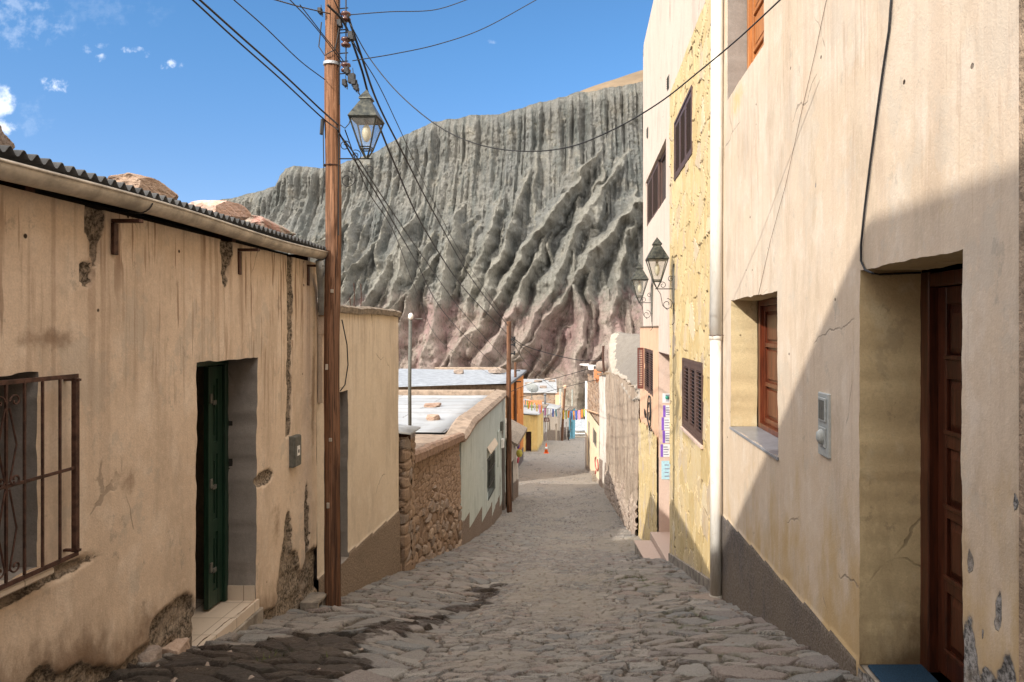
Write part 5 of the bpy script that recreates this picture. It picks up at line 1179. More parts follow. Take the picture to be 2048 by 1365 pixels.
    def casement(par, x, y0, y1, z0, z1, mat, nrow, name='window', fw=.06):
        m = MB(); m.cham(x, x+.09, y0-.01, y0+fw, z0, z1, .004); m.cham(x, x+.09, y1-fw, y1+.01, z0, z1, .004); m.cham(x+.001, x+.09, y0+fw+.001, y1-fw-.001, z1-fw, z1, .004); m.cham(x-.012, x+.09, y0+fw+.001, y1-fw-.001, z0, z0+fw*.9, .004)
        w = m.build(name, mat, par); ym = (y0+y1)/2
        for (a, b) in ((y0+fw+.002, ym-.002), (ym+.002, y1-fw-.002)):
            m = MB(); s = .055; xx = x+.035; zb_, zt_ = z0+fw*.9+.002, z1-fw-.002
            m.cham(xx, xx+.04, a, a+s, zb_, zt_, .003); m.cham(xx, xx+.04, b-s, b, zb_, zt_, .003)
            zz = np.linspace(zb_, zt_-.0, nrow+1)
            for k, zq in enumerate(zz):
                lo = zq if k == 0 else zq-.022; hi = zq+s if k == 0 else (zq if k == nrow else zq+.022)
                if k == nrow: lo = zq-s
                m.cham(xx+.001, xx+.04, a+s+.0005, b-s-.0005, lo, hi, .003)
            l = m.build('casement', mat, w)
            m = MB()
            for k in range(nrow):
                c0 = zz[k]+(s if k == 0 else .022); c1 = zz[k+1]-(.022 if k < nrow-1 else s)
                m.cham(xx+.012, xx+.028, a+s+.03, b-s-.03, c0+.03, c1-.03, .006)
            m.build('raised_field', mat, l)
            m = MB(); m.span(xx+.03, xx+.034, a+s, b-s, zb_+s, zt_-s); m.build('backing', mat, l)
        return w
    casement(H, xw, 5.50, 7.14, -1.0, .29, M['mahog'], 3)
    casement(H, EX+.2, 5.93, 7.33, 2.42, 3.70, M['oak'], 3, 'upper_window')
    return H
cream_house()
k = thing('neighbour_house', 'dim brown plastered house next door at the right edge of the view', 'house', (EX, 0, pz(0)))
m = MB(); m.span(EX-.008, EX+7, -12, 2.46, -3, 4.6); m.build('wall', M['mud'], k); m = MB(); m.span(EX-.1, EX+7.1, -12.1, 2.5, 4.603, 4.72); m.build('roof', M['mortar'], k)
m = MB(); m.cham(EX-.03, EX-.009, -1.2, -.2, -1.5, .6); m.build('door', M['mahogd'], k)
# door mat, intercom
m = MB(); m.cham(EX+.03, EX+.33, 2.95, 3.85, -1.864, -1.842, .008); tag(m.build('door_mat', M['mat'], None, loc=(EX+.18, 3.4, -1.865)), 'dark blue mat on the sill of the mahogany door', 'door mat')
k = thing('intercom', 'grey intercom panel with small window and round speaker between slate-silled window and mahogany door', 'intercom', (EX, 4.43, -.6))
m = MB(); m.cham(EX-.016, EX+.02, 4.325, 4.515, -.805, -.405, .005); m.build('plate', M['plastic_grey'], k)
m = MB(); m.cham(EX-.026, EX-.0165, 4.355, 4.485, -.585, -.435, .003); m.build('name_window_frame', M['plastic_grey'], k)
m = MB(); m.span(EX-.029, EX-.0265, 4.375, 4.465, -.57, -.45); m.build('name_window', M['boxgrey'], k)
m = MB(); m.cham(EX-.024, EX-.0165, 4.36, 4.48, -.745, -.62, .003); m.build('speaker_plate', M['plastic_grey'], k)
m = MB(); m.lathe((EX-.024, 4.42, -.685), [(.02, -.04), (.036, -.01), (.034, .03), (.012, .05)], 12); m.build('speaker', M['plastic_grey'], k, smooth=True)

# downpipe on its stone
k = thing('downpipe', 'thick white downpipe between the cream house and the yellow flagstone wall', 'downpipe', (1.47, 7.6, -3.1))
m = MB(); m.tube([(1.475, 7.60, -3.02), (1.475, 7.60, -.10)], .062, 20); m.build('lower_pipe', M['pipe'], k, smooth=True)
m = MB(); m.tube([(1.475, 7.60, -.10), (1.482, 7.60, 1.5), (1.488, 7.55, 5.2)], .067, 20); m.build('upper_pipe', M['pipe'], k, smooth=True)
m = MB(); m.lathe((1.475, 7.6, -.12), [(.0635, 0), (.0705, .004), (.0705, .05), (.0635, .055)], 20); m.build('collar', M['pipe'], k, smooth=True)
m = MB(); m.lathe((1.475, 7.6, -2.94), [(.0635, 0), (.069, .004), (.069, .05), (.0635, .055)], 20); m.build('bottom_collar', M['pipe'], k, smooth=True)
m = MB()
m.tube([(1.55, 7.53, -.07), (1.41, 7.53, -.07), (1.405, 7.60, -.07), (1.41, 7.67, -.07), (1.55, 7.67, -.07)], .004, 5); m.build('wire_clamp', M['rust'], k)
rock('footing_stone', 'rough grey stone block under the foot of the white downpipe', (1.38, 7.55, -3.02), (.34, .46, .24), M['rock_a'], 97)

def yellow_stone():
    H = thing('flagstone_house', 'tall pale pink house clad in yellow flagstone with brown louvred shutters and stone steps', 'house', (EX, 13, pz(13)))
    hL = (8.78, 10.51, -1.46, -.43); hU = (9.62, 11.42, 2.40, 3.36)
    flag_wall('flagstone_cladding', H, 7.70, 12.06, -4.6, 4.04, EX-.0, [hL, hU], res=.021)
    # plinth strip of grey render under the flagstone
    ys = np.linspace(7.72, 12.055, 40); V = []; Fc = []
    for y in ys: g = pz(y); V += [(EX-.028, y, g-.4), (EX-.028, y, g+.17), (EX+.01, y, g+.185)]
    for a in range(39): Fc += [(a*3, a*3+1, a*3+4, a*3+3), (a*3+1, a*3+2, a*3+5, a*3+4)]
    link('plinth', V, Fc, M['render'], H)
    w1 = shutter_window(H, hL[0]+.045, hL[1]-.045, hL[2]+.045, hL[3]-.045, EX-.002, 3)
    w2 = shutter_window(H, hU[0]+.045, hU[1]-.045, hU[2]+.045, hU[3]-.045, EX-.002, 3)
    m = MB(); m.cham(EX-.04, EX+.02, hL[0]-.02, hL[1]+.02, hL[2]-.05, hL[2]-.003, .006); m.build('window_sill', M['pinkrev'], w1)
    # upper walls
    hC = (12.62, 16.5, 2.36, 3.44)
    o, ring, n = wall_grid('upper_wall', M['pinkcream'], H, (EX, 12.062), (EX, 17.1), .06, 6.9, -1, [(hC[0]-12.062, hC[1]-12.062, hC[2], hC[3])], .06, None, None, None, None, bulge=.008, seed=73)
    reveal('window_reveal', M['pinkcream'], H, ring((hC[0]-12.062, hC[1]-12.062, hC[2], hC[3])), n, .2)
    wall_grid('top_wall', M['pinkcream'], H, (EX, 7.70), (EX, 12.062), 4.04, 6.9, -1, (), .08, bulge=.006, seed=74)
    wall_grid('lintel_wall', M['pinkcream'], H, (EX, 12.062), (EX, 13.8), -.45, .06, -1, (), .06, bulge=.004, seed=75)
    # peach part with window, flagstone below, thin shadow ledge above
    hP = (14.9, 17.0, -1.46, -.46)
    o, ring, n = wall_grid('peach_wall', M['peach'], H, (EX, 13.8), (EX, 18.08), -2.55, .06, -1, [(hP[0]-13.8, hP[1]-13.8, hP[2], hP[3])], .06, None, None, None, None, bulge=.008, seed=76)
    reveal('peach_window_reveal', M['peach'], H, ring((hP[0]-13.8, hP[1]-13.8, hP[2], hP[3])), n, .12)
    m = MB(); m.span(EX-.03, EX+.01, 13.8, 18.05, .045, .062); m.build('ledge', M['mortar'], H)
    flag_wall('lower_flagstone', H, 13.8, 18.08, -6.1, -2.02, EX-.03, [], ztf=lambda y: -2.10-(y-13.8)*.06+.14*(vn(y*5, y*0, 3)-.5), res=.03, seed=12)
    # end wall beyond, back, roof
    m = MB(); m.span(EX+.01, EX+7, 17.12, 17.3, .07, 6.88); m.span(EX+.02, EX+7, 17.85, 18.06, -6, .05); m.span(EX+6.8, EX+7, 7.75, 17.1, -5, 6.88); m.span(EX+.4, EX+6.7, 7.72, 7.9, 3.5, 6.88); m.build('outer_wall', M['pinkcream'], H)
    m = MB(); m.span(EX+.02, EX+6.8, 7.95, 17.1, 6.6, 6.8); m.span(EX+.02, EX+6.8, 17.31, 18.0, -.1, .05); m.build('roof', M['mortar'], H)
    # rounded top corner
    m = MB(); m.tube([(EX+.05, 7.8, 6.9), (EX+.05, 16.9, 6.9), (EX+.05, 17.2, 6.7)], .055, 10); m.build('coping', M['pinkcream'], H, smooth=True)
    # recessed entrance
    m = MB(); m.span(EX+.003, EX+.9, 13.79, 13.803, -4.4, -.452); m.build('entrance_side', M['pinkrev'], H)
    m = MB(); m.span(EX+.9, EX+.93, 12.2, 13.8, -4.4, -.45); m.span(EX+.02, EX+.9, 12.04, 12.2, -4.6, -.45); m.build('entrance_back', M['pinkrev'], H)
    m = MB(); m.span(EX+.004, EX+.9, 12.062, 13.8, -.47, -.448); m.build('entrance_soffit', M['mahogd'], H)
    m = MB(); m.cham(EX+.86, EX+.9, 12.4, 13.4, -3.99, -1.6, .01); m.build('door', M['mahog'], H)
    m = MB(); m.prism([(1.50, 12.063, -4.9), (EX+.9, 12.063, -4.9), (EX+.9, 13.795, -4.9), (1.38, 13.795, -4.9)], (0, 0, .9-.0)); m.build('doorstep', M['grit'], H, bevel=.008)
    m = MB(); m.prism([(1.20, 12.07, -4.9), (1.498, 12.07, -4.9), (1.385, 13.58, -4.9), (1.06, 13.58, -4.9)], (0, 0, .76)); m.build('lower_step', M['render'], H, bevel=.008)
    m = MB(); m.prism([(1.185, 12.05, -4.138), (1.496, 12.05, -4.138), (1.384, 13.60, -4.138), (1.045, 13.60, -4.138)], (0, 0, .03)); m.build('tread', M['grit'], H, bevel=.006)
    # upper window: louvred shutter half, glazed half
    m = MB(); X = EX+.08; y0, y1, z0, z1 = hC
    m.span(X, X+.08, y0, y0+.08, z0, z1); m.span(X, X+.08, y1-.08, y1, z0, z1); m.span(X+.001, X+.08, y0+.08, y1-.08, z1-.08, z1); m.span(X+.001, X+.08, y0+.08, y1-.08, z0, z0+.08); m.span(X+.002, X+.08, 14.1, 14.2, z0+.08, z1-.08)
    w = m.build('upper_window', M['shut'], H)
    for a, b in ((14.2, 15.3), (15.32, 16.4)): m = MB(); shutter_leaf(m, X-.01, a, b, z0+.02, z1-.02, .035, .08); m.build('shutter', M['shut'], w)
    m = MB(); m.span(X-.05, X-.012, 16.42, 16.52, z0-.04, z1); m.build('folded_shutter', M['shut'], w)
    m = MB(); m.span(X+.03, X+.036, y0+.08, 14.1, z0+.08, z1-.08); m.span(X+.03, X+.036, 14.2, y1-.08, z0+.08, z1-.08); m.build('pane', M['glass'], w)
    m = MB(); m.span(X+.02, X+.05, 13.3, 13.36, z0+.08, z1-.08); m.build('sash_bar', M['whitepaint'], w)
    # peach window, one leaf folded open across the view
    w = shutter_window(H, hP[0]+.0, hP[1]-.0, hP[2], hP[3], EX+.03, 2)
    m = MB(); z0, z1 = hP[2], hP[3]; yy = 17.05
    m.span(EX-.15, EX-.12, yy, yy+.03, z0, z1); m.span(EX-.03, EX-.0, yy, yy+.03, z0, z1); m.span(EX-.12, EX-.03, yy+.001, yy+.03, z0, z0+.06); m.span(EX-.12, EX-.03, yy+.001, yy+.03, z1-.06, z1)
    for q in range(20): m.box((EX-.075, yy+.015, z0+.08+q*.044), (.09, .036, .008), Matrix.Rotation(.6, 3, 'X'))
    m.build('open_shutter', M['shutred'], w)
    # little louvred vents
    for (y, z) in ((12.24, 4.30), (16.0, 4.48)):
        m = MB(); m.span(EX-.012, EX, y-.10, y+.10, z-.11, z+.11)
        for q in range(5): m.box((EX-.018, y, z-.08+q*.04), (.02, .19, .006), Matrix.Rotation(.6, 3, 'Y'))
        m.build('vent', M['boxgrey'], H)
    return H
yellow_stone()
# posters on the entrance wall
pv = simple('poster_purple', (.22, .10, .50), .5, var=.1, sc=30); pw = simple('poster_white', (.72, .72, .72), .5, var=.05, sc=60); pg = simple('poster_green', (.05, .30, .22), .5); pc = simple('poster_cyan', (.40, .62, .70), .5, var=.15, sc=40); pk = simple('poster_ink', (.25, .25, .33), .5)
for i, (v0, v1, xo, kind) in enumerate(((787, 806, .0, 'g'), (811, 834, .01, 'p'), (835, 861, -.02, 'p'), (862, 886, .0, 'p'), (889, 914, -.04, 'p'), (922, 959, -.02, 'c'))):
    Y = 13.786; z1 = (658-v0)*13.79/F; z0 = (658-v1)*13.79/F; x0 = 1.625+xo; x1 = x0+.19
    lb = ['white poster with green round mark, topmost on the entrance wall', 'purple-edged poster second from the top on the entrance wall', 'tallest purple-edged poster, third from the top on the entrance wall', 'purple-edged poster fourth from the top on the entrance wall', 'lowest purple-edged poster, set a little left of the others', 'pale blue poster at the bottom of the row on the entrance wall'][i]
    k = thing('poster', lb, 'poster', (x0+.1, Y, z0), 'posters on the entrance wall')
    m = MB(); m.span(x0, x1, Y-.003, Y+.002, z0, z1); m.build('sheet', pc if kind == 'c' else pw, k)
    m = MB()
    if kind == 'p': m.span(x0, x0+.05, Y-.006, Y-.0035, z0, z1); m.build('purple_band', pv, k)
    if kind == 'g': m.lathe((x0+.09, Y-.004, z1-.08), [(.03, -.03), (.04, 0), (.03, .03)], 10); m.build('round_mark', pg, k)
    for q in range(4):
        m = MB(); zq = z0+(z1-z0)*(.15+.2*q); m.span(x0+.06, x1-.03-.02*(q % 2), Y-.006, Y-.0035, zq, zq+.018); m.build('text_line', pk, k)
# decorative iron on the peach wall
k = thing('iron_ornament', 'black wrought iron scroll with square leaves below the peach shutters', 'ornament', (EX, 15.6, -1.9))
m = MB(); X = EX-.03
m.tube(helix((X, 15.35, -1.85), .42, .30, -.5, 5.3), .014, 5); m.tube(helix((X, 15.35, -1.85), .26, .10, .4, 6.4), .012, 5); m.tube([(X, 15.9, -2.0), (X, 14.6, -2.45)], .013, 5); m.build('scroll', M['black'], k)
for (y, z) in ((16.4, -1.98), (14.75, -2.22)): m = MB(); m.box((X, y, z), (.02, .28, .11), Matrix.Rotation(.3, 3, 'X')); m.build('leaf', M['black'], k)

# ---------------------------------------------------------------- mud-brick building beyond
def adobe():
    H = thing('adobe_barn', 'weathered streaked adobe house with grey mud roof edged by pale mortar', 'house', (1.4, 24, pz(24)))
    p0 = np.array([1.545, 18.1]); p1 = np.array([1.17, 30.5]); L = np.hypot(*(p1-p0)); t = (p1-p0)/L; n = np.array([-t[1], t[0]])
    S = np.arange(0, L, .045); Z = np.linspace(0, 1, 150); s, q = np.meshgrid(S, Z, indexing='ij')
    y = p0[1]+t[1]*s; g = prof(y); top = np.interp(s, [0, 1.2, 6, 9, L], [-1.88, -1.62, -1.62, -1.7, -2.0]); z = g-.5+(top-g+.5)*q
    cols = fbm(y*2.2, z*.14, 4, 7); rel = cols*.32+np.maximum(0, fbm(y*6., z*.35, 3, 8))*.16+fbm(y*8, z*8, 3, 9)*.03
    e, r = rub(y, z, s, 15, .32, .2); st = sst(1.15, .6, (z-g)+fbm(y*1.5, z, 3, 1)*1.5); rel = rel*(1-st)+st*(sst(.02, .3, e)*.07+.05)
    V = np.stack([p0[0]+t[0]*s+n[0]*rel, y+n[1]*rel, z], -1).reshape(-1, 3); nz = len(Z); i, j = np.meshgrid(np.arange(len(S)-1), np.arange(nz-1), indexing='ij'); a = i*nz+j
    nn = NT('weathered_adobe'); v = nn.noise(nn.pos((1, 1, .07)), 9, 6, .7); f = nn.noise(nn.pos(), 30, 6, .7); b = nn.noise(nn.pos((1, 1, .2)), 2.2, 5, .6)
    c = nn.mix(nn.ss(v, .35, .65), (.20, .15, .115), (.37, .30, .235)); c = nn.mix(nn.m('MULTIPLY', nn.ss(b, .4, .65), .5), c, (.35, .29, .235)); c = nn.mix(nn.m('MULTIPLY', nn.ss(f, .5, .75), .45), c, (.22, .155, .12))
    c = nn.mix(nn.m('MULTIPLY', nn.attr('st'), .6), c, nn.ramp(nn.attr('rnd'), [(0, (.25, .2, .17)), (.5, (.42, .35, .3)), (1, (.32, .24, .2))]))
    link('wall', V, np.stack([a, a+1, a+nz+1, a+nz], -1).reshape(-1, 4), nn.out(c, .95, nn.bump(f, .02), spec=.1), H, attrs={'st': st, 'rnd': r})
    m = MB(); m.span(1.8, 8, 18.15, 18.4, -6, -1.7); m.prism([(1.62, 18.2, -6.3), (1.27, 30.4, -7.6), (1.9, 30.4, -7.6), (1.9, 18.2, -6.3)], (0, 0, 4.2)); m.span(1.3, 7, 30.1, 30.4, -7.6, -1.9); m.build('outer_wall', M['mud'], H)
    # roof: one warped slope; its lower lip and far verge carry a band of pale mortar
    A = np.array([at(1283, 803, 18.15), at(1268, 808, 19.5), at(1240, 768, 24), at(1226, 752, 27), at(1220, 720, 27.8), at(1221, 690, 28.5), at(1224, 676, 29)])
    B = np.array([(3.2, 18.15, -.22), (3.3, 20.4, -.2), (3.4, 23, -.19), (3.4, 25, -.2), (3.3, 26.5, -.26), (2.6, 28, -.33), (1.9, 29.0, -.385)])
    K = 60; u = np.linspace(0, 1, K); w = np.linspace(0, 1, 50)
    ti = np.linspace(0, 1, 7); lo = np.stack([np.interp(u, ti, A[:, k]) for k in range(3)], 1); hi = np.stack([np.interp(u, ti, B[:, k]) for k in range(3)], 1)
    V = lo[:, None, :]*(1-w[None, :, None])+hi[:, None, :]*w[None, :, None]
    uu, ww = np.meshgrid(u, w, indexing='ij'); V[..., 2] += np.sin(ww*math.pi)*.14+fbm(V[..., 0]*3, V[..., 1]*3, 4, 6)*.06
    dist = np.linalg.norm(V-lo[:, None, :], axis=2)
    band = 1-(dist/(.34+.12*fbm(uu*60, ww*0, 3, 2)*2+fbm(V[..., 1]*9, V[..., 0]*9, 3, 5)*.3))
    V[..., 2] += sst(0, .3, band)*.03
    nn = NT('mud_roof_with_mortar_edge'); f = nn.noise(nn.pos(), 40, 5, .75); f2 = nn.noise(nn.pos(), 5, 5, .6)
    c = nn.mix(nn.ss(f, .3, .7), (.16, .142, .122), (.26, .235, .205)); c = nn.mix(nn.m('MULTIPLY', nn.ss(f2, .4, .7), .4), c, (.15, .13, .11)); pale = nn.mix(nn.ss(f2, .3, .7), (.33, .285, .235), (.40, .355, .30))
    c = nn.mix(nn.ss(nn.attr('band'), .0, .08), c, pale)
    i, j = np.meshgrid(np.arange(K-1), np.arange(49), indexing='ij'); a = i*50+j
    o = link('roof', V.reshape(-1, 3), np.stack([a, a+1, a+51, a+50], -1).reshape(-1, 4), nn.out(c, .95, nn.bump(f, .02), spec=.1), H, smooth=True, attrs={'band': band}); s_ = o.modifiers.new('t', 'SOLIDIFY'); s_.thickness = .10; s_.offset = 1
adobe()
def white_wall_house():
    H = thing('streaked_white_house', 'tall narrow house front with streaked whitewash beyond the adobe house', 'house', (1.05, 32, pz(32)))
    o, ring, n = wall_grid('wall', M['white'], H, (1.17, 30.55), (.93, 34.0), -8.5, -2.0, -1, [(1.0, 1.9, -7.6, -5.6)], .06, None, None, lambda y, z, s: z*0+1.2, lambda y, z, s, g: np.where(z < g+1.3, 1., 0), bulge=.04, seed=83, ztf=lambda s: -2.0-s*.08)
    reveal('door_reveal', M['white'], H, ring((1.0, 1.9, -7.6, -5.6)), n, .2)
    m = MB(); m.span(1.2, 1.28, 31.4, 32.7, -7.7, -5.5); m.build('door', M['mahogd'], H)
    m = MB(); m.prism([(1.4, 30.6, -8.5), (5, 30.6, -8.5), (5, 34, -8.5), (1.2, 34, -8.5)], (0, 0, 6.2)); m.build('outer_wall', M['white'], H)
    m = MB(); m.prism([(1.05, 30.5, -2.0), (.83, 34.1, -2.26), (5, 34.1, -1.9), (5, 30.5, -1.9)], (0, 0, .09)); m.build('roof', M['mud'], H)
white_wall_house()
M['yellowcream'] = plaster('pale_yellow_plaster', (.74, .65, .47), (.70, .60, .42), (.78, .71, .56), drip=(.5, .4, .3), dripamt=.3, dirt=(.5, .42, .3), dirtamt=.4, pits=False, plinth=(.35, .3, .25))
def mural_house():
    H = thing('mural_house', 'cream house with red swirl painting, grey hatch and a rubble upper storey', 'house', (.7, 38, pz(38)))
    p0 = (.93, 34.1); p1 = (.385, 41.5); L = math.hypot(p1[0]-p0[0], p1[1]-p0[1])
    hs = [(5.3, 6.2, -8.3, -5.3), (1.2, 3.4, -6.05, -5.25)]
    nn = M['pinkcream']
    o, ring, n = wall_grid('wall', M['yellowcream'] if 'yellowcream' in M else M['white'], H, p0, p1, -9.2, -4.75, -1, hs, .06, None, None, lambda y, z, s: z*0+.3, lambda y, z, s, g: np.where(z < g+.25, 1., 0), bulge=.02, seed=85)
    reveal('door_reveal', M['grey_rev'], H, ring(hs[0]), n, .25); reveal('hatch_reveal', M['grey_rev'], H, ring(hs[1]), n, .05)
    t = np.array([p1[0]-p0[0], p1[1]-p0[1]])/L
    def pan(s0, s1, z0, z1, d, name, mat, par=H):
        a = np.array(p0)+t*s0-n*d; b = np.array(p0)+t*s1-n*d
        m = MB(); m.prism([(a[0], a[1], z0), (b[0], b[1], z0), (b[0], b[1], z1), (a[0], a[1], z1)], (-n[0]*.04, -n[1]*.04, 0)); return m.build(name, mat, par)
    pan(5.2, 6.3, -8.4, -5.2, .26, 'door', M['mahogd']); pan(1.15, 3.45, -6.1, -5.2, .05, 'hatch', M['boxgrey'])
    # painted swirl
    m = MB(); c0 = np.array(p0)+t*1.6+n*.035
    def pt(s, z): q = np.array(p0)+t*s+n*.035; return (q[0], q[1], z)
    m.tube([pt(.9+.8*math.cos(a)*1, -6.75+.30*math.sin(a)) for a in np.linspace(2.0, 7.5, 18)], .035, 4)
    m.tube([pt(2.9-1.6*f, -7.75+.6*f*f+.1*math.sin(f*6)) for f in np.linspace(0, 1, 14)], .04, 4); m.tube([pt(3.1-1.2*f, -8.4+.5*f) for f in np.linspace(0, 1, 8)], .035, 4)
    m.build('painted_swirl', simple('red_mural_paint', (.42, .13, .11), .9, var=.3), H)
    # rubble upper storey, set back a little, white corner pipe, lintel beam
    q0 = np.array(p0)-n*.12; q1 = np.array(p1)-n*.12
    S = np.arange(0, L, .05); Z = np.linspace(-4.76, -2.75, 50); s, z = np.meshgrid(S, Z, indexing='ij'); e, r = rub(s, z, s, 25, .4, .22)
    z = np.where(z > -2.9, z+fbm(s*2, s*0, 3, 3)*.4, z)
    rel = sst(.02, .3, e)*.06; x = q0[0]+t[0]*s+n[0]*rel; y = q0[1]+t[1]*s+n[1]*rel; i, j = np.meshgrid(np.arange(len(S)-1), np.arange(49), indexing='ij'); a = i*50+j
    link('rubble_storey', np.stack([x, y, z], -1).reshape(-1, 3), np.stack([a, a+1, a+51, a+50], -1).reshape(-1, 4), M['rubble'], H, attrs={'rnd': r, 'edge': e})
    m = MB(); b1 = q1-n*4; b0 = q0-n*4; m.prism([(q0[0]-n[0]*.05, q0[1]+.05, -9), (q1[0]-n[0]*.05, q1[1]-.02, -9), (b1[0], b1[1], -9), (b0[0], b0[1], -9)], (0, 0, 6.1)); m.build('outer_wall', M['mud'], H)
    m = MB(); m.tube([(p1[0]-.0, p1[1]-.1, -8.3), (p1[0]-.0, p1[1]-.1, -3.1)], .085, 10); m.build('corner_pipe', M['whitepaint'], H, smooth=True)
    m = MB(); m.tube([(p1[0]-.12, p1[1]-.5, -4.72), (p0[0]-.1, p0[1]+.3, -4.15)], .04, 8); m.build('beam', M['peach'], H)
    m = MB(); m.cham(.75, 1.25, 37.2, 38.0, -2.9, -2.2, .02); m.build('brick_stack', M['red'], H)
    return H
mural_house()
# ================================================================= poles, lamps, wires
def sag(a, b, s, n=24):
    a = Vector(a); b = Vector(b); return [a.lerp(b, k/n)-Vector((0, 0, s*4*(k/n)*(1-k/n))) for k in range(n+1)]
def pole(name, label, x, y, z0, z1, r0, r1, lean=(0, 0), seed=1, mat='pole'):
    P = thing(name, label, 'utility pole', (x, y, z0))
    n = 48; zz = np.linspace(z0-.15, z1, 190); a = np.linspace(0, 2*math.pi, n, endpoint=False); A, Z = np.meshgrid(a, zz, indexing='ij')
    f = (Z-z0)/(z1-z0); r = r0+(r1-r0)*f+fbm(np.cos(A)*1.3+seed, np.sin(A)*1.3+Z*.8, 4, seed)*r0*.30+np.minimum(0, fbm(A*3.2, Z*.5, 3, seed+2))*r0*.5
    bx = fbm(Z*.35, Z*0+seed, 3, 3)*.05
    V = np.stack([x+bx+lean[0]*f+np.cos(A)*r, y+lean[1]*f+np.sin(A)*r, Z], -1).reshape(-1, 3); m_ = len(zz)
    Fc = [(i*m_+j, ((i+1) % n)*m_+j, ((i+1) % n)*m_+j+1, i*m_+j+1) for i in range(n) for j in range(m_-1)]+[tuple(i*m_+m_-1 for i in range(n))]
    link('shaft', V, Fc, M[mat], P, smooth=True)
    return P
PX, PY = -2.445, 6.9
P1 = pole('wooden_pole', 'thick reddish brown wooden pole carrying a lantern beside the tan house', PX, PY, pz(PY), 4.7, .078, .070, (.0, 0), 3)
def band(par, x, y, z, r, mat='alu', h=.035): m = MB(); m.lathe((x, y, z), [(r, 0), (r+.004, .002), (r+.004, h-.002), (r, h)], 20); return m.build('metal_band', M[mat], par, smooth=False)
band(P1, PX+.0, PY, 2.59, .079, 'tin', .03); band(P1, PX, PY, 1.60, .079, 'rust', .012)
for z, a in ((.35, -1.2), (-.4, -1.9), (-1.1, -1.4), (-1.75, -1.7)):
    m = MB(); m.cham(PX+.074*math.cos(a)-.014, PX+.074*math.cos(a)+.014, PY+.078*math.sin(a)-.006, PY+.078*math.sin(a)+.006, z, z+.035+.02*(a < -1.6), .002); m.build('metal_tag', M['alu'], P1)
# rack of porcelain insulators
m = MB(); xr = PX+.155
for z in (3.14, 2.93, 2.90, 2.70, 2.62, 2.50): m.tube([(PX+.07, PY-.03, z), (xr+.02, PY-.05, z)], .006, 5)
m.tube([(xr, PY-.05, 2.48), (xr, PY-.05, 3.35)], .007, 6); m.tube([(PX+.083, PY-.03, 2.2), (PX+.083, PY-.03, 3.3)], .006, 5)
rk = m.build('insulator_rack', M['black'], P1)
for z in (3.05, 2.80, 2.55, 3.30):
    m = MB(); m.lathe((xr, PY-.05, z-.035), [(.014, -.01), (.044, .0), (.047, .018), (.026, .032), (.026, .042), (.047, .058), (.043, .078), (.014, .085)], 14); m.build('insulator', M['porc'], rk, smooth=True)
for (dx_, z, s) in ((.10, 2.98, .03), (.21, 2.86, .035), (.22, 2.44, .045), (.26, 2.36, .03), (.17, 2.52, .03), (-.09, 3.1, .025), (.15, 2.40, .028)):
    m = MB(); s *= 1.5; m.cham(PX+dx_-s/2, PX+dx_+s/2, PY-.1, PY-.05, z-s*.7, z+s*.7, .006); m.cham(PX+dx_, PX+dx_+s*.7, PY-.11, PY-.06, z-s, z-s*.2, .005); m.tube([(PX+dx_, PY-.08, z-s), (PX+dx_+.03, PY-.08, z-s*1.6), (PX+dx_+.01, PY-.08, z+s*1.5)], .004, 5); m.build('cable_clamp', M['black'], P1)
m = MB(); m.tube([(PX-.085, PY-.05, 3.0), (PX-.10, PY-.08, 2.75), (PX-.04, PY-.09, 2.66), (PX+.06, PY-.085, 2.72), (PX+.09, PY-.05, 2.95)], .006, 6); m.build('cable_loop', M['wire'], P1)
m = MB(); m.tube([(PX-.077, PY-.04, 2.05), (PX-.08, PY-.06, 1.9)], .02, 8); m.tube([(PX-.06, PY-.075, 2.02), (PX-.05, PY-.078, 1.4), (PX-.085, PY-.055, 1.22)], .005, 5); m.build('drop_wire', M['wire'], P1)

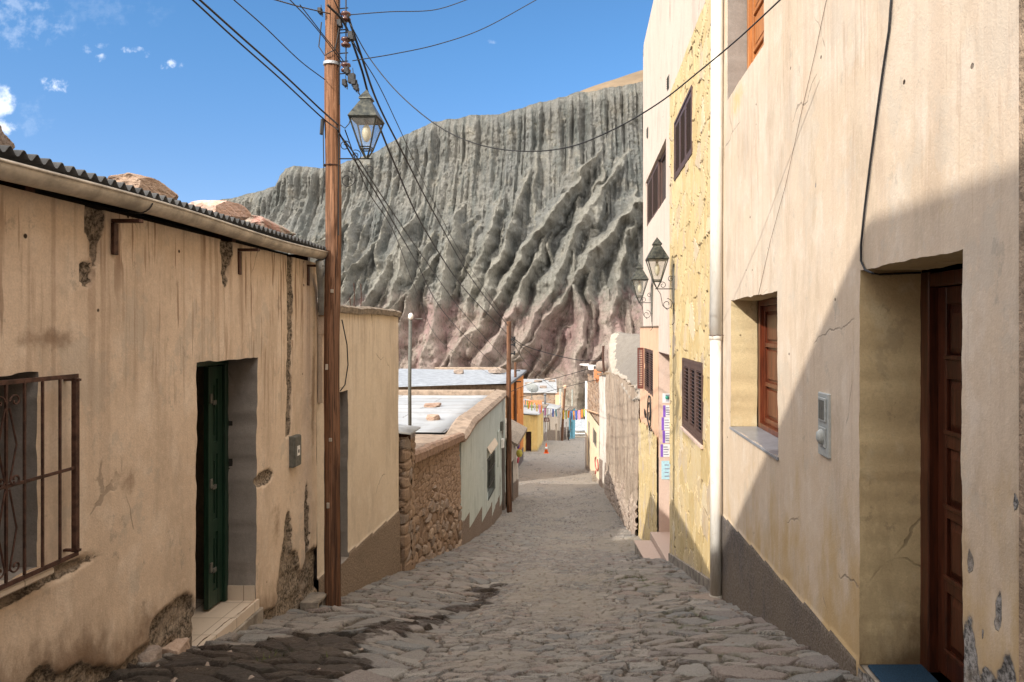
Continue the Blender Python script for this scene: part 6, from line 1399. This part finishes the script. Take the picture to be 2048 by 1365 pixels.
def lantern(par, c, h, w, mat=None, bulb=True):
    """four-sided lantern; c is the foot, h overall height, w top width"""
    x, y, z = c; met = M['lampmetal']; r45 = math.pi/4; q = math.sqrt(2)/2
    zc = z+h*.56                                   # waist: top of the glass
    m = MB(); m.lathe((x, y, zc), [(w*q*1.0, 0), (w*q*1.03, .008), (w*q*.40, h*.255), (w*q*.36, h*.26), (w*q*.36, h*.285), (w*q*.44, h*.29), (w*q*.43, h*.31), (.004, h*.44)], 4, rz=r45); m.build('roof', met, par)
    m = MB(); b = w*.17; zb_ = z+h*.13
    for sx in (-1, 1):
        for sy in (-1, 1): m.tube([(x+sx*w*.47, y+sy*w*.47, zc), (x+sx*b, y+sy*b, zb_), (x+sx*.006, y+sy*.006, z)], .0085, 4)
    for zz, ww in ((zc-.006, w*.47), (zb_, b), (zb_+.03*h, b*1.12)):
        for k in range(4):
            a = [(ww, ww), (-ww, ww), (-ww, -ww), (ww, -ww)]; p, q_ = a[k], a[(k+1) % 4]; m.tube([(x+p[0], y+p[1], zz), (x+q_[0], y+q_[1], zz)], .006, 4)
    m.build('frame', met, par)
    g = MB(); t_, bb = w*.455, b*.97
    for k in range(4):
        a = [(1, 1), (-1, 1), (-1, -1), (1, -1)]; p, q_ = a[k], a[(k+1) % 4]
        g.add([(x+p[0]*bb, y+p[1]*bb, zb_), (x+q_[0]*bb, y+q_[1]*bb, zb_), (x+q_[0]*t_, y+q_[1]*t_, zc-.01), (x+p[0]*t_, y+p[1]*t_, zc-.01)], [(0, 1, 2, 3)])
    g.build('glass', M['lampglass'], par)
    m = MB(); m.lathe((x, y, zc), [(.022, -.0), (.022, -h*.05), (.02, -h*.07)], 12); s = m.build('lamp_socket', M['porc'], par, smooth=True)
    m = MB(); m.lathe((x, y, zc-h*.07), [(.018, 0), (.035, -h*.05), (.045, -h*.11), (.042, -h*.17), (.022, -h*.235), (.004, -h*.25)], 16); m.build('bulb', M['bulb'], par, smooth=True)
def lampglass():
    mt = bpy.data.materials.new('lamp_glass'); mt.use_nodes = True; t = mt.node_tree; t.nodes.clear()
    a = t.nodes.new('ShaderNodeBsdfTransparent'); a.inputs[0].default_value = (.93, .94, .93, 1); b = t.nodes.new('ShaderNodeBsdfGlossy'); b.inputs['Roughness'].default_value = .08
    d = t.nodes.new('ShaderNodeBsdfDiffuse'); d.inputs[0].default_value = (.55, .53, .48, 1)
    x = t.nodes.new('ShaderNodeMixShader'); x.inputs[0].default_value = .10; y = t.nodes.new('ShaderNodeMixShader'); y.inputs[0].default_value = .13
    t.links.new(a.outputs[0], x.inputs[1]); t.links.new(b.outputs[0], x.inputs[2]); t.links.new(x.outputs[0], y.inputs[1]); t.links.new(d.outputs[0], y.inputs[2])
    o = t.nodes.new('ShaderNodeOutputMaterial'); t.links.new(y.outputs[0], o.inputs[0]); return mt
M['lampglass'] = lampglass(); M['bulb'] = simple('frosted_bulb', (.72, .66, .50), .35, var=.08, sc=8, bump=0)
M['lampmetal'] = simple('weathered_lamp_sheet', (.055, .066, .066), .45, .5, var=.5, sc=22, bump=.0008, c2=(.11, .11, .09))
def spiral(m, c, r, a0, turns, sgn=1, rad=.005):
    m.tube(helix(c, r, r*.28, a0, a0+sgn*turns*2*math.pi, 'xz', 26), rad, 5)
# lantern on the near pole
L1 = thing('street_lantern', 'old metal lantern with pale bulb held out from the thick wooden pole', 'lantern', (PX+.34, PY-.02, 1.0))
zb = .985*1.0; cx = (733-U0)*6.85/F; zf = (658-318)*6.85/F
lantern(L1, (cx, 6.85, zf), (318-180)*6.85/F, 56*6.85/F)
m = MB(); x0 = PX+.082
m.tube([(x0, 6.85, zf), (cx+.06, 6.85, zf)], .007, 5); m.tube([(x0, 6.85, zf-.75), (x0, 6.85, zf+.33)], .007, 5)
b = m.build('bracket', M['black'], L1)
for (u, v, r, a, t, s) in ((690, 292, 11, 0, 1.4, 1), (712, 312, 12, 2, 1.4, -1), (695, 360, 18, 1.57, 1.3, -1), (738, 337, 9, 3, 1.2, 1)):
    c = at(u, v, 6.85); m = MB(); spiral(m, c, r*6.85/F, a, t, s, .0045); m.build('scroll', M['black'], b)
m = MB(); m.tube([at(680, 250, 6.8), at(690, 257, 6.8), at(698, 248, 6.8), at(702, 236, 6.82)], .005, 5); m.build('supply_wire', M['wire'], L1)

def wall_lantern(label, D, xc, uc, vt, vf, rz, plate):
    L = thing('wall_lantern', label, 'lantern', (EX-.02, D, (V0-vf)*D/F), 'lanterns on scrolled brackets')
    zf = (V0-vf)*D/F; h = (vf-vt)*D/F; xx = (uc-U0)*D/F
    lantern(L, (xx, D, zf), h, h*.42)
    xw = EX-.02; m = MB(); m.tube([(xw, D, zf-.42), (xw, D, zf+.40)], .010, 6); m.tube([(xw, D, zf-.01), (xx-.03, D, zf-.01)], .008, 5)
    m.tube([(xw, D, zf-.42), (xw+.012, D, zf-.55), (xw-.03, D, zf-.6)], .006, 5)
    b = m.build('bracket', M['black'], L)
    m = MB(); m.cham(xw-.02, xw+.02, D-.03, D+.03, zf-.25, zf+.37, .006); m.build('wall_plate', M['boxgrey'], b)
    for (dx_, dz, r, a, t, s) in ((-.05, .15, .055, 0, 1.3, 1), (-.18, .05, .06, 3, 1.3, -1), (-.11, -.26, .095, 1.57, 1.3, -1)):
        m = MB(); spiral(m, (xw+dx_, D, zf+dz), r, a, t, s, .0055); m.build('scroll', M['black'], b)
    m = MB(); m.tube([(xx-.0, D, zf-.01), (xx+.06, D, zf-.10), (xx+.09, D, zf-.28), (xw-.10, D, zf-.355)], .0055, 5); m.build('stay', M['black'], b)
wall_lantern('larger grey lantern on the flagstone wall, nearer of the two bracket lanterns', 11.42, 1.3, 1314, 475, 577, 0, 1350)
wall_lantern('smaller grey lantern standing out against the cliff from the pale pink wall', 14.9, 1.3, 1279, 526, 605, 0, 1305)

# second and further poles
P2 = pole('wooden_pole', 'dark slim wooden pole beside the mint house, wires fanning from its top', -2.43, 24.15, pz(24.15), .26, .092, .075, (-.03, 0), 9)
m = MB()
for z in (-.35, -.55, -.85): m.box((-2.30, 24.05, z), (.16, .05, .05)); m.tube([(-2.26, 24.02, z-.05), (-2.24, 24.0, z+.08)], .03, 6)
m.build('wire_bracket', M['black'], P2)
P3 = pole('wooden_pole', 'dark wooden pole against the orange house, farther and shorter than the mint-side one', -3.55, 38.5, pz(38.5), -1.85, .09, .07, (0, 0), 12)
m = MB(); m.box((-3.4, 38.4, -2.3), (.25, .06, .06)); m.box((-3.38, 38.4, -2.9), (.3, .06, .06)); m.build('wire_bracket', M['black'], P3)
k = pole('wooden_post', 'leaning dark wooden post in front of the peeling cream houses at the bend', -1.75, 67.2, pz(67.2)-.1, -5.75, .12, .10, (.30, 0), 15)
m = MB(); m.lathe((-1.45, 67.2, -5.72), [(.02, .0), (.14, .02), (.15, .25), (.03, .32)], 10); m.build('cap', M['peach'], k)
k = pole('concrete_post', 'pale greenish post standing close behind the leaning wooden post', -2.0, 70.5, pz(70.5)-.1, -6.0, .13, .10, (0, 0), 16, 'mint')
k['category'] = 'post'
k = pole('power_mast', 'thin grey-green pole alone in front of the scree above the blue house', -1.0, 90, pz(90)-.1, -7.8, .11, .08, (0, 0), 17, 'mint'); k['category'] = 'mast'
# lamp mast over the mud roof
k = thing('lamp_mast', 'slim grey metal mast with small lamp head above the rubble house roof', 'mast', (-3.45, 14.2, -2.2))
m = MB(); m.tube([(-3.45, 14.2, -2.25), (-3.455, 14.2, -1), (-3.44, 14.2, .24)], .035, 10); m.build('mast', M['boxgrey'], k, smooth=True)
m = MB(); m.tube([(-3.44, 14.2, .22), (-3.36, 14.2, .20), (-3.2, 14.2, .20)], .01, 5); m.build('arm', M['boxgrey'], k)
m = MB(); m.lathe((-3.42, 14.15, .18), [(.01, 0), (.05, .03), (.055, .08), (.04, .12), (.01, .14)], 12); m.build('lamp_head', M['whitepaint'], k, smooth=True)
# LED street lamp by the streaked house
k = thing('street_lamp', 'white flat street lamp head on bent arm over the far right houses', 'street lamp', (1.25, 33.8, -2.2))
m = MB(); m.tube([(1.10, 33.8, -2.5), (1.08, 33.8, -2.0), (.85, 33.7, -1.78), (.55, 33.6, -1.78)], .045, 8); m.build('arm', M['plastic_grey'], k, smooth=True)
m = MB(); m.prism([(-.02, 33.5, -1.74), (.40, 33.5, -1.80), (.42, 33.5, -1.68), (.0, 33.5, -1.69)], (0, .3, 0)); m.build('lamp_head', M['whitepaint'], k, bevel=.01)
m = MB(); m.cham(.40, .66, 33.48, 33.8, -1.98, -1.74, .03); m.build('housing', M['whitepaint'], k)
m = MB(); m.tube([(1.05, 30.6, -1.95), (1.0, 30.6, -1.2), (1.02, 30.6, -.75)], .05, 8); tag(m.build('chimney_pipe', M['rust'], None, loc=(1.03, 30.6, -1.95)), 'short rusty pipe rising beside the adobe house roof edge', 'pipe')
m = MB(); m.lathe((1.0, 31.5, -1.95), [(.05, 0), (.24, .05), (.30, .22), (.27, .42), (.15, .5)], 14); tag(m.build('clay_pot', M['rock_a'], None, smooth=True, loc=(1.0, 31.5, -1.95)), 'round grey pot on the roof edge behind the street lamp arm', 'pot')

# wires: (label, points as (u, v, D)), radius
def spl(pts, n=10):
    """catmull-rom through 3d points"""
    P = [np.array(at(*p)) for p in pts]; P = [2*P[0]-P[1]]+P+[2*P[-1]-P[-2]]; out = []
    for k in range(1, len(P)-2):
        for j in range(n):
            t = j/n; out.append(.5*((2*P[k])+(-P[k-1]+P[k+1])*t+(2*P[k-1]-5*P[k]+4*P[k+1]-P[k+2])*t*t+(-P[k-1]+3*P[k]-3*P[k+1]+P[k+2])*t**3))
    out.append(P[-2]); return [tuple(p) for p in out]
WG = 'overhead wires'
W = [
 ('thick twisted cable running from the pole top past the lantern roof down to the mint-side pole', [(655, 10, 6.6), (690, 50, 6.8), (722, 135, 7.0), (745, 215, 7.6), (790, 330, 9.0), (850, 460, 12), (930, 580, 17), (1014, 668, 24)], .012),
 ('thick cable bowing right of the lantern from the insulators to the mint-side pole', [(695, 30, 6.8), (722, 110, 7.1), (755, 205, 8.0), (805, 305, 9.4), (870, 430, 12.5), (945, 560, 18), (1016, 652, 24)], .012),
 ('thin wire crossing the lantern side then down to the orange house roof', [(668, 0, 6.6), (715, 100, 7.2), (757, 170, 8.2), (800, 260, 10), (860, 390, 13), (930, 520, 18), (1016, 645, 24)], .006),
 ('thin grey line sweeping from insulator to the cliff brink and low over the street to the cream house', [(700, 48, 6.8), (740, 118, 6.9), (800, 190, 6.8), (880, 255, 6.6), (960, 290, 6.4), (1050, 303, 6.1), (1140, 294, 5.8), (1230, 258, 5.4), (1320, 205, 5.0), (1400, 142, 4.7), (1480, 75, 4.4), (1565, -4, 4.1)], .0055),
 ('upper of the two thick parallel cables entering from the top left to the lantern bracket', [(394, -5, 4.6), (480, 72, 5.2), (570, 152, 6.0), (640, 218, 6.7), (676, 250, 6.75)], .0085),
 ('lower of the two thick parallel cables entering from the top left', [(380, -5, 4.6), (470, 78, 5.2), (565, 162, 6.0), (640, 232, 6.7), (678, 262, 6.75)], .007),
 ('thin wire from the top left ending on the pole above the lantern', [(462, -5, 5.0), (530, 55, 5.6), (600, 122, 6.4), (650, 160, 6.85)], .005),
 ('cable from top edge just left of the pole to its topmost fittings', [(540, -3, 5.4), (600, 14, 6.2), (660, 28, 6.8)], .006),
 ('wire crossing in front of the pole top down to the clamp cluster', [(575, -5, 5.6), (618, 40, 6.2), (660, 92, 6.7), (700, 150, 6.9)], .005),
 ('thin wire rising left across the pole to the rack', [(600, 10, 6.0), (640, 62, 6.6), (690, 128, 6.85), (722, 195, 7.1)], .005),
 ('upper thin wire sweeping to the top edge right of the pole', [(700, 30, 6.85), (780, 24, 7.4), (870, 20, 8.0), (945, -4, 8.6)], .005),
 ('lower thin wire sweeping to the top edge over blue sky', [(705, 122, 6.85), (790, 108, 7.2), (880, 88, 7.5), (970, 56, 8.0), (1080, -4, 8.6)], .005),
 ('left one of two close cables from the lantern bracket towards the tin roofs', [(676, 262, 6.75), (710, 322, 7.4), (760, 400, 9.0), (830, 520, 12.5), (900, 640, 18), (1003, 745, 32)], .009),
 ('right one of two close cables from the lantern bracket towards the tin roofs', [(678, 268, 6.75), (716, 318, 7.4), (770, 402, 9.2), (850, 520, 13), (930, 630, 18), (1012, 722, 26)], .008),
 ('thin line hanging lower left over the cliff to the sheet roof', [(690, 260, 6.8), (735, 380, 8.0), (790, 470, 10), (840, 600, 15), (890, 690, 22), (985, 752, 38)], .006),
 ('cable from the mint-side pole drooping across to the streaked white house', [(1020, 672, 24.1), (1050, 692, 26), (1100, 708, 28), (1160, 721, 31), (1206, 722, 33)], .016),
 ('thin cable crossing below the street lamp from the orange house', [(1012, 788, 34), (1060, 768, 36), (1110, 757, 37), (1160, 743, 36), (1192, 733, 34)], .014),
 ('lowest cable crossing the street from the orange wall to the rubble storey', [(1040, 795, 40), (1090, 785, 40), (1140, 772, 40), (1180, 763, 38), (1206, 758, 34)], .014),
 ('thin wire from the mint-side pole over the bend to the far roofs', [(1022, 680, 24.1), (1060, 735, 40), (1110, 780, 66), (1135, 800, 80)], .014),
 ('thin wire from the mint-side pole to the mast over the scree', [(1022, 678, 24.1), (1090, 728, 50), (1150, 765, 80), (1185, 790, 100)], .014),
 ('short cable swinging from the streaked house to the adobe wall top', [(1204, 778, 33), (1216, 786, 31.5), (1230, 783, 25.5), (1240, 776, 23.5)], .012),
]
for lb, pts, r in W:
    m = MB(); p = spl(pts); m.tube(p, r, 5); o = m.build('overhead_wire', M['wire'], None, smooth=True, loc=tuple(p[0])); words = lb.split()
    tag(o, ' '.join(words[:16]), 'wire', WG)
# cable down the cream wall to the door
xw = EX-.012; pts = [(1783, -10), (1778, 60), (1766, 140), (1752, 240), (1740, 330), (1729, 420), (1722, 490), (1722, 522), (1730, 540), (1745, 547)]
p = [(xw, dx(u, xw), (V0-v)*dx(u, xw)/F) for u, v in pts]; p += [(EX+.10, 3.862, .300), (EX+.33, 3.862, .31)]
q = []
for k in range(len(p)-1):
    for j in range(4): q.append(tuple(Vector(p[k]).lerp(Vector(p[k+1]), j/4)))
q.append(p[-1]); m = MB(); m.tube(q, .0065, 6); tag(m.build('wall_cable', M['wire'], None, smooth=True, loc=p[0]), 'loose black cable hanging down the cream wall into the mahogany doorway', 'cable')
p = [(xw+.006, dx(u, xw), (V0-v)*dx(u, xw)/F) for u, v in ((1652, -5), (1630, 100), (1600, 230), (1570, 370), (1540, 480), (1515, 592))]
m = MB(); m.tube(p, .0016, 4); tag(m.build('wall_wire', M['rust'], None, loc=p[0]), 'very thin slanting wire on the cream wall above the slate-silled window', 'wire')
m = MB(); p = [at(684, 640, 6.95), at(694, 690, 7.1), at(696, 730, 7.15), at(690, 770, 7.1), at(681, 782, 7.0)]; m.tube(p, .006, 5); tag(m.build('service_cable', M['wire'], None, smooth=True, loc=p[0]), 'cable dropping behind the thick pole to the recess of the beige house', 'cable')

# ---------------------------------------------------------------- bunting
cols = [(.06, .10, .45), (.75, .72, .70), (.70, .45, .06), (.55, .12, .35), (.10, .16, .50), (.35, .50, .10), (.70, .30, .45), (.75, .60, .08), (.70, .68, .62), (.8, .8, .78), (.75, .25, .05), (.1, .35, .4)]
fm = [simple('flag_cloth_%s' % n_, c, .8, var=.15, sc=8, bump=0) for n_, c in zip('royal white amber magenta navy lime rose yellow violet ivory orange teal'.split(), cols)]
def bunting(label, pts, n, seed, sz):
    B = thing('bunting', label, 'bunting', at(*pts[0])); p = spl(pts, 16); m = MB(); m.tube(p, .008, 4); m.build('string', M['wire'], B)
    P = [Vector(q) for q in p]; ds = [0]
    for a, b_ in zip(P[:-1], P[1:]): ds.append(ds[-1]+(b_-a).length)
    rnd = random.Random(seed)
    for k in range(n):
        d = ds[-1]*(k+.5)/n; i = max(j for j in range(len(ds)) if ds[j] <= d); i = min(i, len(P)-2); f = (d-ds[i])/(ds[i+1]-ds[i]); c = P[i].lerp(P[i+1], f); t = (P[i+1]-P[i]).normalized()
        w = ds[-1]/n*rnd.uniform(.22, .40); h = sz*rnd.uniform(.85, 1.15); sw = rnd.uniform(-.22, .22); V = []
        for a in range(5):
            for b_ in range(4):
                V.append(c+t*((b_/3-.5)*2*w*(1-.1*a/4)+sw*h*(a/4)**1.2)-Vector((0, 0, h*a/4))+Vector((0, 1, 0))*(math.sin(a*1.2+b_*1.7+k)*.05*a/4))
        Fc = [(a*4+b_, a*4+b_+1, a*4+b_+5, a*4+b_+4) for a in range(4) for b_ in range(3)]
        o = link('flag', V, Fc, fm[(k*5+rnd.randint(0, 3)) % 12], B); s = o.modifiers.new('t', 'SOLIDIFY'); s.thickness = .006
bunting('string of many small coloured flags sagging right across the street at the bend', [(1088, 816, 48), (1120, 820, 46), (1150, 822, 44), (1175, 815, 42), (1205, 797, 36)], 34, 3, .52)
bunting('shorter string of coloured flags in front of the white roof of the yellow house', [(1024, 793, 46), (1040, 797, 47), (1058, 803, 48), (1086, 812, 49)], 15, 8, .52)

# traffic cone
k = thing('traffic_cone', 'orange traffic cone with white collar standing on the sunlit strip of street', 'cone', (-2.42, 49.5, pz(49.5)))
zc = pz(49.5)+.03; xc = (1092.5-U0)*49.5/F; oc = simple('cone_orange', (.80, .14, .02), .5, var=.1, bump=0)
m = MB(); m.cham(xc-.17, xc+.17, 49.33, 49.67, zc-.02, zc+.035, .01); m.build('base', oc, k)
m = MB(); m.lathe((xc, 49.5, zc+.035), [(.135, 0), (.028, .66), (.02, .67)], 20); c_ = m.build('body', oc, k, smooth=True)
m = MB(); m.lathe((xc, 49.5, zc+.035), [(.098, .25), (.1, .25), (.073, .42), (.07, .42)], 20); m.build('white_collar', M['whitepaint'], c_, smooth=True)
# dark red hanging sign
k = thing('hanging_sign', 'small dark red sign with white characters projecting beside the yellow house', 'sign', at(1093, 840, 58.6))
c = Vector(at(1093, 840, 58.6)); m = MB(); m.cham(c.x-.24, c.x+.24, 58.57, 58.63, c.z-.15, c.z+.15, .01); b_ = m.build('board', simple('dark_red_enamel', (.10, .015, .025), .4, bump=0), k)
tc = bpy.data.curves.new('lettering', 'FONT'); tc.body = '-EB'; tc.size = .26; tc.extrude = .004; tc.align_x = 'CENTER'; tc.align_y = 'CENTER'; to = bpy.data.objects.new('lettering', tc); COL.objects.link(to)
dg = bpy.context.evaluated_depsgraph_get(); me = bpy.data.meshes.new_from_object(to.evaluated_get(dg)); bpy.data.objects.remove(to)
to = bpy.data.objects.new('lettering', me); COL.objects.link(to); to.parent = k; to.rotation_euler = (math.pi/2, 0, 0); to.location = (0, -.035, 0); me.materials.append(M['whitepaint'])
m = MB(); m.tube([(c.x-.4, 58.6, c.z+.19), (c.x+.22, 58.6, c.z+.19)], .015, 5); m.build('bracket', M['black'], k)
# parked motorcycle at the bend
K = thing('motorcycle', 'dark motorcycle leaning against the cream house before the blue one', 'motorcycle', (-1.05, 71.5, pz(71.5)))
g = pz(71.5)+.02; x = -1.15
for y in (70.9, 72.1):
    m = MB(); m.tube([(x+.06*math.sin(0), y+.29*math.cos(a), g+.31+.29*math.sin(a)) for a in np.linspace(0, 2*math.pi, 22)], .05, 7); w_ = m.build('wheel', M['wire'], K)
    m = MB()
    for a in range(6): m.tube([(x, y, g+.31), (x, y+.27*math.cos(a*math.pi/3), g+.31+.27*math.sin(a*math.pi/3))], .012, 4)
    m.build('rim', M['plastic_grey'], w_)
m = MB(); m.prism([(x-.12, 71.1, g+.75), (x-.12, 71.6, g+.72), (x-.12, 71.6, g+.95), (x-.12, 71.2, g+1.0)], (.24, 0, 0)); m.build('tank', M['black'], K, bevel=.03)
m = MB(); m.cham(x-.12, x+.12, 71.6, 72.3, g+.72, g+.84, .04); m.build('seat', M['wire'], K)
m = MB(); m.cham(x-.14, x+.14, 71.25, 71.75, g+.25, g+.65, .04); m.build('engine', M['boxgrey'], K)
m = MB(); m.tube([(x, 70.9, g+.31), (x, 71.05, g+1.05)], .04, 6); m.tube([(x-.35, 71.15, g+1.12), (x, 71.05, g+1.06), (x+.35, 71.15, g+1.12)], .022, 6); m.build('fork', M['boxgrey'], K)
m = MB(); m.lathe((x, 70.95, g+.9), [(.02, -.1), (.1, -.06), (.1, .06), (.02, .1)], 10); m.build('headlight', M['glass'], K)
# block and step by the mural house
m = MB(); m.cham(.62, 1.02, 35.5, 36.5, pz(36)-.2, pz(36)+.42, .03); tag(m.build('stone_block', M['mortar'], None, loc=(.8, 36, pz(36)-.2)), 'pale mortared block against the foot of the mural house', 'block')

# ---------------------------------------------------------------- tufts of grass in the joints, loose stones
gm = simple('grass_blades', (.075, .12, .03), .8, var=.5, sc=9, bump=0, spec=.2, c2=(.14, .15, .05))
rnd = random.Random(5); m = MB()
def stz(x, y): return pz(y)+.02
for (cx_, cy_, rx, ry, nn_) in ((.88, 9.7, .08, .25, 60), (1.15, 9.3, .25, .12, 70), (.70, 9.9, .12, .1, 40), (1.30, 8.7, .1, .3, 60), (1.22, 5.7, .03, .7, 50), (.55, 10.3, .1, .2, 30), (1.42, 8.1, .05, .2, 30), (-2.0, 4.55, .15, .12, 22)):
    for _ in range(nn_*2):
        x = cx_+rnd.gauss(0, rx); y = cy_+rnd.gauss(0, ry); z = stz(x, y)-.02; a = rnd.uniform(0, 6.28); h = rnd.uniform(.015, .05); w = .004
        dx_, dy_ = math.cos(a)*w, math.sin(a)*w; lx, ly = rnd.uniform(-.02, .02), rnd.uniform(-.02, .02)
        m.add([(x-dx_, y-dy_, z), (x+dx_, y+dy_, z), (x+lx, y+ly, z+h)], [(0, 1, 2)])
tag(m.build('grass', gm), kind='stuff')

# grit and chips gathered where the paving meets the walls
rnd = random.Random(77); m = MB()
for _ in range(900):
    y = 2.8+18*rnd.random()**1.6; lf = rnd.random() < .5
    x = (WX+.06+abs(rnd.gauss(0, .12))) if lf else (EX-.05-abs(rnd.gauss(0, .10)))
    if rnd.random() < .25: x = rnd.uniform(-2.4, 1.3)
    if lf and 4.6 < y < 5.85: continue
    s_ = rnd.uniform(.006, .022)*(1+.5*(rnd.random() < .1)); z = pz(y)+.03
    P = [Vector((rnd.uniform(-1, 1), rnd.uniform(-1, 1), rnd.uniform(-.6, .6))).normalized()*s_*rnd.uniform(.7, 1.2) for _k in range(6)]
    c = Vector((x, y, z)); ax = [Vector((1, 0, 0)), Vector((-1, 0, 0)), Vector((0, 1, 0)), Vector((0, -1, 0)), Vector((0, 0, .6)), Vector((0, 0, -.6))]
    V = [c+a*s_*rnd.uniform(.7, 1.3)+p*.3 for a, p in zip(ax, P)]
    m.add(V, [(0, 2, 4), (2, 1, 4), (1, 3, 4), (3, 0, 4), (2, 0, 5), (1, 2, 5), (3, 1, 5), (0, 3, 5)])
tag(m.build('gravel', M['rock_a']), kind='stuff')
